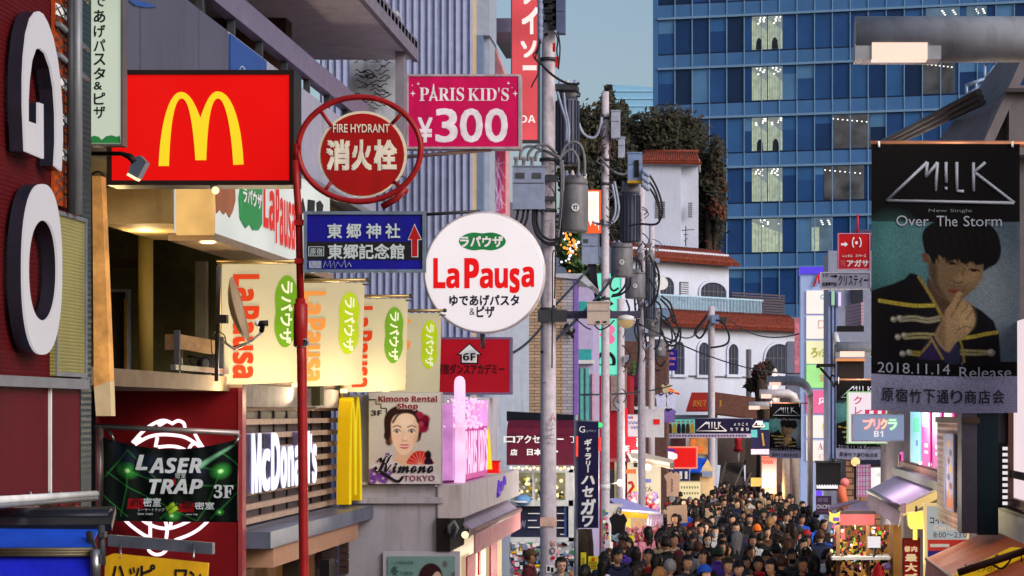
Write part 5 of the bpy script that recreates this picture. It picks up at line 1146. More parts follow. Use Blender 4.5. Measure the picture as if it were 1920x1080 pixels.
for i,(pts,s,rr,lab)in enumerate((
 (((1016,660),33.9,(1160,506),52),.1,.03,'thick black overhead cable slanting from the nearest pole to the grey transformers'),
 (((1038,575),33.9,(1105,502),50),.02,.025,'short black overhead cable slanting up to the grey-blue cabinet'),
 (((960,662),30,(1016,612),33.9),.05,.02,'black overhead cable from the red academy sign to the nearest pole'),
 (((1185,600),50,(1500,700),75),.35,.02,'thin overhead cable sagging across the white villa front'),
 (((1362,595),111,(1502,625),80),.5,.03,'overhead cable from the lone blue-grey pole to the right'),
 (((1245,600),78,(1326,592),111),.9,.03,'overhead cable from the blue junction box to the lone blue-grey pole'),
 (((1090,740),50,(1260,723),80),.1,.025,'thin overhead cable above the pale sign boards'))):
 (a,Ya,b,Yb)=pts;tag(cable(W(*a,Ya),W(*b,Yb),s,rr,rubber).build('overhead_cable'),lab,'cable','overhead cables')

r_=random.Random(41)
for(pt_,px,Y,y0,y1,n_)in((p1,1030,33.8,300,470,5),(p2,1136,49.7,190,560,12),(p3,1204,65.6,360,690,16),(p5,1223,77.5,430,700,14),(p4,1166,71.6,560,760,6)):
 for i in range(n_):
  y=r_.uniform(y0,y1);d=r_.choice((-1,1));w=r_.uniform(5,17)*d;h=r_.uniform(10,42)
  loops(pt_,Y,[[(px,y),(px+w*.7,y+h*.25),(px+w,y+h*.6),(px+w*.3,y+h)]],r_.uniform(.009,.018)*Y/50,'wire',r_.choice([rubber,rubber,M('cable_grey',(104,104,112),.5)]))
 for i in range(n_//3):
  y=r_.uniform(y0,y1);a=px+r_.choice((-11,5));q=MB();h=r_.uniform(5,14);q.pbox(a,y,a+r_.uniform(5,9),y+h,Y+.1,.2,r_.choice([boxgrey,dgrey,M('pole_box_pale',(150,156,178),.5)]));q.build('clamp_box',pt_)
# ------------------------------------------------------------------ accessory shop with maroon awning
bt=brick('pale_tile_wall',(168,144,122),(96,84,78),.28,.07);bg=brick('grey_tile_wall',(158,156,170),(110,108,124),.28,.07)
ash=thing('accessory_shop','white and tan tiled shop building above the maroon awning','building',W(1010,1400,47))
m_=MB();m_.pbox(920,470,992,1300,46,4,M('shop_white_wall',(178,188,208),.7,var=.1,grime=.3));m_.build('white_wall',ash)
m_=MB();m_.pbox(992,520,1056,1300,46,.6,bt);m_.build('tan_tiles',ash);m_=MB();m_.pbox(1056,520,1076,1300,46,.5,bg);m_.build('grey_tiles',ash)
m_=MB();m_.pbox(1076,524,1083,1300,45.98,.3,M('violet_pilaster',(124,96,176),.6));m_.poly(CF(46),[(1040,520),(1040,513),(1092,513),(1112,535),(1104,538),(1086,524)],-3,.05,M('cornice_grey',(168,172,186),.6));m_.build('trim',ash)
m_=MB();m_.tube([CF(45.9).P(1068+9*math.cos(a),617+9*math.sin(a),0)for a in[q*.35 for q in range(14)]],.03,bk,6);m_.tube([CF(45.9).P(a,b,0)for a,b in((1060,608),(1068,622),(1075,634))],.03,bk,5);m_.build('emblem',ash)
awn=thing('maroon_awning','maroon fabric awning with white katakana, behind nearest utility pole','awning',W(1020,880,43));mar=M('maroon_cloth',(88,18,44),.7,var=.25,bump=.1);m_=MB()
pts=[]
zt,zb=Z(793,43),Z(872,43);prof=[(43.9,Z(788,43.9)),(43.35,zt+.02),(43.1,zt-.1),(43.02,zt-.25),(43,zb)]
for(ya,za),(yb,zb2)in zip(prof[:-1],prof[1:]):m_.slab((X(950,43),ya,za),(X(1084,43),ya,za),(X(1084,43),yb,zb2),(X(950,43),yb,zb2),.02,mar)
m_.build('cloth',awn);m_=MB();m_.poly(CF(43.6),[(950,771),(1084,778),(1084,792),(950,790)],-.3,0,M('awning_hood',(30,33,42),.35,.3));m_.build('hood',awn)
lettering(awn,42.97,[('ロ',944,818,966,830,wt,dict(bold=.04)),('アクセ',968,816,1012,831,wt,dict(bold=.03)),('サリー',1014,816,1057,831,wt,dict(bold=.03)),('丁',1068,818,1082,830,wt),('店',957,842,970,854,wt,dict(bold=.04)),('日本',988,841,1016,854,wt,dict(bold=.04)),('一',1036,845,1046,848,wt)],n=.004)
lb_=MB();r_=random.Random(6)
for i in range(18):lb_.ball(W(958+i*7.2,877+2*(i%2),42.95),.035,lwarm if i%3 else lw,8,6)
brw=tag(lb_.build('bulb_row'),'row of small bulbs along the lower edge of the maroon awning','lights');lamp(brw,W(1000,905,41.6),22,(1,.86,.7));lamp(brw,W(1060,905,41.4),20,(1,.86,.7))
sf_=thing('display_front','glazed shop front with goods and stickered wall below the maroon awning','shop front',W(1010,1300,43.5))
m_=MB();m_.pbox(958,882,1066,942,44.3,.05,lit('display_glow',(150,146,112),.6,.55,6));m_.build('display',sf_);m_=MB()
for a,b,c,d in((955,880,1075,886),(955,938,1075,949),(998,886,1002,938),(1060,886,1066,938),(1066,880,1082,1020),(958,1008,1082,1016)):m_.pbox(a,b,c,d,43.6,.2,white)
m_.build('white_frame',sf_);m_=MB();m_.pbox(958,949,1066,1008,43.8,.1,M('navy_window',(44,48,72),.3,var=.3));m_.pbox(1058,949,1062,1008,43.7,.06,M('blue_bar',(70,100,170),.5))
for a,b,c in((960,975,962),(990,1012,962),(990,1006,975),(990,1012,988),(1044,1058,962),(1044,1058,975),(1044,1058,989),(1050,1058,1001)):m_.pbox(a,c,b,c+1.8,43.72,.03,wt)
m_.text(CF(43.7),'NEW',961,976,986,990,0,M('faint_letters',(130,134,160),.6),bold=.04);m_.build('navy_window',sf_)
m_=MB();m_.pbox(955,1016,1084,1300,43.5,.2,M('sticker_wall',(176,178,186),.6,var=.2));m_.build('lower_wall',sf_)
m_=MB();r_=random.Random(8);fr=CF(43.49)
for i in range(320):a,b=956+r_.random()*122,1016+r_.random()*70;w,h=r_.uniform(3,11),r_.uniform(2,9);m_.fbox(fr,a,b,a+w,b+h,0,.003+i*.0002,r_.choice(stc+[bk,wt,boxgrey]*4))
tag(m_.build('stickers',sf_),kind='stuff')
m_=MB();r_=random.Random(18)
for i in range(90):a=r_.choice((r_.uniform(960,998),r_.uniform(1003,1058)));m_.ball(W(a,r_.uniform(892,936),44.1),r_.uniform(.02,.05),r_.choice([lwarm,stc[4],M('leafy_goods',(60,90,50),.6),stc[2],dgrey]),6,4)
tag(m_.build('display_goods',sf_),kind='stuff')
um=thing('sun_hat','pale blue sun hat on display beneath the maroon awning','hat',W(978,945,43.3));m_=MB();m_.ball(W(980,938,43.3),.17,M('pale_blue_cloth',(96,140,190),.7),14,8,(1,1,.7));m_.lathe(W(976,942,43.3),(0,0,1),[(.2,0),(.19,.03),(.1,.05)],white,16);m_.build('cloth',um)
# gallery banner
gb=thing('gallery_banner','tall navy cloth banner with white brush katakana beside the second utility pole','banner',W(1102,992,41));nv=M('navy_cloth',(26,22,62),.75,var=.2,bump=.1)
m_=MB();m_.fbox(CF(41),1083,790,1122,990,-.02,0,nv);m_.build('cloth',gb);m_=MB();m_.tube([W(1080,778,41.1),W(1080,1200,41.1)],.04,M('banner_post',(150,150,166),.5,.3),10);m_.tube([W(1080,790,41.05),W(1124,790,41.02)],.02,grey);m_.build('post',gb);m_=MB();m_.tube([W(1082,818,40.98),W(1082,856,40.98)],.02,lit('neon_red',(255,70,50),1.3));m_.tube([W(1124,820,41.4),W(1124,846,41.4)],.025,lit('neon_red',(255,70,50),1.3));m_.build('neon_edge',gb)
cs=[];y=824
for ch,a,b,c,d in(('ギ',1095,823,1110,836),('ャ',1097,838,1108,847),('ラ',1096,850,1109,862),('リ',1098,864,1107,874),('｜',1101,874,1104,886),('ハ',1089,892,1118,908),('セ',1090,911,1114,932),('ガ',1088,935,1118,965),('ワ',1090,967,1113,988)):cs.append((ch,a,b,c,d,wt,dict(bold=.05,slant=.12)))
cs+=[('G',1086,799,1097,811,wt),('gallery',1099,805,1118,811,M('faint_letters',(130,134,160),.6))]
lettering(gb,41,cs,n=.004)
gl=thing('signal_light','small green lamp at the top corner of the navy banner','lamp',W(1125,802,41.3));m_=MB();m_.ball(W(1125,797,41.3),.05,lit('led_green',(60,230,120),1.4),10,8);m_.build('bulb',gl);m_=MB();m_.pbox(1120,800,1126,804,41.4,.06,dgrey);m_.build('base',gl)
wdn=MB();wdn.tube([W(1092,992,41.6),W(1094,1030,41.6),W(1096,1200,41.6)],[.1,.12,.13],M('dark_trunk',(46,36,30),.9,var=.5,bump=.6),10);wdn.tube([W(1104,992,41.7),W(1106,1020,41.7),W(1110,1200,41.7)],[.06,.07,.09],M('dark_trunk',(46,36,30),.9),8);tag(wdn.build('wooden_post'),'rough dark wooden post under the navy banner','post')
for i,(a,b,c,d,lab)in enumerate(((1089,1036,1099,1062,'narrow yellow notice on the dark wooden post'),(1103,1043,1122,1074,'wider yellow notice right of the dark wooden post'))):
 t=thing('yellow_notice',lab,'notice',W((a+c)/2,d,41.2));m_=MB();m_.pbox(a,b,c,d,41.2,.02,M('notice_yellow',(222,206,40),.5,var=.1));m_.build('sheet',t);m_=MB()
 for q in range(5):m_.fbox(CF(41.19),a+2,b+10+q*3,c-3,b+11+q*3,-.002,.002,M('notice_line',(120,60,40),.6))
 if i:m_.text(CF(41.19),'✿',a+6,b+2,a+13,b+9,.004,rd)
 m_.build('lettering',t)
# mint sign and the row behind it
mint=lit('mint_face',(120,236,204),.82,.1,.8);mk=thing('mint_sign','tall mint green lit sign with pink heart and black arc','sign',W(1136,704,72));m_=MB();m_.pbox(1107,512,1164,704,72,.5,M('mint_edge',(90,190,170),.4));m_.build('case',mk);m_=MB();m_.fbox(CF(72),1109,514,1162,702,.002,.02,mint);m_.build('face',mk)
m_=MB();fr=CF(72);hk=lit('mint_pink',(240,120,170),.85)
for cx,cy,r in((1144,618,9),(1144,636,9)):m_.disc(fr,cx,cy,r,r,.02,.03,hk,20)
m_.poly(fr,[(1148,610),(1148,645),(1122,628)],.02,.034,hk);m_.ring(fr,[(1136+19*math.cos(a),678+20*math.sin(a))for a in[math.pi*(1-.12)+math.pi*1.24*i/24 for i in range(25)]],[(1136+12*math.cos(a),678+13*math.sin(a))for a in[math.pi*(1-.12)+math.pi*1.24*i/24 for i in range(25)]],.02,.03,bk);m_.build('emblem',mk)
m_=MB();m_.poly(fr,[(1142,562),(1151,570),(1142,575)],None,.03,bk);m_.poly(fr,[(1143,579),(1148,583),(1143,585)],None,.03,bk);m_.poly(fr,[(1112,555),(1126,566),(1114,566)],None,.03,bk);m_.build('lettering',mk)
def bldg(name,label,parts,Y0,cat='building'):
 xs=[p[1]for p in parts]+[p[3]for p in parts];t=thing(name,label,cat,W((min(xs)+max(xs))/2,1300 if cat=='building' else max(p[4]for p in parts),Y0+.5))
 for(nm,a,b,c,d,Y,dp,m)in parts:q=MB();q.pbox(a,b,c,d,Y,dp,m);q.build(nm,t)
 return t
bldg('teal_shop','narrow teal and mauve shop front left of the mint sign',[('wall',1083,526,1112,1200,60,3,M('mauve_wall',(172,160,200),.7,var=.15)),('teal_panel',1085,565,1109,585,59.97,.1,M('teal_panel',(50,150,156),.5)),('teal_panel',1085,655,1109,675,59.97,.1,M('teal_panel',(50,150,156),.5)),('teal_column',1088,690,1094,790,59.9,.15,M('teal_column',(90,170,164),.5)),('teal_column',1098,690,1104,790,59.9,.15,M('teal_column',(90,170,164),.5)),('ledge',1082,675,1114,682,59.8,.3,white),('pink_edge',1110,700,1114,800,59.9,.2,M('pink_wall',(200,150,176),.6))],60)
bldg('red_shop','deep red shop front between the second and fourth poles',[('wall',1112,704,1180,1200,78,4,M('red_wall',(158,16,36),.6,var=.15)),('grey_wall',1145,690,1175,770,77.9,.3,M('worn_wall',(150,130,130),.7,var=.3)),('window',1140,880,1152,960,77.9,.2,M('teal_dark_window',(40,50,62),.3)),('cream_pilaster',1152,866,1160,990,77.85,.3,cream),('red_cornice',1112,860,1182,866,77.8,.4,M('dusty_pink',(170,90,100),.6))],78)
bldg('brown_shop','brown shop front with leafy decoration beside the pale sign boards',[('wall',1168,640,1250,1200,90,4,M('brown_shop_wall',(92,66,62),.8,var=.4,scale=6)),('sign_board',1172,698,1205,726,89.8,.2,lit('dark_red_board',(92,16,60),.5,.4)),('cream_strip',1152,640,1166,690,89.8,.3,M('yellow_strip',(210,180,60),.5)),('white_band',1168,762,1250,768,89.7,.3,white)],90)
lv_=MB();leaves('dried_leaves',None,[(X(1188,89),89,Z(745,89),.36,.15,.42)],500,.08,[M('dry_leaf',(120,70,62),.8),M('dry_leaf2',(70,44,44),.8)],21);tag(bpy.data.objects['dried_leaves'],'brown dried leaf decoration on the brown shop front','decoration',kind='stuff')
green_=leaves('shop_plant',None,[(X(1178,80),80,Z(690,80),.3,.2,.35),(X(1172,80),80,Z(676,80),.2,.2,.25)],350,.07,[M('leaf_green',(62,96,56),.7),lf3],22);tag(green_,'green plant above the brown shop front beside the fourth pole','plant')
wsb=sign('pale_sign_board','pale grey sign board with faded violet lettering between the poles','sign',1177,777,1207,819,70,.1,M('pale_board_frame',(176,166,190),.5),M('pale_board',(206,196,214),.5,var=.1),1);m_=MB();fr=CF(70)
vl=M('violet_letters',(110,110,190),.5)
m_.fbox(fr,1178,781,1184,785,-.01,-.006,vl);m_.fbox(fr,1184,781,1187,785,-.01,-.006,rd)
for a,b,y in((1179,1199,790),(1183,1203,799)):
 for q in range(7):m_.tube([fr.P(a+(b-a)*q/7,y+5*(q%2),-.004),fr.P(a+(b-a)*(q+.6)/7,y+5-5*(q%2),-.004)],.012,vl,4)
m_.build('lettering',wsb)
bldg('grey_sign_board','large pale grey board with small red mark right of the third pole',[('panel',1206,767,1245,820,72,.15,M('grey_board',(186,184,196),.6,var=.12)),('red_mark',1225,786,1237,796,71.98,.04,rd)],72,'sign')
ags=thing('red_board','red board with white letters beneath the pale grey sign board','sign',W(1188,852,74));m_=MB();m_.pbox(1170,765,1176,850,74,.2,M('shop_red',(196,20,40),.5));m_.pbox(1176,820,1205,848,74,.2,M('shop_red',(196,20,40),.5));m_.build('panel',ags);m_=MB();m_.text(CF(74),sansb('AG'),1193,821,1202,837,.004,wt,rot=1);m_.text(CF(74),sansb('E'),1173,836,1180,846,.006,wt);m_.pbox(1184,844,1206,849,73.9,.06,wt);m_.build('lettering',ags)
stp=thing('striped_awning','red and orange striped awning above the white clothing displays','awning',W(1250,732,95));
for i in range(7):q=MB();c=(M('stripe_red',(214,44,36),.6),M('stripe_orange',(232,160,60),.6))[i%2];y=704+i*3.4;q.slab(W(1228,y,95-i*.06),W(1228+46-(6-i)*5,y+16+i*.8-i*1.2,95-i*.06),W(1228+46-(6-i)*5,y+18.5+i*.8-i*1.2,94.9-i*.06),W(1228,y+3.4,94.9-i*.06),.03,c);q.build('stripe',stp)
clo=[(1240,718,1258,737,cream,'cream hat box shape hung above the white clothes'),(1228,737,1252,765,M('white_lilac_cloth',(196,200,232),.7,var=.2),'white and lilac shirt hung by the slim pole, left one'),(1248,735,1268,768,M('white_lilac_cloth',(196,200,232),.7,var=.2),'white and lilac shirt hung by the slim pole, right one'),(1240,766,1268,792,M('violet_cloth',(120,96,170),.7,var=.4),'violet printed cloth hung below the lilac shirts')]
for a,b,c,d,mm,lab in clo:
 q=MB();w=c-a;q.poly(CF(86),[(a,b+5),(a+w*.3,b),(a+w*.7,b),(c,b+5),(c-w*.1,b+(d-b)*.45),(c-w*.16,d),(a+w*.16,d),(a+w*.1,b+(d-b)*.45)],-.1,0,mm);q.tube([CF(86).P(a+w*.3,b,.02),CF(86).P(a+w*.5,b+4,.02),CF(86).P(a+w*.7,b,.02)],.03,M('navy_collar',(44,44,84),.6),5);tag(q.build('hanging_shirt'),lab,'clothing','clothes hung by the slim pole')
bl=sign('dark_blue_sign','small dark blue sign with orange lettering at the left edge of the villa','sign',1251,655,1270,695,100,.2,M('violet_edge',(60,40,150),.5),lit('sign_navy',(34,28,140),.5),1);lettering(bl,100,[('in the',1253,659,1263,665,M('orange_small',(220,140,120),.5)),('street',1252,669,1267,675,M('orange_small',(220,140,120),.5)),('lane',1254,679,1264,685,M('orange_small',(220,140,120),.5))])
os_=sign('orange_lit_sign','glowing orange-white sign between the round transformer and the second pole','sign',1097,356,1126,436,88,.4,lit('orange_edge',(250,90,40),1.0),lit('orange_white',(255,232,214),1.3),3);m_=MB();m_.poly(CF(88),[(1100,434),(1100,420),(1104,414),(1107,424),(1112,412),(1116,424),(1120,416),(1123,434)],None,-.006,lit('orange_edge',(250,90,40),1.0));m_.build('emblem',os_)
# udon stall with white canopy
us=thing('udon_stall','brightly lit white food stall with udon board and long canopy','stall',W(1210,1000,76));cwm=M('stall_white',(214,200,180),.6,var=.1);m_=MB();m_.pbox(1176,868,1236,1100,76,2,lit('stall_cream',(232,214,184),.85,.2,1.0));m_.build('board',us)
m_=MB();m_.slab(W(1176,846,76.5),W(1262,866,76.5),W(1262,880,74.5),W(1180,862,74.5),.08,cwm);m_.build('canopy',us);m_=MB();m_.tube([W(1205,862,74.4),W(1263,873,74.4)],.09,M('canopy_roll',(206,176,168),.5),10);m_.pbox(1256,868,1264,878,74.3,.2,dgrey);m_.tube([W(1172,840,74.4),W(1186,866,74.4)],.05,white);m_.build('canopy_roll',us)
lettering(us,75.9,[('ー',1194,916,1200,918,bk),('う',1201,911,1208,921,bk,dict(bold=.03)),('と',1209,912,1214,921,bk,dict(bold=.03)),('ん',1215,912,1223,921,bk,dict(bold=.03))],n=.01)
m_=MB();m_.pbox(1201,898,1221,905,75.9,.05,M('lilac_label',(120,130,214),.5));m_.tube([W(1178,906,75.8),W(1184,904,75.8),W(1188,912,75.8),(W(1182,920,75.8)),W(1178,928,75.8)],.06,rd,6);m_.pbox(1187,912,1191,930,75.8,.05,lyel);m_.pbox(1191,916,1199,921,75.8,.05,lyel);m_.pbox(1188,868,1200,876,75.6,.3,black);m_.pbox(1173,880,1192,888,75.6,.3,lit('food_orange',(240,120,60),.9,.5,10));m_.build('menu_board',us)
m_=MB();r_=random.Random(12)
for i in range(110):m_.ball(W(1180+r_.random()*52,928+r_.random()*28,75.2+r_.random()*.4),r_.uniform(.06,.14),r_.choice([cwm,lw,M('lilac_toy',(170,140,210),.6),M('pink_toy',(230,150,180),.6),stc[5]]),6,5)
tag(m_.build('stall_goods',us),kind='stuff')
for i,(px,py,Y,lab)in enumerate(((1163,905,68,'bright round bulb left of the udon board'),(1215,876,73.5,'brightest white bulb under the long stall canopy'))):
 t=thing('bulb_lamp',lab,'lamp',W(px,py+6,Y));m_=MB();m_.ball(W(px,py,Y),.11,lit('glare_bulb',(255,246,222),4.0),12,8);m_.build('bulb',t);m_=MB();m_.tube([W(px-20,py+3,Y),W(px-3,py,Y)],.03,steel,5);m_.build('arm',t)
 la=bpy.data.lights.new('stall_bulb','POINT');la.energy=260;la.color=(1,.86,.66);la.shadow_soft_size=.3;lo=bpy.data.objects.new('stall_bulb',la);COL.objects.link(lo);lo.parent=t;lo.location=(0,-1.2,.1)
rls=sign('red_cap_sign','red lit sign with a white cap shape above the blue roofed hut','sign',1234,837,1308,879,92,.3,lit('red_sign_edge',(240,130,110),.9),lit('red_sign_face',(222,24,24),.95,.2),3);m_=MB();fr=CF(92);m_.poly(fr,[(1242,862),(1242,852),(1252,846),(1262,848),(1270,852),(1270,859),(1264,862)],None,-.006,lw);m_.poly(fr,[(1244,850),(1252,841),(1264,842),(1271,850),(1262,846),(1252,846)],None,-.004,M('blue_cap',(60,60,170),.5));m_.build('emblem',rls)
hut=thing('blue_roof_hut','small hut with bright blue gable roof and cream front','hut',W(1316,960,100));m_=MB();m_.slab(W(1294,884,99.5),W(1312,884,99.5),W(1326,860,100.5),W(1306,858,100.5),.1,blu);m_.build('roof',hut);m_=MB();m_.poly(CF(99.9),[(1312,960),(1312,884),(1326,862),(1338,884),(1338,960)],-2,0,cream);m_.build('wall',hut);m_=MB();m_.pbox(1294,885,1312,905,99.8,.3,darkin);m_.pbox(1316,884,1336,894,99.7,.2,M('hut_blue_band',(110,130,170),.6));m_.build('counter',hut)
nr=thing('noren_curtain','navy shop curtain with white patches below the red cap sign','curtain',W(1264,902,95));m_=MB();m_.pbox(1235,879,1292,903,95,.05,M('noren_navy',(40,52,110),.7));m_.build('cloth',nr);m_=MB()
for a in(1238,1246,1274,1284):m_.pbox(a,884,a+5,898,94.96,.03,wt)
m_.build('crest',nr)
ts=MB();ts.poly(CF(80),[(1245,892),(1254,886),(1258,884),(1263,888),(1267,884),(1271,887),(1277,893),(1274,903),(1272,931),(1250,931),(1250,903)],-.12,0,M('beige_shirt',(190,160,142),.8,var=.12,bump=.2));ts.tube([CF(80).P(1259+q%2*3,898+q*3,.02)for q in range(9)],.012,M('shirt_print',(120,96,90),.8),4);ts.tube([CF(80).P(1258,884,-.05),CF(80).P(1261,878,-.05),CF(80).P(1263,884,-.05)],.02,steel,5);tag(ts.build('hanging_shirt'),'beige printed shirt hanging before the udon stall','shirt')
bts=MB();bts.poly(CF(48),[(1142,972),(1148,966),(1155,963),(1163,967),(1169,963),(1172,968),(1176,976),(1172,984),(1171,1016),(1146,1016),(1146,984)],-.12,0,M('black_shirt',(26,22,28),.85,var=.3,bump=.2));
for q in range(5):bts.tube([CF(48).P(1146+i*2.6,1003+q*2.4+2*math.sin(i*.9+q),.008)for i in range(10)],.014,M('wave_print',(150,176,190),.8),4)
bts.tube([CF(48).P(1155,963,-.05),CF(48).P(1159,952,-.05),CF(48).P(1163,963,-.05)],.02,steel,5);tag(bts.build('hanging_shirt'),'black printed shirt hanging beside the second utility pole','shirt')
# lavender stall with pink goods
st=thing('lavender_stall','market stall with lavender awning, yellow underside and pale curtain','stall',W(1190,1200,55));m_=MB();m_.slab(W(1140,937,56.5),W(1168,937,56.5),W(1238,963,54),W(1166,958,54),.04,M('lavender_cloth',(164,160,214),.7,var=.1));m_.build('awning',st);m_=MB();m_.slab(W(1166,958,54),W(1216,964,54),W(1216,971,54.2),W(1168,968,54.2),.03,lit('awning_yellow',(236,170,50),.85,.2));m_.build('valance',st);m_=MB();m_.pbox(1170,970,1216,1100,55.5,.1,lit('stall_back',(206,176,146),.75,.3,2));m_.pbox(1174,972,1182,998,55.3,.1,lyel);m_.disc(CF(55.4),1196,984,9,9,0,.02,M('face_print',(196,156,120),.7),20);m_.build('back_panel',st)
m_=MB();r_=random.Random(14)
for i in range(10):m_.tube([W(1218+i*2.4,966-i*.2,53.8),W(1217+i*2.5+r_.uniform(-2,2),988+r_.uniform(-3,3),53.7)],.05,M('lilac_rag',(150,126,150),.8,var=.3),5)
tag(m_.build('fringe',st),kind='stuff');m_=MB();m_.box((X(1142,55),54.6,gz(55)),(X(1150,55),54.8,Z(945,55)),white);m_.pbox(1140,945,1166,962,54.5,.4,M('stall_box',(176,170,172),.6));m_.build('frame',st)
lamp(st,W(1190,980,53.5),45,(1,.84,.6))
rk=thing('pink_goods_rack','wire rack crowded with small pink goods under the lavender stall','rack',W(1200,1150,50));m_=MB()
for a in(1182,1230):m_.tube([W(a,990,50),W(a,1170,50)],.02,steel)
for y in(1000,1030,1060):m_.tube([W(1182,y,50),W(1230,y,50)],.015,steel)
m_.build('frame',rk);m_=MB();r_=random.Random(15);pk=[M('pg%d'%i,c,.6)for i,c in enumerate(((226,120,150),(214,80,110),(236,170,190),(190,50,80),(230,140,120)))]
for i in range(520):m_.fbox(Fr(W(1176+r_.random()*58,988+r_.random()*92,49.9+r_.uniform(-.2,.2)),(r_.uniform(.6,1),0,r_.uniform(-.5,.5)),(r_.uniform(-.4,.4),0,1),(0,-1,0)),-r_.uniform(.02,.05),-r_.uniform(.02,.05),r_.uniform(.02,.05),r_.uniform(.02,.06),0,.03,r_.choice(pk+[cream]))
tag(m_.build('goods',rk),kind='stuff');ynt=MB();ynt.pbox(1178,1004,1189,1016,49.6,.02,M('notice_yellow',(222,206,40),.5));tag(ynt.build('price_tag'),'yellow price tag on the pink goods rack','price tag')
# restaurants, steps and the far end of the street
fe=thing('boutique_front','ground-floor shop front with red awning and brown tiled eave under the villa','building',W(1370,960,118));m_=MB();m_.pbox(1240,778,1345,960,118,1,M('boutique_wall',(150,160,180),.7,var=.2));m_.pbox(1430,740,1500,960,118,1,M('boutique_dark_wall',(70,62,66),.7,var=.3));m_.build('wall',fe)
m_=MB();m_.slab(W(1297,738,117.8),W(1343,738,117.8),W(1343,772,116.5),W(1286,772,116.5),.08,M('rust_red_awning',(140,36,30),.7,var=.2));m_.build('awning',fe)
lettering(fe,116.6,[(serifb('BSUI'),1298,750,1325,762,M('gold_letters',(190,140,50),.4,.4),dict(slant=.1)),(serifb('I'),1348,750,1354,762,M('gold_letters',(190,140,50),.4,.4))],n=.25)
m_=MB();bt_=M('brown_tiles',(96,62,52),.8,var=.4);m_.slab(W(1340,738,118.5),W(1442,752,118.5),W(1442,790,116),W(1340,778,116),.1,bt_)
for i in range(26):
 for j in range(4):a=1340+i*4;y=742+j*10+i*.5;m_.ball(W(a+2*(j%2),y,118.3-j*.6),.13,bt_,6,4)
m_.build('tiled_eave',fe);m_=MB();m_.pbox(1292,820,1328,852,117.9,.2,lit('restaurant_window',(200,130,70),.9,.8,1.2));m_.pbox(1258,822,1286,850,117.9,.2,lit('dark_restaurant_window',(80,46,50),.7,.6,1.5));m_.build('window',fe);m_=MB();m_.pbox(1286,818,1292,880,117.8,.2,white);m_.pbox(1328,818,1345,930,117.8,.3,M('villa_stucco',(186,196,216)));m_.build('pillar',fe)
tx=MB();r_=random.Random(30);
for a,b,c,d in((1296,1304,824,850),(1306,1318,836,848)):tx.pbox(a,c,b,d,117.6,.05,lit('food_orange',(240,120,60),.9,.5,10))
tag(tx.build('window_poster'),'orange food picture in the restaurant window','poster')
sg=thing('stairway','dark outdoor stairway rising between handrails at the far end','stairway',W(1372,935,122));m_=MB()
for i in range(14):y=928-i*4.3;m_.pbox(1346+i*.4,y-4.3,1398-i*.3,935,121+i*.28,.3,M('stair_dark',(92,82,78),.8,var=.3))
m_.build('steps',sg)
for a,b in(((1345,925),(1362,862)),((1366,935),(1404,850)),((1383,940),(1416,868))):m_=MB();m_.tube([W(*a,120.5),W(*b,124)],.07,M('handrail',(110,100,92),.5,.4),6);m_.build('handrail',sg)
m_=MB();m_.pbox(1345,790,1420,872,125.5,.3,M('stair_back',(84,72,70),.8,var=.3));m_.pbox(1398,820,1440,940,123,.4,M('stair_side',(66,58,54),.8));m_.build('wall',sg)
mq=thing('mannequin','mannequin in a red dress standing at the top of the stairway','mannequin',W(1384,866,124.5));m_=MB();m_.lathe(W(1384,866,124.5),(0,0,1),[(.02,0),(.07,.02),(.075,.45),(.1,.75),(.08,.76)],M('mannequin_skin',(220,206,200),.4),10);m_.build('leg',mq);m_=MB();m_.lathe(W(1384,866,124.5),(0,0,1),[(.3,.6),(.24,.8),(.16,1.0),(.22,1.25),(.2,1.4),(.07,1.48)],M('red_dress',(168,24,34),.7,var=.3),14);m_.ball(W(1384,817,124.5),.1,M('mannequin_skin',(220,206,200),.4));m_.build('dress',mq)
mb_=thing('street_banner','wide navy street banner with white lettering and a row of figures','banner',W(1325,821,104));m_=MB();m_.pbox(1243,785,1408,813,104,.03,nv);m_.build('cloth',mb_);m_=MB();m_.pbox(1243,813,1408,821,104,.03,M('banner_strip',(190,180,214),.6));m_.build('strip',mb_)
i5=Ink(1243,786,1303,812,.45,(96,176,172));
for i in range(7):cx=1248+i*8.3;i5.ell(cx,791+(i%2),2.0,2.4,(30,24,26),.4);i5.ell(cx,792+(i%2),1.3,1.5,(190,150,130),.4);i5.poly([(cx-3.4,812),(cx-3.2,797),(cx,794),(cx+3.2,797),(cx+3.4,812)],((24,26,36),(50,40,36),(150,120,40),(28,30,44))[i%4],.8)
i5.sheet('figure_print',mb_,lambda a,b:CF(103.95).P(a,b),printed('cloth_print',.7))
MILK=[[(0,1),(.30,.06),(.40,.06)],[(.265,.5),(.40,.0)],[(.40,.0),(.40,.72)],[(.48,.02),(.48,.72)],[(.57,.02),(.57,.72),(.66,.72)],[(.70,.02),(.70,.72)],[(.70,.35),(.78,.05)],[(.72,.3),(1,1),(0,1)]]
def milk(mb,fr,x0,y0,x1,y1,n,r,m):
 """the triangular wordmark: strokes between points"""
 P=lambda a,b:fr.P(x0+(x1-x0)*a,y0+(y1-y0)*b,n)
 for st_ in([(0,1),(.355,.0),(.345,.30),(.425,.02),(.425,.74)],[(0,1),(1,1)],[(.52,.0),(.52,.74)],[(.61,.0),(.61,.74),(.70,.74)],[(.735,.0),(.735,.74)],[(.735,.36),(.80,.03)],[(.745,.3),(1,1)]):
  for a,b in zip(st_[:-1],st_[1:]):mb.tube([P(*a),P(*b)],r,m,4)
m_=MB();milk(m_,CF(103.95),1305,791,1362,808,.01,.03,wt)
for i,ch in enumerate('ようこそ'):m_.text(CF(103.95),ch,1376+i*7.5,793,1380+i*7.5,798,.01,wt,bold=.03)
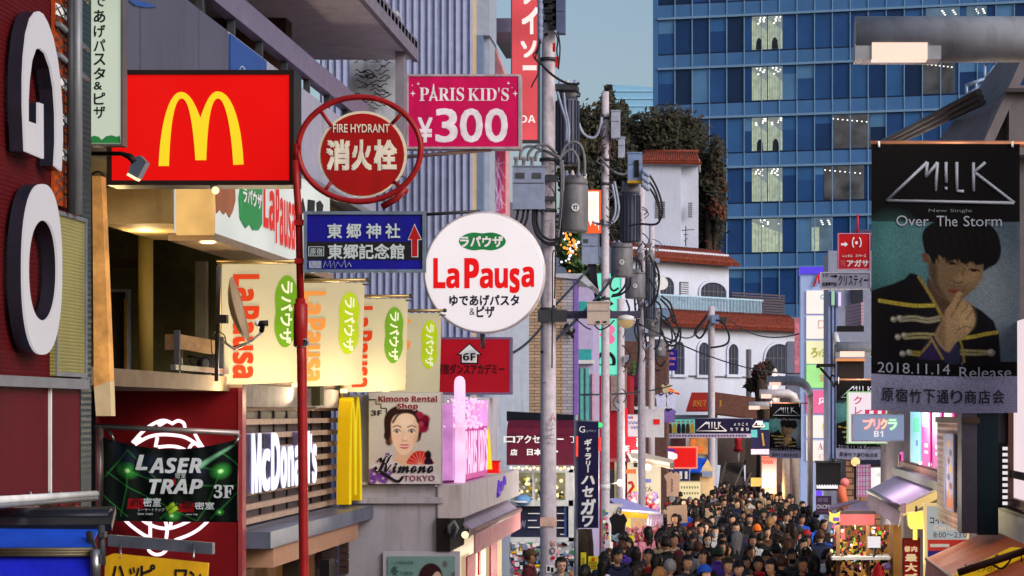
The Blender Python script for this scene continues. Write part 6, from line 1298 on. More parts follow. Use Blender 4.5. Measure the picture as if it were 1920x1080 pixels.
for i,ch in enumerate('竹下通り'):m_.text(CF(103.95),ch,1369+i*10,802,1374+i*10,808,.01,wt,bold=.03)
for i in range(26):m_.fbox(CF(103.95),1256+i*5.6,815,1259.5+i*5.6,818.5,.008,.012,M('strip_letters',(80,70,110),.6))
m_.build('lettering',mb_);m_=MB();m_.tube([W(1238,785,104.1),W(1412,785,104.1)],.04,grey);m_.build('rod',mb_)
# cardboard board held over the crowd
cb=thing('held_board','pale cardboard board held up on a yellow stick above the crowd','board',W(1272,1000,62));m_=MB();m_.poly(CF(62),[(1250,949),(1288,946),(1289,980),(1251,983)],-.03,0,M('cardboard',(206,168,140),.8,var=.12));m_.build('panel',cb);m_=MB();m_.tube([W(1270,980,62.03),W(1271,1010,62.03)],.03,M('yellow_stick',(220,180,40),.5));m_.build('stick',cb)
crs=sign('cream_menu_sign','cream lit sign with small dark marks beyond the beige shirt','sign',1272,902,1316,937,90,.2,cream,lit('cream_sign',(240,220,170),.85,.12),2);m_=MB();r_=random.Random(3)
for i in range(14):a,b=1277+(i%7)*5,912+(i//7)*11;m_.tube([CF(90).P(a,b,-.005),CF(90).P(a+2,b+2,-.005),CF(90).P(a+1,b+4,-.005)],.02,bk,4)
m_.build('lettering',crs)
tree('dark reddish small tree before the right end of the villa',[(1425,700,14,18),(1415,722,16,14),(1440,690,10,14),(1432,735,12,12)],108,1430,1100,.16,[M('leaf_maroon',(74,36,40),.7,var=.4),lf1],33)
# ------------------------------------------------------------------ street lamps with their banners
lampm=M('lamp_pole_brown',(140,128,122),.5,.1,var=.25,scale=6,grime=.4);lampt=M('lamp_tube_grey',(150,154,164),.45,.2,var=.3,scale=3,grime=.5)
lpan=lit('lamp_panel',(255,212,194),1.02,.1)
def man_ink(step):
 i=Ink(582,-270,1420,1220,step,(0,0,0))
 i.c[:]=lin((12,11,13))[:3]
 t=np.clip((i.x-582)/838,0,1);bgc=np.stack([lin((58,108,112))[k]*(1-t)+lin((82,92,112))[k]*t for k in range(3)],-1)
 a=((i.y>160)&(i.y<940)).astype(float);i.c=i.c*(1-a[...,None])+bgc*a[...,None]
 for x,w,op in((640,60,.35),(760,40,.25),(1330,30,.3),(1380,40,.45),(600,30,.4),(1300,26,.2)):i.mix(np.exp(-((i.x-x)/w)**2)*op*a,(34,56,62))
 i.ell(1230,560,150,230,(132,140,150),1.4,.5);i.ell(700,330,130,150,(84,140,142),1.4,.4)
 sk,sk2,sk3=(100,82,62),(142,117,86),(46,36,28)
 i.poly([(900,470),(905,600),(960,680),(1010,670),(1060,600),(960,560)],(66,50,40),8)
 i.poly([(905,385),(915,350),(1000,330),(1120,350),(1210,400),(1214,440),(1196,490),(1160,535),(1110,580),(1060,606),(1000,592),(945,545),(915,470)],sk,8)
 i.ell(1150,455,50,55,sk2,1.2,.6);i.ell(1000,500,60,60,(100,80,60),1.2,.6);i.poly([(905,385),(950,400),(960,500),(1010,590),(945,545),(912,470)],sk3,26,.7)
 i.poly([(868,340),(892,335),(908,360),(906,385),(886,386),(872,368)],(90,62,46),6)
 hr=(13,12,14)
 i.poly([(870,262),(872,222),(895,188),(945,160),(1050,145),(1150,146),(1230,166),(1288,214),(1312,290),(1310,350),(1285,395),(1245,415),(1215,432),(1212,395),(1180,402),(1150,380),(1110,395),(1070,368),(1020,378),(985,352),(955,350),(940,395),(925,385),(905,345),(885,330)],hr,8)
 for q in range(13):x=905+q*27;i.poly([(x,330),(x+24,330),(x+26+6*(q%3),372+q*4+14*(q%2))],hr,5,1,False)
 for q in range(7):x=930+q*50;i.line([(x,215),(x+24,260),(x+22,300)],8,(24,23,26),9,.5)
 i.line([(1005,382),(1035,384),(1062,396)],9,(30,22,20),6);i.ell(1036,392,16,7,(26,18,16),.5);i.line([(1135,424),(1165,424),(1192,432)],9,(30,22,20),6);i.ell(1162,430,17,7,(22,16,14),.5)
 i.line([(1110,420),(1098,450),(1100,475),(1082,490)],8,sk3,10,.8);i.ell(1082,480,30,26,sk2,1.1,.5);i.line([(1050,492),(1075,500),(1100,492)],7,(50,34,28),6,.9)
 i.poly([(1016,540),(1050,528),(1080,536),(1104,545),(1080,558),(1046,560)],(106,54,48),6);i.line([(1020,543),(1060,546),(1100,546)],4,(52,26,26),4)
 jk=(16,15,19)
 i.poly([(560,560),(640,530),(705,510),(770,480),(800,448),(830,452),(862,470),(910,570),(975,690),(1050,670),(1130,612),(1200,650),(1270,710),(1300,790),(1312,960),(560,960)],jk,8,1,False)
 i.poly([(985,880),(1000,840),(1050,830),(1080,850),(1085,940),(1000,940)],(36,40,66),8,.9)
 gd,gd2=(132,116,58),(168,152,60)
 def braid(pts,w,c=gd):
  i.line(pts,w,c,6)
  for(ax,ay),(bx,by)in zip(spline(pts,7)[:-1],spline(pts,7)[1:]):i.ell((ax+bx)/2,(ay+by)/2,w*.22,w*.3,(74,62,30),.8,.7)
 braid([(850,470),(900,545),(945,620),(985,695)],16);braid([(630,606),(720,618),(820,628),(930,626)],20,gd2)
 for y in(694,712):braid([(745,y+4),(820,y-4),(900,y+6),(965,y-6)],13,(142,140,118))
 for y in(786,806):braid([(770,y+6),(860,y-2),(950,y)],13,(142,134,96))
 for y in(884,900):braid([(790,y),(880,y+4),(960,y)],12)
 for cx,cy in((742,700),(708,708),(768,796),(732,806),(795,890),(758,898)):i.ell(cx,cy,18,17,(120,116,108),.3);i.ell(cx-3,cy-3,9,8,(170,166,156),.7)
 braid([(1085,806),(1160,796),(1230,782),(1288,774)],18,gd2);braid([(1090,872),(1180,876),(1262,880)],13,(142,134,96));braid([(1090,892),(1180,894),(1262,890)],13,(142,134,96));i.ell(1256,885,22,20,(120,116,108),.3);i.ell(1250,880,11,10,(170,166,156),.7);braid([(1082,810),(1098,870),(1106,935)],12)
 i.poly([(850,905),(925,795),(990,860),(1010,890),(985,925),(870,925)],(40,30,66),8);braid([(915,800),(950,860),(985,920)],12);braid([(850,905),(890,860),(925,815)],10)
 i.poly([(940,800),(975,720),(1000,655),(1040,600),(1062,556),(1078,545),(1098,556),(1092,600),(1110,588),(1142,622),(1160,660),(1168,700),(1160,740),(1120,790),(1060,830),(1012,884)],(138,114,84),8)
 i.poly([(1000,655),(975,720),(945,795),(1000,860),(1000,760)],(92,72,54),26,.7);i.ell(1120,690,40,60,(172,146,108),1.2,.6)
 for p in([(1060,640),(1085,600),(1092,570)],[(1095,660),(1120,630),(1130,612)],[(1118,700),(1140,670),(1155,650)],[(1070,760),(1110,740),(1150,745)],[(1030,690),(1060,640),(1075,600)]):i.line(p,6,(78,58,44),7,.85)
 a2=(i.y>1015).astype(float);i.mix(a2,(150,152,184));i.grain(.16);i.c*=.55  # whole print darkened, putting the shade it hangs in into the ink
 return i
def place_banner(t,x0,y0,x1,y1,Y,step,full):
 """the film-poster banner: dark cloth, portrait, pale foot strip; the poster's own drawing runs 582..1420 across and -270..1220 down"""
 def to(a,b,n=0.0):
  u=x0+(x1-x0)*(a-582)/838.0;v=y0+(y1-y0)*(b+270)/1490.0
  p=CF(Y).P(u,v,n);k=(b+270)/1490.0;s=(a-582)/838.0
  p.y+=.025*math.sin(3.0*s+2.2*k)*k+.012*math.sin(11*s+1)*k
  p.z-=.02*k*s+.012*math.sin(math.pi*s)*k
  return p
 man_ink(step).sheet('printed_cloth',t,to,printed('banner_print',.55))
 mb=MB();g=M('banner_grey_letters',(118,122,136),.5,var=.1)
 base=Fr((0,0,0),(1,0,0),(0,1,0),(0,0,1))
 s0=len(mb.v)
 k=838.0*F/((x1-x0)*Y)  # drawing units per metre
 st=[[(668,47),(898,-170),(888,-85),(955,-168),(943,-10)],[(668,47),(1388,58)],[(1003,-170),(1003,-55)],[(1003,-32),(1003,-16)],[(1064,-170),(1064,-8),(1105,-8)],[(1158,-168),(1158,-8)],[(1158,-110),(1225,-168)],[(1166,-112),(1388,58)]]
 for p in st:
  for a,b in zip(p[:-1],p[1:]):mb.tube([base.P(*a,0),base.P(*b,0)],9,g,4)
 def tx(body,a,b,c,d,m=g,**kw):mb.text(base,body,a,b,c,d,4,m,**kw)
 if full:
  tx('New Single',905,90,1150,112,M('banner_dim_letters',(84,88,98),.6))
  for w,a,b in(('Over',722,905),('The',950,1068),('Storm',1102,1318)):tx(w,a,128,b,186)
  tx('2018.11.14',618,950,1025,1008);tx('Release',1078,965,1368,1026)
 else:
  tx('Over The Storm',722,128,1318,186,bold=.01);tx('2018.11.14 Release',618,955,1368,1020,bold=.01)
 a=642
 for ch in '原宿竹下通り商店会':tx(ch,a,1092,a+66,1168,M('banner_ink',(30,28,38),.6),bold=.012);a+=77.5
 mb.warp(lambda v:to(v.x,v.y,.006+v.z/k*.3))
 mb.build('lettering',t)
def street_lamp(label,Y,lx0,lx1,ly,lr,panel,pole_px,bx,group,blabel,step,full,rod_y):
 t=thing('street_lamp',label,'street lamp',(X(pole_px,Y),Y,gz(Y)),group);k=Y/F;r=lr*k
 m_=MB();c=W(lx0,ly,Y);e=W(lx1,ly,Y);n=12
 pts=[c];be=X(pole_px,Y);R_=min(.5,abs(be-c.x)*.4)
 pts+=[Vector((be-R_,Y,c.z))]+[Vector((be-R_+R_*math.sin(a),Y,c.z-R_+R_*math.cos(a)))for a in[math.pi/2*i/6 for i in range(1,7)]]
 m_.tube(pts,[r]*2+[r*(1-.07*i)for i in range(len(pts)-2)],lampt,24);m_.build('arm',t)
 m_=MB();m_.tube([pts[-1],(be,Y,gz(Y)-.1)],r*.58 if r>.1 else .1,lampm,18);m_.build('pole',t)
 m_=MB();a,b=panel;m_.fbox(Fr(W(0,ly,Y),(k,0,0),(0,0,1),(0,-1,0)),a,-r*1.02,b,-r*.3,r*.1,r*.99,lpan);m_.build('lamp_panel',t)
 m_=MB();m_.fbox(Fr(W(0,ly,Y),(k,0,0),(0,0,1),(0,-1,0)),lx0-2,-r*1.0,b+(b-a)*.25,-r*.25,-r*.6,r*.9,lampt);m_.build('lamp_housing',t)
 lamp(t,W((a+b)/2,ly,Y)-Vector((0,.7,r+.05)),8 if Y<20 else 30,(1,.88,.76),.4,True)
 m_=MB();m_.tube([W(bx[0]-2,rod_y,Y),(be,Y,Z(rod_y,Y))],.022,M('banner_rod',(178,120,90),.4,.5),10);m_.build('banner_arm',t)
 b=thing('street_banner',blabel,'banner',W((bx[0]+bx[2])/2,bx[3],Y-.03),'portrait banners on the street lamps')
 place_banner(b,*bx,Y-.03,step,full)
 m_=MB()
 for q in(.05,.95):m_.tube([W(bx[0]+(bx[2]-bx[0])*q,bx[1]+6,Y-.05),W(bx[0]+(bx[2]-bx[0])*q,rod_y-5,Y-.05)],.008,white,6)
 m_.build('tie',b)
 return t
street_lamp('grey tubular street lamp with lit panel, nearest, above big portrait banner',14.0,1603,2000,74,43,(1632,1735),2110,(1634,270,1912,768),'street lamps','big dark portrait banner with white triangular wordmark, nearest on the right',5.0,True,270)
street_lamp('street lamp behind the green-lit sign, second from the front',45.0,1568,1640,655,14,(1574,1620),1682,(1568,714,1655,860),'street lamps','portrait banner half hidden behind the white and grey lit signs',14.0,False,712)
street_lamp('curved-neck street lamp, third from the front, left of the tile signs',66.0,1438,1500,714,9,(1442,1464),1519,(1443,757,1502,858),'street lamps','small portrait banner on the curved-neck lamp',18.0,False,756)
street_lamp('curved-neck street lamp, fourth from the front',84.0,1424,1470,736,7.5,(1426,1444),1490,(1428,776,1444,852),'street lamps','narrow strip of portrait banner beyond the small one',40.0,False,774)if False else None
for(Y,lx,ly,lr,pp,pan,lab)in((82.0,1424,738,8,1492,(1427,1446),'pale street lamp just below the curved-neck lamp, fourth from the front'),(98.0,1404,760,7,1474,(1404,1424),'pale street lamp over the wide navy banner, fifth from the front'),(112.0,1436,690,6,1455,(1437,1448),'farthest pale street lamp before the reddish tree')):
 t=thing('street_lamp',lab,'street lamp',(X(pp,Y),Y,gz(Y)),'street lamps');k=Y/F;m_=MB();m_.tube([W(lx,ly,Y),W(pp-14,ly,Y),W(pp-4,ly+5,Y),W(pp,ly+16,Y)],lr*k,M('lamp_white',(206,200,206),.4,.1),16);m_.build('arm',t);m_=MB();m_.tube([W(pp,ly+14,Y),(X(pp,Y),Y,gz(Y)-.1)],7*k,lampm,14);m_.build('pole',t);m_=MB();m_.fbox(CF(Y),pan[0],ly+1,pan[1],ly+lr+1,0,lr*k+.01,lpan);m_.build('lamp_panel',t);lamp(t,W(sum(pan)/2,ly,Y)-Vector((0,.7,lr*k+.1)),70,(1,.88,.76),.4,True)
bnx=thing('street_banner','dark banner with teal patch hung behind the small portrait banner','banner',W(1420,845,99));m_=MB();m_.pbox(1408,786,1442,842,99,.03,nv);m_.build('cloth',bnx);m_=MB();m_.pbox(1408,806,1420,820,98.96,.02,M('teal_print',(70,150,156),.7));m_.pbox(1426,792,1442,806,98.96,.02,M('teal_print',(70,150,156),.7));m_.tube([W(1429,812,98.9),W(1432,836,98.9)],.05,M('gold_print',(150,130,50),.6),5);m_.build('print',bnx);m_=MB();m_.pbox(1408,842,1442,852,99,.03,M('banner_strip',(190,180,214),.6));m_.build('strip',bnx);m_=MB();milk(m_,CF(98.9),1411,789,1434,800,.02,.03,wt);m_.build('lettering',bnx)

# ------------------------------------------------------------------ roof edge and railings at the top right
rg=thing('gable_roof_house','dark gabled house edge with roof pipes and railing at the top right','building',(3.2,20,0))
gs=M('roof_grey_sheet',(104,98,104),.6,var=.25,scale=3,grime=.4);gd_=M('roof_dark_green',(36,44,38),.6);gt=M('roof_dark',(62,58,64),.5)
m_=MB();m_.slab(W(1772,275,19),W(1900,106,19),W(1940,100,17),W(1860,275,17),.08,gs);m_.tube([W(1770,275,19),W(1902,106,19)],.035,gt);m_.build('roof_slope',rg)
m_=MB();m_.tube([W(1810,275,18.5),W(1830,232,18.5)],.03,gd_);m_.slab(W(1852,218,18.4),W(1888,154,18.4),W(1890,182,18.4),W(1880,190,18.4),.05,gd_);m_.slab(W(1852,220,18.4),W(1884,184,18.4),W(1850,275,18.4),W(1836,275,18.4),.05,gt);m_.slab(W(1880,190,18.3),W(1892,188,18.3),W(1868,275,18.3),W(1852,275,18.3),.05,gt);m_.slab(W(1812,268,18.4),W(1820,232,18.4),W(1832,232,18.4),W(1826,268,18.4),.05,gd_);m_.build('strut',rg)
m_=MB();m_.box((2.15,17.2,0),(6,24,Z(275,18.5)),M('house_wall',(92,88,92),.8,var=.2));m_.pbox(1892,160,1960,290,17,.6,gs);m_.pbox(1888,165,1960,172,16.9,.7,gt);m_.build('wall',rg)
for i in range(3):m_=MB();m_.tube([W(1652+i*12,268+i*1,22),W(1835+i*4,172+i*10,17.5)],.028,gt,8);m_.build('roof_pipe',rg)
m_=MB();fr=CF(20);rl_=M('roof_rail',(130,150,178),.5,.3)
for a,b,c,d in((1812,178,1846,158),(1812,160,1846,148),(1846,150,1866,124),(1846,122,1868,100),(1866,102,1905,102),(1866,108,1905,108)):m_.tube([W(a,b,19.5),W(c,d,19.5)],.018,rl_)
for a,b,c in((1812,158,184),(1830,154,172),(1846,120,160),(1867,100,126),(1880,102,128),(1893,102,120)):m_.tube([W(a,b,19.5),W(a,c,19.5)],.016,rl_)
m_.build('railing',rg)
# ------------------------------------------------------------------ right-hand shop row
rw=thing('right_shop_row','right-hand shop building behind the awnings and lit panels','building',(3.4,24,0));wl=M('right_wall',(150,140,146),.75,var=.2,grime=.4)
m_=MB();m_.box((2.03,12,-.1),(3.2,24.4,4.6),wl);m_.build('wall',rw);m_=MB();m_.box((1.98,19.6,3.38),(2.03,24.3,3.45),M('panel_ledge',(160,112,90),.5));m_.box((1.9,18.6,3.3),(2.03,24.35,3.38),M('ledge_teal_grey',(130,140,140),.5,var=.2));m_.build('ledge',rw)
m_=MB();m_.box((2.9,26.6,-.6),(5,40,4.7),M('right_wall_far',(120,112,124),.75,var=.25,grime=.3));m_.build('rear_wall',rw)
dp_=thing('lit_display_panel','tall lit display panel in cyan and hot pink on the right shop row','display',(1.98,20.8,3.46));m_=MB();m_.box((1.985,18.4,3.46),(2.028,23.05,4.5),M('panel_frame',(150,90,120),.5));m_.build('case',dp_);f_=RF(1.98)
cya,pin,pil=lit('panel_cyan',(150,226,236),.9,.12),lit('panel_pink',(240,50,170),.85,.2,2),lit('panel_pale_pink',(252,190,210),1.0,.15,3)
ys_=[YonX(p,1.98)for p in(1709,1728,1731,1746,1751,1767,1773,1790)]
m_=MB();m_.fbox(f_,ys_[1],3.48,ys_[0],4.48,.0,.012,cya);m_.fbox(f_,ys_[1]+.1,3.8,ys_[0]-.4,3.95,.012,.016,lit('panel_green',(110,230,180),.9,.3));m_.fbox(f_,ys_[1]+.3,3.66,ys_[0]-.7,3.72,.012,.016,lit('panel_blue',(70,140,210),.8));m_.build('cyan_panel',dp_)
m_=MB()
for a,b in((3,2),(5,4),(7,6)):m_.fbox(f_,ys_[a],3.48,ys_[b],4.48,.0,.012,pin);m_.fbox(f_,ys_[a]+.08,3.86,ys_[b]-.08,4.42,.012,.016,pil);m_.fbox(f_,ys_[a]+.08,3.9,ys_[b]-.08,4.0,.016,.02,lit('panel_yellow',(250,236,170),.95));m_.fbox(f_,ys_[a]+.2,3.66,ys_[b]-.3,3.7,.012,.016,lw);m_.fbox(f_,ys_[a]+.2,3.6,ys_[b]-.3,3.63,.012,.016,lw)
m_.build('pink_panel',dp_)
for i,(px,py)in enumerate(((1726,868),(1744,871))):t=thing('spot_lamp',('tiny bright spot lamp on the ledge under the cyan panel','tiny bright spot lamp on the ledge under the pink panel')[i],'lamp',W(px,py+2,21.6-i));m_=MB();m_.ball(W(px,py,21.6-i),.02,lit('tiny_spot',(255,250,240),2),8,6);m_.build('bulb',t);m_=MB();m_.tube([W(px,py+1,21.6-i),W(px+3,py+4,21.6-i)],.008,dgrey,5);m_.build('base',t)
pc=MB();pc.pbox(1690,848,1704,892,26,.2,lit('pink_column',(246,120,214),.95,.25,4));pc.pbox(1686,852,1690,892,26.02,.2,M('pink_column_side',(190,60,110),.5));tag(pc.build('pink_lit_column'),'short pink lit column left of the cyan panel','light column')
lamp(dp_,(1.55,21.5,3.95),24,(1,.72,.9),.25);lamp(dp_,(1.35,17.0,3.6),9,(1,.82,.72),.25);lamp(dp_,(1.2,14.6,3.5),5,(1,.84,.74),.2)  # first carries the panel's glow; the other two are added fill light
# awnings
aw2=thing('lavender_awning','large pale lavender shop awning with lit cream underside on the right','awning',(1.8,22,2.9));lavc=M('lavender_canvas',(226,214,238),.65,var=.08,scale=2,bump=.1);m_=MB()
Yn,Yf,xf,xw=20.0,24.5,1.645,2.03;m_.slab((xf,Yf,3.12),(xf,Yn,3.12),(xw,Yn,3.32),(xw,Yf,3.32),.025,lavc);m_.build('canvas',aw2)
m_=MB();m_.tube([(xf,Yf,3.1),(xf,Yn-.02,3.1)],.028,M('awning_rail',(110,104,118),.4,.4),10);m_.box((xf-.01,Yn-.03,3.06),(xf+.04,Yn,3.15),M('awning_rail_end',(150,130,170),.4));m_.build('rail',aw2)
m_=MB();n=16
for i in range(n):
 a=Yn+(Yf-Yn)*i/n;b=Yn+(Yf-Yn)*(i+1)/n;z0=2.93+.012*math.sin(i*1.7);m_.slab((xf,a,3.08),(xf,b,3.08),(xf-.03,b,2.93+.012*math.sin((i+1)*1.7)),(xf-.03,a,z0),.006,M('awning_valance',(230,206,212),.7,var=.15))
m_.build('valance',aw2)
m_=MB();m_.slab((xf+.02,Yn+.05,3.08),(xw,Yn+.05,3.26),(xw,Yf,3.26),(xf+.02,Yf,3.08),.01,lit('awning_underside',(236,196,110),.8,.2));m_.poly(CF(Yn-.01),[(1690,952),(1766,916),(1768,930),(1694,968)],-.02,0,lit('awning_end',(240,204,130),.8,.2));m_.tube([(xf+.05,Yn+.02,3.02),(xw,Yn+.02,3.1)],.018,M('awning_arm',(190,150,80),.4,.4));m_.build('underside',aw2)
lbx=thing('yellow_lantern','square yellow lit lantern hanging under the lavender awning','lantern',W(1722,995,19.5));m_=MB();m_.poly(CF(19.5),[(1702,962),(1734,958),(1736,988),(1732,992),(1708,992),(1704,986)],-.15,0,lit('lantern_yellow',(238,206,96),.9,.15));m_.build('shade',lbx);m_=MB();m_.pbox(1712,992,1720,1012,19.48,.04,lit('lantern_tag',(236,200,90),.8));m_.tube([W(1718,950,19.6),W(1718,960,19.55)],.01,dgrey);m_.build('tag',lbx)
la=bpy.data.lights.new('stall_light','POINT');la.energy=26;la.color=(1,.74,.34);la.shadow_soft_size=.2;lo=bpy.data.objects.new('stall_light',la);COL.objects.link(lo);lo.parent=lbx;lo.location=(-.1,-.5,-.1)
aw3=thing('pink_awning','smaller pink stall awning beyond the lavender one','awning',W(1600,990,32));m_=MB();m_.slab(W(1576,960,31),W(1640,960,31),W(1640,935,33.5),W(1604,942,33.5),.03,M('pink_pale_canvas',(214,180,206),.6));m_.build('canvas',aw3);m_=MB();m_.pbox(1574,958,1640,964,30.95,.05,M('awning_piping',(70,60,66),.5));m_.build('rail',aw3);m_=MB();m_.pbox(1574,964,1640,985,30.9,.02,M('rose_valance',(206,108,116),.7,var=.15));m_.build('valance',aw3);m_=MB();m_.slab(W(1554,955,33),W(1607,940,34),W(1607,936,34.4),W(1554,948,33.4),.03,M('pink_pale_canvas',(214,180,206),.6));m_.build('side_canvas',aw3)
# stall goods below the awnings
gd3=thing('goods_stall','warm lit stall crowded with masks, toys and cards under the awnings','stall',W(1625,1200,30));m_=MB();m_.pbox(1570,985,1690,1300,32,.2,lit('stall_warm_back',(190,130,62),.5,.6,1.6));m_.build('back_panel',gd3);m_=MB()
for a in(1568,1624,1668):m_.pbox(a,985,a+7,1300,29.8,.1,M('stall_post',(120,90,66),.7,var=.3))
m_.pbox(1560,1044,1670,1050,29.7,.6,white);m_.build('frame',gd3);m_=MB();r_=random.Random(19);gc=[lw,lyel,stc[0],stc[1],stc[3],stc[5],M('toy_orange',(230,130,40),.6),M('toy_green',(110,190,70),.6),cream]
gc+=[darkin]*16+[M('toy_brown',(110,76,54),.7),M('toy_wine',(120,34,50),.7),M('toy_mustard',(190,140,50),.7)]*2
for i in range(110):m_.ball(W(1556+r_.random()*112,984+(r_.random()**.7)*100,29.9+r_.uniform(-.2,.8)),r_.uniform(.008,.035),r_.choice(gc),6,5,(1,.7,1.3))
for i in range(260):a,b=1556+r_.random()*106,984+r_.random()*90;m_.pbox(a,b,a+r_.uniform(1.5,7),b+r_.uniform(2,9),29.8+r_.random()*.5,.02,r_.choice(gc))
tag(m_.build('goods',gd3),kind='stuff')
for nm,lab,cat,a,b,c,d,Y,mm in(('white_card','white blank card standing in the goods stall','card',1627,1006,1651,1027,29.2,lw),('yellow_mask','yellow rabbit-eared mask at the left end of the goods stall','mask',1554,958,1576,982,30.6,lyel),('vertical_strip','white vertical strip with violet characters hanging from the pink awning','sign',1564,984,1573,1020,30.7,M('strip_white',(196,190,214),.6)),('pink_strip','pink vertical strip hanging from the pink awning','sign',1575,986,1584,1014,30.7,M('rose_valance',(206,108,116)))):
 t=thing(nm,lab,cat,W((a+c)/2,d,Y));m_=MB()
 if cat=='mask':m_.poly(CF(Y),[(a,d-6),(a+2,b+8),(a,b),(a+6,b+5),(a+14,b+5),(c,b),(c-2,b+9),(c,d-5),((a+c)/2,d)],-.04,0,mm)
 else:m_.pbox(a,b,c,d,Y,.02,mm)
 m_.build('sheet',t);m_=MB()
 if cat=='mask':m_.fbox(CF(Y-.01),a+8,b+12,c-2,d-5,0,.01,M('mask_violet',(84,60,160),.5))
 elif cat=='card':m_.tube([W((a+c)/2,d,Y),W((a+c)/2,d+18,Y)],.01,steel)
 elif nm=='vertical_strip':
  for q,ch in enumerate('原宿名物'):m_.text(CF(Y-.01),ch,a+1.5,b+2+q*8.5,c-1.5,b+9+q*8.5,.004,M('violet_ink',(60,40,110),.5),bold=.03)
 else:m_.fbox(CF(Y-.01),a+2,b+6,c-2,b+12,0,.004,wt)
 m_.build('print',t)
cn=thing('red_cone_hat','bright red cone hat at the bottom of the goods stall','hat',W(1646,1100,27));m_=MB();m_.lathe(W(1646,1100,27),(0,0,1),[(.12,0),(.115,.06),(.06,.22),(.01,.31)],M('cone_red',(200,20,24),.5),16);m_.build('cone',cn);m_=MB();m_.ball(W(1663,1062,27.2),.05,M('lilac_toy',(170,140,210)));m_.build('pompom',cn)
lamp(gd3,W(1585,930,29.5),80,(1,.84,.62));lamp(gd3,W(1560,975,38),90,(1,.82,.6));lamp(gd3,W(1570,940,50),120,(1,.85,.7))  # last two stand down the street, added to brighten the crowd
# vertical red sign and locker sign
rv=sign('vertical_red_sign','vertical red sign with cream kanji beside the locker sign','sign',1692,1009,1725,1180,21.5,.08,M('red_sign_trim',(120,20,24),.5),M('red_sign_panel',(184,18,22),.45,var=.1),2);crm=lit('cream_letters',(238,206,160),.75,.08)
lettering(rv,21.5,[('PREMIUM',1697,1014,1721,1020,M('dull_red_letters',(150,60,50),.5)),('都',1696,1024,1707,1035,crm,dict(bold=.045)),('内',1709,1024,1720,1035,crm,dict(bold=.045)),('最',1697,1039,1720,1053,crm,dict(bold=.045)),('大',1697,1056,1720,1072,crm,dict(bold=.045)),('プ',1697,1075,1720,1090,crm,dict(bold=.045))])
lamp(aw2,W(1745,960,16.5),12,(1,.82,.5),.15)
lk=sign('locker_sign','large pale grey locker sign with red and blue blocks below its hours','sign',1733,944,1818,1200,17.8,.1,lit('locker_edge',(240,206,140),.8),lit('locker_panel',(178,184,190),.62,.08),5)
m_=MB();fr=CF(17.8);m_.fbox(fr,1740,1012,1813,1033,-.011,-.006,M('locker_red',(206,60,52),.5));m_.fbox(fr,1744,1020,1780,1026,-.006,-.003,wt);m_.fbox(fr,1740,1033,1813,1200,-.011,-.006,M('locker_blue',(40,36,150),.5));m_.build('colour_block',lk)
lettering(lk,17.8,[('コイン',1743,969,1776,982,bk,dict(bold=.03)),('ロッカー',1778,969,1818,982,bk,dict(bold=.03)),('Coin Locker',1752,985,1812,994,lit('locker_orange',(240,200,160),.8)),('8:00～23:00',1750,998,1820,1008,bk),(sansb('F'),1766,956,1774,966,lit('locker_orange',(240,200,160),.8))],n=-.005)
# overhead lattice sign box and dark column
lat=ribs('lattice_brown',(196,152,132),2,.045,.5,.6,.6);bxs=thing('lattice_sign_box','brown lattice sign box with dark front hung over the orange awning','sign box',(1.68,14.8,3.2));m_=MB();m_.box((1.56,14.0,3.21),(1.652,15.75,3.93),lat);m_.build('lattice',bxs)
m_=MB();m_.pbox(1803,680,1832,1000,13.97,.25,M('column_grey',(84,82,92),.6,var=.2));m_.build('front',bxs);m_=MB();m_.pbox(1832,680,1872,1003,13.99,.4,M('column_teal',(14,38,46),.5,var=.25));m_.build('side',bxs);m_=MB();m_.box((1.55,13.95,3.93),(1.66,15.8,3.97),M('lattice_cap',(80,60,50),.6));m_.build('cap',bxs)
cp=thing('food_poster','narrow tilted poster with food and violet shapes on the brown lattice box','poster',(1.53,14.8,3.3));i6=Ink(0,0,40,100,1.2,(150,156,190))
r_=random.Random(22)
for i in range(10):i6.line([(4+r_.random()*14,30+r_.random()*20),(3+r_.random()*16,90+r_.random()*10)],2.4,(104,80,150)if i%2 else(196,190,220),1.5,.8,False)
for i in range(7):i6.ell(22+(i%2)*8,14+i*11,6,5,((206,150,60),(70,74,110),(120,60,50))[i%3],.6)
i6.poly([(16,88),(22,78),(28,86),(36,80),(38,100),(14,100)],(190,110,60),2);i6.grain(.1)
m_=MB();m_.fbox(RF(1.54),14.35,3.33,15.05,3.86,-.004,.006,M('poster_edge',(150,150,180),.6));m_.build('board',cp);i6.sheet('picture',cp,lambda a,b:Vector((1.531,15.03-.66*a/40,3.855-.51*b/100)),printed('paper_print',.5))
ls_=thing('louvre_lamp','dark louvred lamp with white lit teeth beside the teal column','lamp',W(1880,952,14.2));m_=MB();m_.pbox(1868,832,1889,952,14.2,.1,black);m_.build('case',ls_);m_=MB()
for i in range(10):m_.pbox(1880,838+i*11.4,1889,844+i*11.4,14.18,.03,lw,.02)
m_.build('lit_teeth',ls_)
gb_=MB();gb_.pbox(1870,772,1892,832,14.25,.3,M('wall_box',(130,128,136),.6,var=.15));tag(gb_.build('wall_box'),'grey wall box above the louvred lamp','box')
wn_=thing('bright_window','bright pink-white shop window in brown frame at the right edge','window',(1.9,13.3,3.38));m_=MB();m_.box((1.905,11.5,3.44),(1.93,14.12,4.6),lit('window_pinkwhite',(246,226,230),.95,.06));m_.build('pane',wn_);m_=MB();brf=M('window_brown_frame',(110,78,66),.5,var=.2)
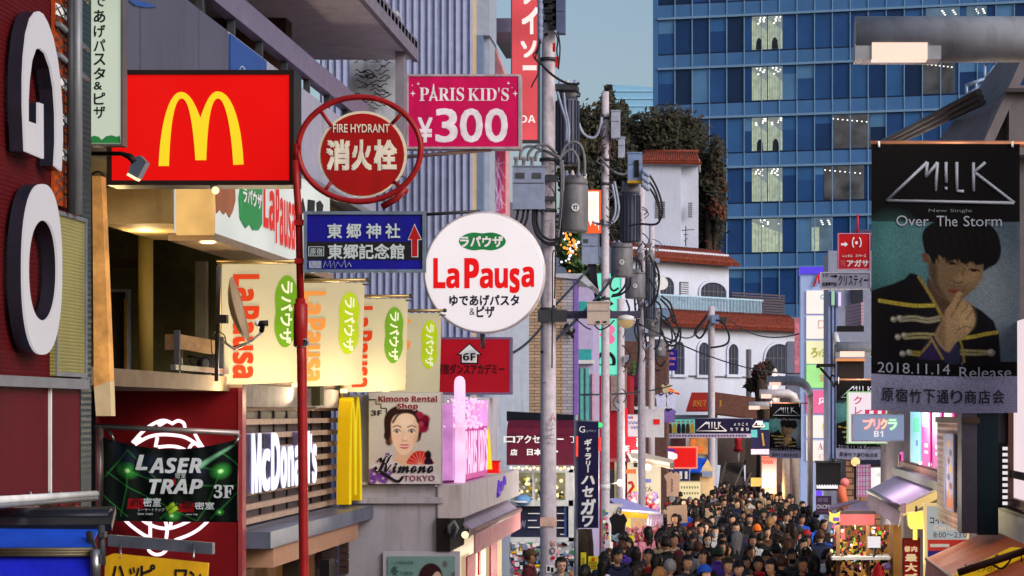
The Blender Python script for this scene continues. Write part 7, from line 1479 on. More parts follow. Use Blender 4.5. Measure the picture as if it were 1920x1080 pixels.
m_.box((1.87,14.12,3.36),(1.94,14.3,4.6),brf);m_.box((1.87,11.5,3.38),(1.96,14.2,3.44),brf);m_.box((1.885,11.5,3.57),(1.9,14.12,3.62),M('window_dark_bar',(60,50,50),.5));m_.box((1.88,11.5,3.36),(2.0,14.5,3.38),brf);m_.build('frame',wn_);m_=MB()
for i in range(9):m_.disc(RF(1.9),13.3,3.75+i*.08,.03,.02,.0,.004,M('pink_dot',(220,120,170),.5),10)
m_.build('dot_print',wn_)
cp2=MB();cp2.box((1.85,11.4,3.1),(1.92,14.52,3.345),ribs('grey_corrugated_v',(120,132,158),1,.06,.5,.5,.2));cp2.box((1.84,11.4,3.345),(1.93,14.54,3.37),M('window_dark_bar',(60,50,50)));tag(cp2.build('metal_fascia'),'grey-blue corrugated metal fascia beneath the bright window','fascia')
oa=thing('orange_awning','rust orange fabric awning at the bottom right corner','awning',(1.6,13.4,2.9));orc=M('orange_canvas',(196,96,46),.65,var=.3,scale=2.4,bump=.15);m_=MB();n=14
for i in range(n):
 a=11.4+3.5*i/n;b=11.4+3.5*(i+1)/n;m_.slab((1.4,a,2.985+.006*math.sin(i*2)),(1.88,a,3.2),(1.88,b,3.2),(1.4,b,2.985+.006*math.sin((i+1)*2)),.012,orc)
m_.build('canvas',oa);m_=MB();m_.slab((1.4,11.4,2.98),(1.4,14.9,2.98),(1.385,14.9,2.8),(1.385,11.4,2.8),.006,M('awning_valance_dull',(150,90,96),.7,var=.2));m_.tube([(1.4,11.4,2.98),(1.4,14.9,2.98)],.012,M('awning_hem',(120,70,50),.6));m_.build('valance',oa)
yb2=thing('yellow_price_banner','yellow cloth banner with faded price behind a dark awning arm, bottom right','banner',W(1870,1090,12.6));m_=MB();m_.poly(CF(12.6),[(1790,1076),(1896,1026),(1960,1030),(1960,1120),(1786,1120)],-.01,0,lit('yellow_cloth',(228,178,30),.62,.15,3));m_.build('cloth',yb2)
lettering(yb2,12.6,[('¥1,980',1808,1058,1872,1074,M('faded_brown',(150,110,40),.6)),('(税)',1876,1062,1888,1072,M('faded_brown',(150,110,40),.6))],n=.004)
m_=MB();m_.tube([W(1796,1074,12.5),W(1930,1030,12.5)],.022,M('arm_brown',(74,48,40),.5,.3));m_.tube([tuple(p)for p in spline([tuple(W(a,b,12.45))for a,b in((1856,1056),(1876,1066),(1890,1056),(1896,1046))],5)],.006,black,5);m_.tube([W(1915,1038,12.45),W(1915,1054,12.45)],.004,black,5);m_.lathe(W(1915,1058,12.45),(0,1,0),[(.014,-.004),(.017,0),(.014,.004)],black,12);m_.poly(CF(12.58),[(1864,1042),(1870,1038),(1874,1046)],None,.01,M('leaf_green',(62,96,56)));m_.build('arm',yb2)
# projecting signs on the right
sa=sign('rental_sign','red projecting sign with white arrow and katakana above the grey sign','sign',1571,437,1632,505,25,.15,M('rental_frame',(206,120,150),.5),M('rental_red',(182,18,26),.42,var=.12),2)
m_=MB();fr=CF(25);m_.poly(fr,[(1577,456),(1584,456),(1584,453),(1590,458),(1584,463),(1584,460),(1577,460)],None,-.008,wt)
for sgn in(-1,1):m_.tube([fr.P(1606+sgn*(3+5*math.sin(a)),455-10*math.cos(a),-.004)for a in[q*.3 for q in range(1,10)]],.009,wt,5)
m_.disc(fr,1606,455,2.6,3.2,-.01,-.004,wt,12);m_.build('emblem',sa)
lettering(sa,25,[('レンタル',1580,477,1599,482,wt,dict(bold=.03)),('スペース',1604,477,1624,482,wt,dict(bold=.03)),('原宿',1576,487,1585,500,M('rental_dim',(220,120,130),.5)),('アガサ',1588,487,1629,500,wt,dict(bold=.04))])
sc2=sign('tea_shop_sign','grey projecting sign with black arrow and katakana, under the red one','sign',1538,510,1633,542,25,.15,M('tea_frame',(196,196,214),.5),M('tea_panel',(160,162,182),.5,var=.15),2)
lettering(sc2,25,[('1F',1543,514,1553,520,bk),('紅茶専門店',1542,529,1569,536,bk,dict(bold=.03)),('クリスティー',1572,515,1628,536,bk,dict(bold=.015))]);m_=MB();m_.poly(CF(25),[(1558,516.5),(1565,516.5),(1565,514),(1571,518),(1565,522),(1565,519),(1558,519)],None,-.006,bk);m_.build('arrow',sc2)
m_=MB();m_.tube([W(1608,437,25),W(1608,402,25)],.012,rd,6);m_.pbox(1600,430,1660,437,25.05,.1,M('sign_bracket',(72,70,100),.5));m_.box((X(1632,25),25.0,Z(545,25)),(2.05,25.12,Z(540,25)),grey);m_.box((X(1632,25),25.0,Z(440,25)),(2.05,25.12,Z(436,25)),grey);m_.build('bracket',sa)
kl=sign('crepe_sign','white lit sign with pink katakana behind the grey neon sign','sign',1589,734,1664,832,24.9,.15,lit('crepe_edge',(170,236,150),.7),lit('crepe_panel',(248,232,240),.92,.06),2);pkl=lit('crepe_pink',(226,60,110),.8)
lettering(kl,24.9,[('ク',1601,743,1616,758,pkl,dict(bold=.02)),('レ',1603,763,1616,776,pkl,dict(bold=.02)),('ー',1608,780,1612,792,pkl),('プ',1602,795,1616,810,pkl,dict(bold=.02))]);m_=MB();m_.fbox(CF(24.9),1622,768,1661,782,-.011,-.006,pkl);m_.fbox(CF(24.9),1630,770,1638,777,-.006,-.003,lw);m_.fbox(CF(24.9),1646,770,1653,777,-.006,-.003,lw);m_.build('colour_block',kl)
pn=sign('photo_booth_sign','grey-blue sign with multicolour neon katakana and B1','sign',1598,776,1698,828,24.3,.2,M('neon_sign_frame',(150,160,160),.4,.4),lit('neon_sign_panel',(150,166,200),.72,.1),2)
ncol=[lit('neon_peach',(255,200,190),1.1),lit('neon_rose',(255,180,190),1.1),lit('neon_cream',(255,220,180),1.1),lit('neon_mint',(220,250,220),1.1)];halo=[lit('halo_peach',(240,160,150),.8),lit('halo_peach',(240,160,150),.8),lit('halo_peach',(240,170,140),.8),lit('halo_mint',(120,230,170),.8)]
it=[]
for i,(ch,a,b)in enumerate((('プ',1618,1638),('リ',1638,1650),('ク',1651,1664),('ラ',1665,1682))):it.append((ch,a-1.5,783.5+(i%2),b+1.5,806.5+(i%2),halo[i],dict(bold=.09)));
lettering(pn,24.3,it,n=-.011,name='halo');it=[(('プリクラ')[i],(1618,1638,1651,1665)[i],785+i%2,(1638,1650,1664,1682)[i],805+i%2,ncol[i],dict(bold=.04))for i in range(4)];it+=[(sansb('B'),1639,808,1648,819,lw),(sansb('1'),1650,808,1656,819,lw)]
lettering(pn,24.3,it,n=-.007);m_=MB();m_.box((X(1698,24.3),24.3,Z(824,24.3)),(2.9,24.4,Z(780,24.3)),M('sign_arm_grey',(140,140,150),.5));m_.tube([CF(24.3).P(a,b,.0)for a,b in((1656,832),(1660,838),(1658,848),(1654,850))],.008,cream,5);m_.build('bracket',pn)
# sign tower with lit tiles
tw=thing('sign_tower','tall pale blue sign tower stacked with lit tile signs','sign tower',W(1528,1000,72));stl=M('tower_pale_blue',(150,172,220),.5,var=.1);m_=MB();m_.pbox(1501,512,1553,1200,72,1.2,stl);m_.build('frame',tw);m_=MB();m_.pbox(1500,500,1552,513,71.9,1.4,lit('violet_cap',(92,70,236),.75));m_.build('cap',tw);m_=MB();m_.tube([W(1528-2,538,71.9),W(1534,514,71.9)],.03,rd,5);m_.tube([W(1534,514,71.9),W(1536,532,71.9)],.03,rd,5);m_.build('letter',tw)
tl=lit('tile_warm_white',(246,228,222),.95,.06)
for y0,y1,c,tx_ in((545,588,tl,[('C',1538,552,1545,561,M('tile_teal',(90,190,210),.5),dict(bold=.05))]),(592,635,tl,[('D',1534,600,1548,616,M('tile_faint',(214,180,170),.5))]),(639,682,lit('tile_cream',(240,234,190),.92),[('ろ',1521,652,1533,670,M('tile_olive',(176,180,70),.5),dict(bold=.04)),('v',1534,658,1540,668,M('tile_olive',(176,180,70),.5),dict(bold=.04)),('3',1541,654,1548,669,M('tile_olive',(176,180,70),.5),dict(bold=.04))]),(684,727,lit('tile_green',(170,236,150),.85),[('SU',1538,702,1551,715,M('tile_coral',(226,120,120),.5),dict(bold=.03))]),(732,775,lit('tile_pink',(238,110,160),.85),[('JZ',1534,746,1549,758,lw,dict(bold=.04))]),(779,821,tl,[]),(826,864,tl,[(serifb('An'),1534,830,1550,843,M('tile_violet',(150,90,130),.5)),(serifb('Cla'),1536,851,1552,861,M('tile_faint2',(190,160,170),.5))])):
 p_=MB();p_.pbox(1512,y0,1551,y1,71.95,.1,c,.02);q=p_.build('tile_sign',tw)
 if tx_:
  mb=MB();
  for it in tx_:mb.text(CF(71.9),it[0],it[1],it[2],it[3],it[4],.01,it[5],**(it[6]if len(it)>6 else{}))
  mb.build('lettering',q)
 elif y0==779:mb=MB();mb.disc(CF(71.9),1549,800,7,10,0,.01,M('smile_yellow',(230,214,40),.5),20);mb.fbox(CF(71.9),1543,812,1551,815,0,.01,M('smile_yellow',(230,214,40),.5));mb.build('emblem',q)
bldg('ribbed_corner','grey ribbed corner of a shop building right of the sign tower',[('wall',1553,470,1640,1200,62,3,M('ribbed_corner_grey',(134,140,164),.6,var=.15)),('rib',1553,545,1557,860,61.9,.2,M('rib_blue',(120,134,180),.5)),('rib',1560,545,1564,860,61.9,.2,M('rib_blue',(120,134,180),.5)),('rib',1567,545,1571,860,61.9,.2,M('rib_blue',(120,134,180),.5)),('lit_tube',1572,548,1577,574,61.8,.1,lit('lilac_tube',(226,206,246),.9)),('screen',1559,545,1565,572,61.8,.1,lit('small_screen',(170,210,180),.7,.4)),('dark_grille',1597,540,1618,568,61.8,.2,M('dark_grille',(44,44,60),.6)),('dark_roof',1570,611,1620,621,58,.5,black)],62)
mau=MB();mc=M('mauve_panel',(170,138,156),.6,var=.1)
for i in range(7):y=570+i*6.2;mau.slab(W(1590,y+4,60),W(1620,y-3,58),W(1620,y+2.4,58),W(1590,y+9.4,60),.08,mc)
tag(mau.build('mauve_louvre'),'mauve slanted louvre panels beside the big portrait banner','panel')
cm=thing('security_camera','white tube security camera beneath the mauve louvre','camera',W(1568,646,50));m_=MB();m_.tube([W(1566,626,50),W(1570,645,49.8)],.07,white,12);m_.build('body',cm);m_=MB();m_.lathe(W(1570,646,49.78),(0,0,-1),[(.05,0),(.05,.03)],black,12);m_.tube([W(1562,624,50.2),W(1562,700,50.2)],.03,grey);m_.build('lens',cm)
fl_=thing('arm_floodlight','black floodlight on a bent arm left of the hidden portrait banner','lamp',W(1560,722,50));m_=MB();m_.pbox(1532,682,1567,688,50,.2,black);m_.pbox(1531,684,1538,690,49.9,.2,black);m_.build('bar',fl_);m_=MB();m_.tube([W(1538,690,50),W(1556,710,50),W(1565,726,50)],.03,black);m_.tube([tuple(p)for p in spline([tuple(W(a,b,49.9))for a,b in((1566,706),(1560,704),(1558,714),(1564,724),(1568,716))],5)],.025,black,5);m_.build('arm',fl_)
bkb=MB();bkb.pbox(1570,676,1620,710,46,.3,M('dark_sign_box',(36,26,26),.5));bkb.pbox(1568,672,1622,677,45.9,.4,lit('warm_edge',(240,150,90),.8));tag(bkb.build('dark_sign_box'),'dark sign box with warm lit upper edge under the second street lamp','sign box')
# dark hanging signs and far right shops
bs2=sign('black_hanging_sign','black hanging sign with white lit strip right of the curved-neck lamp','sign',1530,868,1576,920,56,.3,black,M('black_panel',(18,16,26),.5),2);m_=MB();m_.fbox(CF(56),1531,909,1571,916,0,.02,lw)
for i in range(8):m_.fbox(CF(56),1533+i*5,908,1535+i*5,911,.02,.022,bk)
m_.pbox(1528,864,1580,868,55.9,.3,dgrey);m_.poly(CF(55.8),[(1558,866),(1562,858),(1566,866)],-.1,0,black);m_.build('lit_strip',bs2)
on=sign('onomi_sign','small dark violet sign with pale round lettering below black hanging sign','sign',1530,930,1559,965,55,.15,M('onomi_frame',(50,34,66),.5),M('onomi_panel',(44,28,56),.5),1);pll=M('pale_letters',(190,186,206),.5);lettering(on,55,[('ONOMI',1531,946,1556,954,pll),('原宿',1533,933,1552,941,M('dim_violet',(110,96,140),.5)),('HARAJUKU',1535,958,1554,961,M('dim_rose',(140,50,90),.5))])
vs_=MB();vs_.pbox(1530,920,1541,930,55.2,.2,lit('violet_lit',(110,70,240),.9));tag(vs_.build('violet_lit_box'),'small violet lit box between the two dark hanging signs','sign')
pld=sign('plaid_sign','pale sign with magenta plaid lines behind the awnings','sign',1607,871,1633,932,40,.2,M('plaid_frame',(150,80,140),.5),M('plaid_panel',(176,184,220),.5),1);m_=MB();mg=M('plaid_magenta',(190,60,150),.5)
for x in(1612,1617,1622,1629):m_.fbox(CF(40),x,872,x+1.4,931,-.011,-.006,mg)
for y in(876,886,891,902,912,917,928):m_.fbox(CF(40),1608,y,1632,y+1.4,-.011,-.005,mg)
m_.build('print',pld)
ar=sign('white_shop_sign','white lit sign with pale teal letters right of the plaid sign','sign',1632,876,1670,918,40.2,.2,white,lit('shop_sign_white',(250,242,240),1.0,.04),1);lettering(ar,40.2,[('HARA',1644,886,1668,894,M('pale_teal_letters',(150,206,200),.5))])
brp=bldg('brick_shop','brick and timber shop front with lantern behind the plaid sign',[('wall',1576,840,1700,1200,58,2,brick('warm_brick',(150,110,84),(70,56,50),.4,.16)),('window',1600,845,1690,872,57.9,.2,M('navy_glass',(30,32,56),.3)),('post',1577,855,1586,960,57.8,.3,M('blue_timber',(48,50,66),.6))],58)
lnt=thing('street_lantern','glowing globe lantern on a thin black post beside the plaid sign','lantern',W(1604,935,42));m_=MB();m_.ball(W(1604,866,42),.09,lit('lantern_glow',(255,206,140),1.2),12,8);m_.build('globe',lnt);m_=MB();m_.tube([W(1604,873,42),W(1604,1100,42)],.03,black);m_.lathe(W(1604,874,42),(0,0,1),[(.06,-.03),(.05,0)],black,10);m_.build('post',lnt)
pnk=MB();
pnk.ball(W(1584,905,45),.1,M('flamingo_pink',(226,120,120),.6),10,8);pnk.tube([W(1580,910,45),W(1578,924,45),W(1582,940,45),W(1580,955,45)],[.07,.1,.09,.05],M('flamingo_coral',(214,110,80),.6),8);tag(pnk.build('pink_ornament'),'pink and coral bird-shaped ornament left of the globe lantern','ornament')
vbn=sign('gradient_banner','vertical banner fading from red to pale blue at the far end','banner',1428,855,1456,925,100,.05,M('banner_white_edge',(200,196,206),.6),M('gradient_base',(196,180,190),.6),1);i7=Ink(1429,856,1455,914,.6,(190,196,220));t_=np.clip((i7.y-856)/34,0,1)
i7.c=np.stack([lin((206,90,70))[k]*(1-t_)+lin((196,204,226))[k]*t_ for k in range(3)],-1)
for q in range(5):i7.line([(1430+q*4,864),(1433+q*4,869)],2,(150,40,40),1)
i7.sheet('picture',vbn,lambda a,b:CF(99.9).P(a,b),printed('cloth_print',.7))
bldg('orange_shop','glowing orange shop opening at the far right of the street',[('wall',1426,852,1500,1000,104,2,M('orange_shop_wall',(110,84,80),.7)),('opening',1436,925,1458,985,103.8,.2,lit('orange_opening',(246,160,50),.95,.3)),('orange_door',1464,924,1472,960,103.7,.1,lit('orange_door',(236,90,40),.8)),('white_bar',1474,920,1477,960,103.7,.1,lw),('green_notice',1465,904,1476,922,103.7,.1,M('pale_green_notice',(150,170,160),.6)),('yellow_box',1408,896,1434,912,103.5,.3,lit('yellow_box',(250,206,110),.95))],104)
lamp(bpy.data.objects['orange_shop'],W(1440,930,98),260,(1,.62,.26),.5)
bldg('pale_post_block','pale blue-grey post block between the lamp poles at the far right',[('wall',1500,830,1512,1100,90,.6,M('pale_blue_post',(150,164,196),.6)),('red_disc_board',1501,884,1507,908,89.9,.05,M('red_round',(150,50,56),.5))],90)
bldg('far_right_block','grey building filling the gap behind the right street lamps',[('wall',1476,640,1512,1100,125,4,M('far_right_wall',(112,116,138),.7,var=.2)),('red_poster',1490,596,1500,700,112,.2,M('red_white_poster',(200,120,140),.6,var=.6,scale=2))],125)
# ------------------------------------------------------------------ the crowd
def skin_mesh(V,E,mat_of,mats,lvl=2):
 """V: (x, y, z, r) joints; one continuous surface grown along the edges"""
 me=bpy.data.meshes.new('k');me.from_pydata([v[:3]for v in V],E,[]);o=bpy.data.objects.new('k',me);COL.objects.link(o)
 o.modifiers.new('s','SKIN').use_smooth_shade=True;sd=o.modifiers.new('u','SUBSURF');sd.levels=lvl
 for i,v in enumerate(V):me.skin_vertices[0].data[i].radius=(v[3],v[4]if len(v)>4 else v[3])
 me.skin_vertices[0].data[0].use_root=True
 out=bpy.data.meshes.new_from_object(o.evaluated_get(bpy.context.evaluated_depsgraph_get()))
 VV=[v.co.copy()for v in out.vertices];FF=[tuple(p.vertices)for p in out.polygons]
 bpy.data.objects.remove(o);bpy.data.meshes.remove(out);bpy.data.meshes.remove(me);return VV,FF
def arm(s,el,wr):return[(s*.175,.01,1.39,.055),el+(.042,),wr+(.029,)]
POSE={'stand':(((.225,.03,1.13),(.22,-.06,.9)),((-.225,.03,1.13),(-.22,-.06,.9)),0),'walk':(((.22,.1,1.14),(.22,.02,.92)),((-.22,-.05,1.14),(-.2,-.2,.96)),.16),
  'phone':(((.21,-.06,1.14),(.08,-.27,1.27)),((-.225,.03,1.13),(-.2,-.1,.92)),0),'bag':(((.24,.0,1.15),(.1,-.2,1.05)),((-.23,.02,1.13),(-.12,-.2,1.04)),.08)}
def limbs(pose,torso=True,arms=True,legs=True,g=0.0,hands=True,hem=0.0,thin=1.0):
 L,Rr,st=POSE[pose];V=[(0,0,.95,(.14+g)*thin,(.1+g)*thin),(0,.01,1.14,(.125+g)*thin,(.095+g)*thin),(0,0,1.32-.06*(1-thin)*3,(.15+g)*thin,(.1+g)*thin)];E=[(0,1),(1,2)]
 if torso and not hem:V+=[(0,.015,1.45,.056+g*.5),(0,-.005,1.55,.05+g*.4)];E+=[(2,3),(3,4)]
 if hem:V+=[(0,.012,1.435,.075),(0,0,hem,.17,.13)];E+=[(2,3),(0,4)]
 if arms:
  for s,(el,wr)in((1,L),(-1,Rr)):
   a=len(V);q=arm(s,el,wr);V+=[p[:3]+((p[3]+g)*(thin if j<2 else 1),)for j,p in enumerate(q)];E+=[(2,a),(a,a+1),(a+1,a+2)]
   if hands:
    d=(Vector(wr)-Vector(el)).normalized();w=Vector(wr);pm=w+d*.06;V.append(tuple(pm)+(.034,.02));E.append((a+2,a+3));sd=d.cross(Vector((0,-1,.2))).normalized()
    for i in range(4):
     b=pm+sd*(i-1.5)*.019+d*.03;k=len(V);cu=Vector((0,-.012,-.004));V+=[tuple(b)+(.0095,),tuple(b+d*(.034+.006*(i in(1,2)))+cu)+(.0085,),tuple(b+d*.055+cu*2.4)+(.007,)];E+=[(a+3,k),(k,k+1),(k+1,k+2)]
    k=len(V);V+=[tuple(w+d*.03+sd*-.035+Vector((0,-.012,0)))+(.011,),tuple(w+d*.065+sd*-.05+Vector((0,-.02,0)))+(.009,)];E+=[(a+3,k),(k,k+1)]
 if legs:
  for s,f in((1,st),(-1,-st)):
   a=len(V);V+=[(s*.09,0,.86,.088+g),(s*.1,-f-.01,.48,.06+g),(s*.1,-f*1.2+.03+max(0,-f)*.7,.09,.042+g),(s*.11,-f*1.2-.1+max(0,-f)*.7,.045,.04)];E+=[(0,a),(a,a+1),(a+1,a+2),(a+2,a+3)]
 return V,E
NT,NP=36,44
def head_pt(t,p,off=0.0):
 """unit direction -> point of the head; the face looks along -Y"""
 x,y,z=math.sin(t)*math.sin(p),-math.sin(t)*math.cos(p),math.cos(t)
 jw=1-.36*max(0,-z)**1.6;fx=.077*x*jw;fy=.096*y*(1-.1*max(0,-z));fz=.122*z
 if y<0:
  ax=abs(x)
  fy-=.021*math.exp(-(x/.15)**2)*math.exp(-((z+.2)/.17)**2)+.006*math.exp(-(x/.3)**2-((z+.55)/.1)**2)+.008*math.exp(-(x/.3)**2-((z+.86)/.12)**2)
  fy+=.011*math.exp(-((ax-.38)/.17)**2-((z-.02)/.1)**2)+.004*math.exp(-(x/.4)**2-((z+.43)/.05)**2)
 d=Vector((x,y,z));return Vector((fx,fy-.012,fz+1.625))+d*off,(x,y,z)
def head_grid(off,keep,mats):
 V,Fc,Mi,Rf=[],[],[],[]
 for i in range(NT+1):
  for j in range(NP):q,r=head_pt(math.pi*i/NT,2*math.pi*j/NP,off(math.pi*i/NT,2*math.pi*j/NP)if callable(off)else off);V.append(q);Rf.append(r)
 for i in range(NT):
  for j in range(NP):
   f=(i*NP+j,i*NP+(j+1)%NP,(i+1)*NP+(j+1)%NP,(i+1)*NP+j);c=[sum(Rf[k][a]for k in f)/4 for a in range(3)]
   if keep(*c):Fc.append(f);Mi.append(mats(*c)if mats else 0)
 us=sorted({k for f in Fc for k in f});mp={k:n for n,k in enumerate(us)}
 return[V[k]for k in us],[tuple(mp[k]for k in f)for f in Fc],Mi
def face_m(x,y,z):
 a=abs(x)
 if y>-.2:return 0
 if .22<a<.52 and-.02<z<.075:return 1
 if .2<a<.56 and .15<z<.215:return 1
 if a<.26 and-.51<z<-.42:return 2
 return 0
dum=M('skin',(214,172,148),.55,var=.1,scale=20);eyem=M('eye_dark',(34,24,24),.3);lipm=M('lip',(176,84,84),.5);shoe=M('shoe_dark',(34,32,36),.5)
def data(name,V,Fc,Mi,mats):
 me=bpy.data.meshes.new(name);me.from_pydata([tuple(v)for v in V],[],Fc)
 for m in mats:me.materials.append(m)
 me.polygons.foreach_set('material_index',Mi);me.polygons.foreach_set('use_smooth',[True]*len(Fc));me.update();return me
BODY,COAT,LONG,TROU={},{},{},{}
hv,hf,hm=head_grid(0,lambda x,y,z:True,face_m)
for s in(1,-1):  # ears
 o=len(hv);ev=[Vector((s*(.073+.012*math.sin(a)*(b==1)),.004+.02*math.cos(a)*(1 if b else .6),1.62+.034*math.sin(a)*(1 if b else .6)))for b in(0,1)for a in[2*math.pi*k/10 for k in range(10)]]
 hv+=ev;hf+=[(o+k,o+(k+1)%10,o+10+(k+1)%10,o+10+k)for k in range(10)]+[tuple(o+10+k for k in range(10))];hm+=[0]*11
for k in POSE:
 V,Fc=skin_mesh(*limbs(k,thin=.68),None,None);n=len(V);BODY[k]=data('person_body',V+hv,Fc+[tuple(a+n for a in f)for f in hf],[3 if max(V[a].z for a in f)<.12 else 0 for f in Fc]+hm,[dum,eyem,lipm,shoe])
 V,Fc=skin_mesh(*limbs(k,hands=False,legs=False,g=.026),None,None)
 def cut(V,Fc):
  Fc[:]=[f for f in Fc if not(sum(V[a].z for a in f)/len(f)>1.48)];m=MB();m.tube([(.075*math.cos(a),.068*math.sin(a)+.012,1.465+.02*math.sin(a))for a in[q*.3307 for q in range(20)]],.03,dum,8)
  n=len(V);V+=m.v;Fc+=[tuple(a+n for a in f)for f in m.f];return Fc
 Fc=cut(V,Fc);COAT[k]=data('coat',V,Fc,[0]*len(Fc),[dum])
 V,Fc=skin_mesh(*limbs(k,hands=False,legs=False,g=.034,hem=.56),None,None);Fc=cut(V,Fc);LONG[k]=data('coat',V,Fc,[0]*len(Fc),[dum])
 V,Fc=skin_mesh(*limbs(k,torso=False,arms=False,g=.018),None,None);Fc=[f for f in Fc if .07<sum(V[a].z for a in f)/len(f)<1.1];TROU[k]=data('trousers',V,Fc,[0]*len(Fc),[dum])
def wob(t,p,a=.008,f=5.0):return a*mnoise.noise(Vector((math.sin(t)*math.sin(p),math.cos(p)*math.sin(t),math.cos(t)))*f)
def hairmesh(line,thick,back,low=None,wavy=.0,spread=.02,part=.0):
 """line: how far down the forehead the hair comes; back: how far down the nape; low: height where long hair ends"""
 def kp(x,y,z):
  if y<-.12:return z>line+part*x-.12*max(0,abs(x)-.55)*4*(low is not None)+.07*math.sin(x*23)
  return z>(back if y>.15 else max(back,-.25 if low is None else-.6))
 V,Fc,Mi=head_grid(lambda t,p:thick*(.45+.55*min(1,max(0,(math.cos(t)+.6))))+wob(t,p,.016,7)+.004*math.sin(p*31+3*math.sin(t*5)),kp,None)
 if low is not None:
  o=len(V);na,nb=30,14
  for b in range(nb+1):
   q=b/nb;z=1.66+(low-1.66)*q
   for a in range(na+1):
    ph=rad(62)+(2*math.pi-rad(124))*a/na;zz=(z-1.5)/.07;rr=.09+thick*.5-.016*math.exp(-zz*zz)+spread*.4*max(0,q-.4)+wavy*math.sin(q*14+a*1.7)+.012*mnoise.noise(Vector((a*.7,q*2.2,low*9)))
    V.append(Vector((rr*math.sin(ph)*.95,-rr*math.cos(ph)*(1.05-.15*q)+.012+.035*q,z+(.035*math.sin(a*2.3)+.05*math.sin(a*.9+low*9)+.08*math.cos(ph))*q)))
  for b in range(nb):
   for a in range(na):Fc.append((o+b*(na+1)+a,o+b*(na+1)+a+1,o+(b+1)*(na+1)+a+1,o+(b+1)*(na+1)+a))
 return data('hair',V,Fc,[0]*len(Fc),[dum])
HAIR={'short':hairmesh(.5,.022,-.3),'fringed short':hairmesh(.35,.027,-.32,part=.12),'swept short':hairmesh(.56,.034,-.22,part=.2),'bobbed':hairmesh(.38,.022,-.5,1.47,.003,.018),'long straight':hairmesh(.5,.02,-.6,1.25,.002,.03,.15),'long wavy':hairmesh(.54,.026,-.6,1.28,.008,.04,.2)}
b_=MB();
def lathe_mesh(nm,fn):m=MB();fn(m);return data(nm,m.v,m.f,[0]*len(m.f),[dum])
def merge(me,fn):
 m=MB();m.add([v.co for v in me.vertices],[tuple(p.vertices)for p in me.polygons],dum,True);fn(m);return data('hair',m.v,m.f,[0]*len(m.f),[dum])
HAIR['tied-up']=merge(HAIR['short'],lambda m:m.ball((0,.1,1.7),.045,dum,12,8));HAIR['ponytailed']=merge(HAIR['swept short'],lambda m:m.tube([(0,.09,1.67),(0,.14,1.66),(0,.15,1.56),(0,.13,1.42)],[.02,.035,.035,.01],dum,10))
V,Fc,Mi=head_grid(lambda t,p:.03,lambda x,y,z:z>(.3 if y<0 else .0),None);BEANIE=data('beanie',V,Fc,Mi,[dum])
V,Fc,Mi=head_grid(lambda t,p:.028,lambda x,y,z:z>.32,None);CAP=merge(data('cap',V,Fc,Mi,[dum]),lambda m:m.fbox(Fr((0,-.1,1.665),(1,0,0),(0,-1,-.25),(0,0,1)),-.065,0,.065,.085,-.004,.004,dum))
V,Fc,Mi=head_grid(lambda t,p:.009,lambda x,y,z:y<-.25 and-.82<z<-.16 and abs(x)<.72,None);MASK=data('face_mask',V,Fc,Mi,[dum])
GLASS=lathe_mesh('glasses',lambda m:[m.tube([(s*.033+.024*math.cos(a),-.108+.006*abs(math.cos(a)),1.63+.018*math.sin(a))for a in[q*.5236 for q in range(13)]],.003,dum,5)for s in(1,-1)]+[m.tube([(-.01,-.112,1.633),(.01,-.112,1.633)],.003,dum,5)])
SCARF=lathe_mesh('scarf',lambda m:m.tube([(.078*math.cos(a),.07*math.sin(a)+.01,1.475+.012*math.sin(3*a))for a in[q*.3307 for q in range(20)]],[.036]*20,dum,10))
HOOD=lathe_mesh('hood',lambda m:(m.tube([(.1*math.cos(a),.075*math.sin(a)+.03,1.47+.02*math.sin(a))for a in[-.7+q*.25 for q in range(19)]],[.02+.025*math.sin(math.pi*q/18)for q in range(19)],dum,9),m.ball((0,.105,1.425),.075,dum,12,8,(1.15,.55,1))))
HC={'black':(22,19,20),'dark-brown':(36,25,21),'brown':(70,44,30),'fair':(134,94,54),'grey':(126,124,128)}
CC={'black':(24,24,28),'navy':(28,34,62),'charcoal':(54,54,60),'dark green':(40,54,40),'brown':(84,60,44),'beige':(172,148,120),'grey':(120,120,126),'white':(206,204,204),'red':(160,28,34),'blue':(30,74,176),'orange':(226,110,34),'pink':(206,130,146),'violet':(84,54,150),'maroon':(84,30,38)}
SK=[M('skin%d'%i,c,.55,var=.1,scale=20)for i,c in enumerate(((190,146,118),(172,130,104),(156,114,88),(204,162,136)))]
HM={k:M('hair_'+k,c,.4,var=.3,scale=40)for k,c in HC.items()};CM={k:M('coat_'+k,c,.8,var=.25,scale=8,bump=.1)for k,c in CC.items()};TM=[M('trouser_%d'%i,c,.8)for i,c in enumerate(((30,32,40),(44,54,84),(60,54,50)))]
def part(me,par,name,m):
 o=bpy.data.objects.new(name,me);COL.objects.link(o);o.parent=par;o.material_slots[0].link='OBJECT';o.material_slots[0].material=m;return o
used_labels={}
MARKS=[(X(1205,48),48,'beside the pink goods rack'),(X(1272,62),62,'under the held board'),(X(1375,118),118,'before the stairway'),(X(1519,62),62,'beside the curved-neck lamp'),(X(1600,34),34,'near the goods stall'),(X(1135,44),44,'by the second utility pole'),(X(1028,34),34,'by the nearest utility pole'),(X(1440,100),100,'near the orange shop'),(X(1290,92),92,'before the cream sign'),(X(1492,80),80,'by the pale street lamps'),(X(1330,110),110,'by the lone blue-grey pole'),(-.5,36,'in the front row, left half'),(.9,36,'in the front row, right half'),(-.4,45,'in the second rows, left half'),(1.0,45,'in the second rows, right half'),(0,56,'amid the middle of the crowd, left'),(1.6,56,'amid the middle of the crowd, right'),(0,72,'farther back, left of centre'),(1.7,72,'farther back, right of centre'),(.2,90,'far back in the street')]
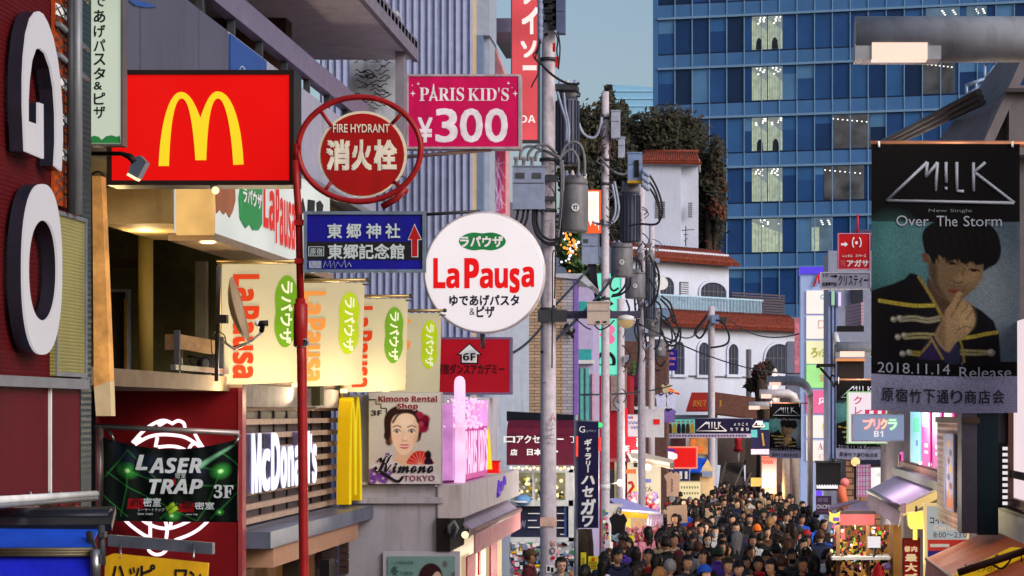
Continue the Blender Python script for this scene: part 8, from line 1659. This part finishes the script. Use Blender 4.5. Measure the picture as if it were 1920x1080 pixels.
def person(x,y,rz,hair,hc,cc,pose='stand',long=False,h=1.0,extra=None,ec=None,skn=None,auto=False):
 a=(rz+math.pi)%(2*math.pi)-math.pi;fc='seen from behind' if abs(a)>2.2 else 'in profile' if abs(a)>.9 else 'facing the viewer'
 ex='' if not extra else(' with glasses' if extra=='glasses' else ' and %s %s'%(ec,extra))
 mk=min(MARKS,key=lambda m:(m[0]-x)**2+((m[1]-y)*(.35 if y<60 else .2))**2)[2]
 lab='%s %s hair, %s%s%s, %s'%(hc,hair,cc,' long coat' if long else ' jacket',ex,fc if extra!='face mask' or fc!='facing the viewer' else 'front view')
 lab='person with '+lab;lab+=', '+mk
 if len(lab.split())>16:lab=lab.replace('person with ','person, ').replace('facing the viewer','front view').replace('seen from behind','back view')
 if len(lab.split())>16:lab=lab.replace(' straight','').replace(' wavy','').replace('swept ','').replace('fringed ','')
 if len(lab.split())>16:lab=lab.replace('farther back, ','far, ').replace('far back in the street','far down street').replace('before the ','before ').replace('beside the ','beside ').replace('by the ','by ')
 if len(lab.split())>17:lab=lab.replace(' jacket','')
 if len(lab.split())>16:lab=lab.replace(' view','').replace(', right of centre',' right').replace(', left of centre',' left').replace(', right half',' right').replace(', left half',' left')
 if len(lab.split())>16:lab=lab.replace('amid the middle of the crowd','in mid crowd').replace('in the front row','front row').replace('in the second rows','second rows').replace(' half','')
 if len(lab.split())>16:lab=' '.join(lab.split()[:16]).rstrip(',')
 if auto and lab in used_labels:return False
 used_labels[lab]=1
 o=bpy.data.objects.new('person',BODY[pose]);COL.objects.link(o);o.location=(x,y,gz(y));o.rotation_euler=(0,0,rz);o.scale=(h,h,h)
 o.material_slots[0].link='OBJECT';o.material_slots[0].material=skn or R.choice(SK)
 if extra=='beanie':part(BEANIE,o,'beanie',CM[ec])
 elif extra=='cap':part(CAP,o,'cap',CM[ec])
 part(HAIR[hair],o,'hair',HM[hc]);part((LONG if long else COAT)[pose],o,'coat',CM[cc]);part(TROU[pose],o,'trousers',R.choice(TM))
 if extra=='face mask':part(MASK,o,'face_mask',CM[ec])
 if extra=='glasses':part(GLASS,o,'glasses',CM['black'])
 if R.random()<.22 and extra!='scarf':part(HOOD,o,'hood',CM[cc])
 if extra=='scarf':part(SCARF,o,'scarf',CM[ec])
 o['label']=lab;o['category']='person';o['group']='people in the street crowd';return o
PLACED=[]
def yof(py):return 7040.0/(py-854.0)
PI=math.pi
# people one can pick out: pixel of the face, turn, hair, colours
for px,py,rz,hair,hc,cc,kw in(
 (994,1050,1.4,'short','brown','maroon',dict(extra='cap',ec='brown')),(1052,1066,.3,'tied-up','black','grey',dict(extra='glasses')),(1096,1078,PI,'short','black','charcoal',{}),(1133,1066,2.6,'bobbed','black','white',{}),(1157,1058,.5,'fringed short','black','navy',dict(h=1.05)),(1196,1076,2.8,'bobbed','dark-brown','black',{}),(1166,1032,2.7,'short','brown','violet',{}),(1231,1060,3.0,'long straight','black','black',{}),(1241,1016,2.4,'ponytailed','dark-brown','beige',{}),(1256,1070,PI,'short','grey','grey',{}),(1272,1052,2.9,'bobbed','brown','black',dict(extra='cap',ec='maroon')),(1268,1010,-.6,'swept short','black','navy',{}),(1236,1082,2.9,'long wavy','fair','black',{}),
 (1288,1062,.6,'short','black','charcoal',{}),(1320,1078,.9,'long straight','black','grey',dict(extra='beanie',ec='blue')),(1347,1044,PI,'short','black','violet',dict(extra='beanie',ec='dark green')),(1363,1036,.1,'bobbed','black','black',{}),(1379,1006,.35,'short','black','navy',dict(h=1.08,extra='glasses')),(1341,1001,0,'short','black','white',dict(extra='face mask',ec='white')),(1326,1016,.2,'long straight','black','black',dict(extra='face mask',ec='white')),(1354,1018,.4,'long straight','black','black',{}),(1406,1042,.45,'long wavy','dark-brown','maroon',{}),(1421,1064,.1,'bobbed','black','black',dict(extra='scarf',ec='red')),(1438,1052,-.2,'bobbed','black','black',{}),(1447,1070,-.9,'short','black','black',{}),(1365,1068,.5,'short','dark-brown','charcoal',{}),(1385,1072,.1,'fringed short','black','black',{}),(1402,1084,.3,'bobbed','black','black',{}),(1438,1003,.2,'long straight','dark-brown','brown',{}),(1455,1045,PI,'short','black','dark green',dict(h=1.04)),(1484,1050,.3,'swept short','black','charcoal',dict(extra='face mask',ec='black')),(1504,1066,.4,'short','black','black',{}),(1527,1064,PI,'bobbed','black','black',{}),(1550,1050,1.2,'short','black','white',dict(extra='scarf',ec='white')),(1541,1008,2.9,'bobbed','black','blue',dict(long=True)),(1480,1028,2.9,'long wavy','brown','black',{}),(1512,1045,2.6,'tied-up','dark-brown','pink',{}),(1573,1030,2.2,'short','black','black',{}),(1411,1018,.2,'bobbed','black','white',{}),(1419,998,PI,'short','brown','orange',dict(extra='beanie',ec='orange')),(1443,985,PI,'swept short','fair','black',{}),(1480,1000,1.8,'short','dark-brown','orange',{}),(1498,1002,2.6,'short','black','white',dict(extra='cap',ec='dark green')),(1408,958,.1,'short','black','navy',dict(extra='beanie',ec='white')),(1425,950,-.2,'short','black','black',{}),(1358,945,.2,'short','black','charcoal',{}),(1302,962,PI,'short','dark-brown','beige',{}),(1303,972,2.8,'short','black','red',{}),(1560,1060,2.9,'long wavy','dark-brown','black',{}),(1462,1012,2.8,'long straight','dark-brown','black',{})):
 Y=yof(py);x=X(px,Y);PLACED.append((x,Y));person(x,Y,rz,hair,hc,cc,R.choice(['stand','walk','bag']),**kw)
tries=0
while len(PLACED)<296 and tries<20000:
 tries+=1;Y=33.5+100*R.random()**1.15
 lo,hi=(-2.2 if Y<46 else-1.35 if Y<60 else-1.9-(Y-60)*.012),min(1.85+(Y-33)*.03,2.55)
 x=R.uniform(lo,hi)
 if any((x-a)**2+((Y-b)*.8)**2<.2 for a,b in PLACED):continue
 hair=R.choice(['short']*3+['fringed short']*2+['swept short','bobbed','bobbed','long straight','long straight','long straight','long wavy','tied-up','ponytailed'])
 hc=R.choice(['black']*9+['dark-brown']*5+['brown','brown','fair','grey'][:R.choice((1,2,4))]);cc=R.choice(['black']*13+['navy']*3+['charcoal']*3+['dark green','brown','brown','beige','beige','grey','grey','white','red','blue','pink','maroon'])
 ex=R.choice([None]*20+['beanie','cap','face mask','face mask','glasses','scarf','scarf']);ec=R.choice(['white','grey'])if ex=='face mask' else R.choice(['black','grey','white','red','beige','navy','dark green'])
 if person(x,Y,(R.gauss(0,.5)if R.random()<.55 else PI+R.gauss(0,.45)),hair,hc,cc,R.choice(['stand','walk','walk','phone','bag']),R.random()<.3,R.uniform(.93,1.07),ex,ec,auto=True):PLACED.append((x,Y))
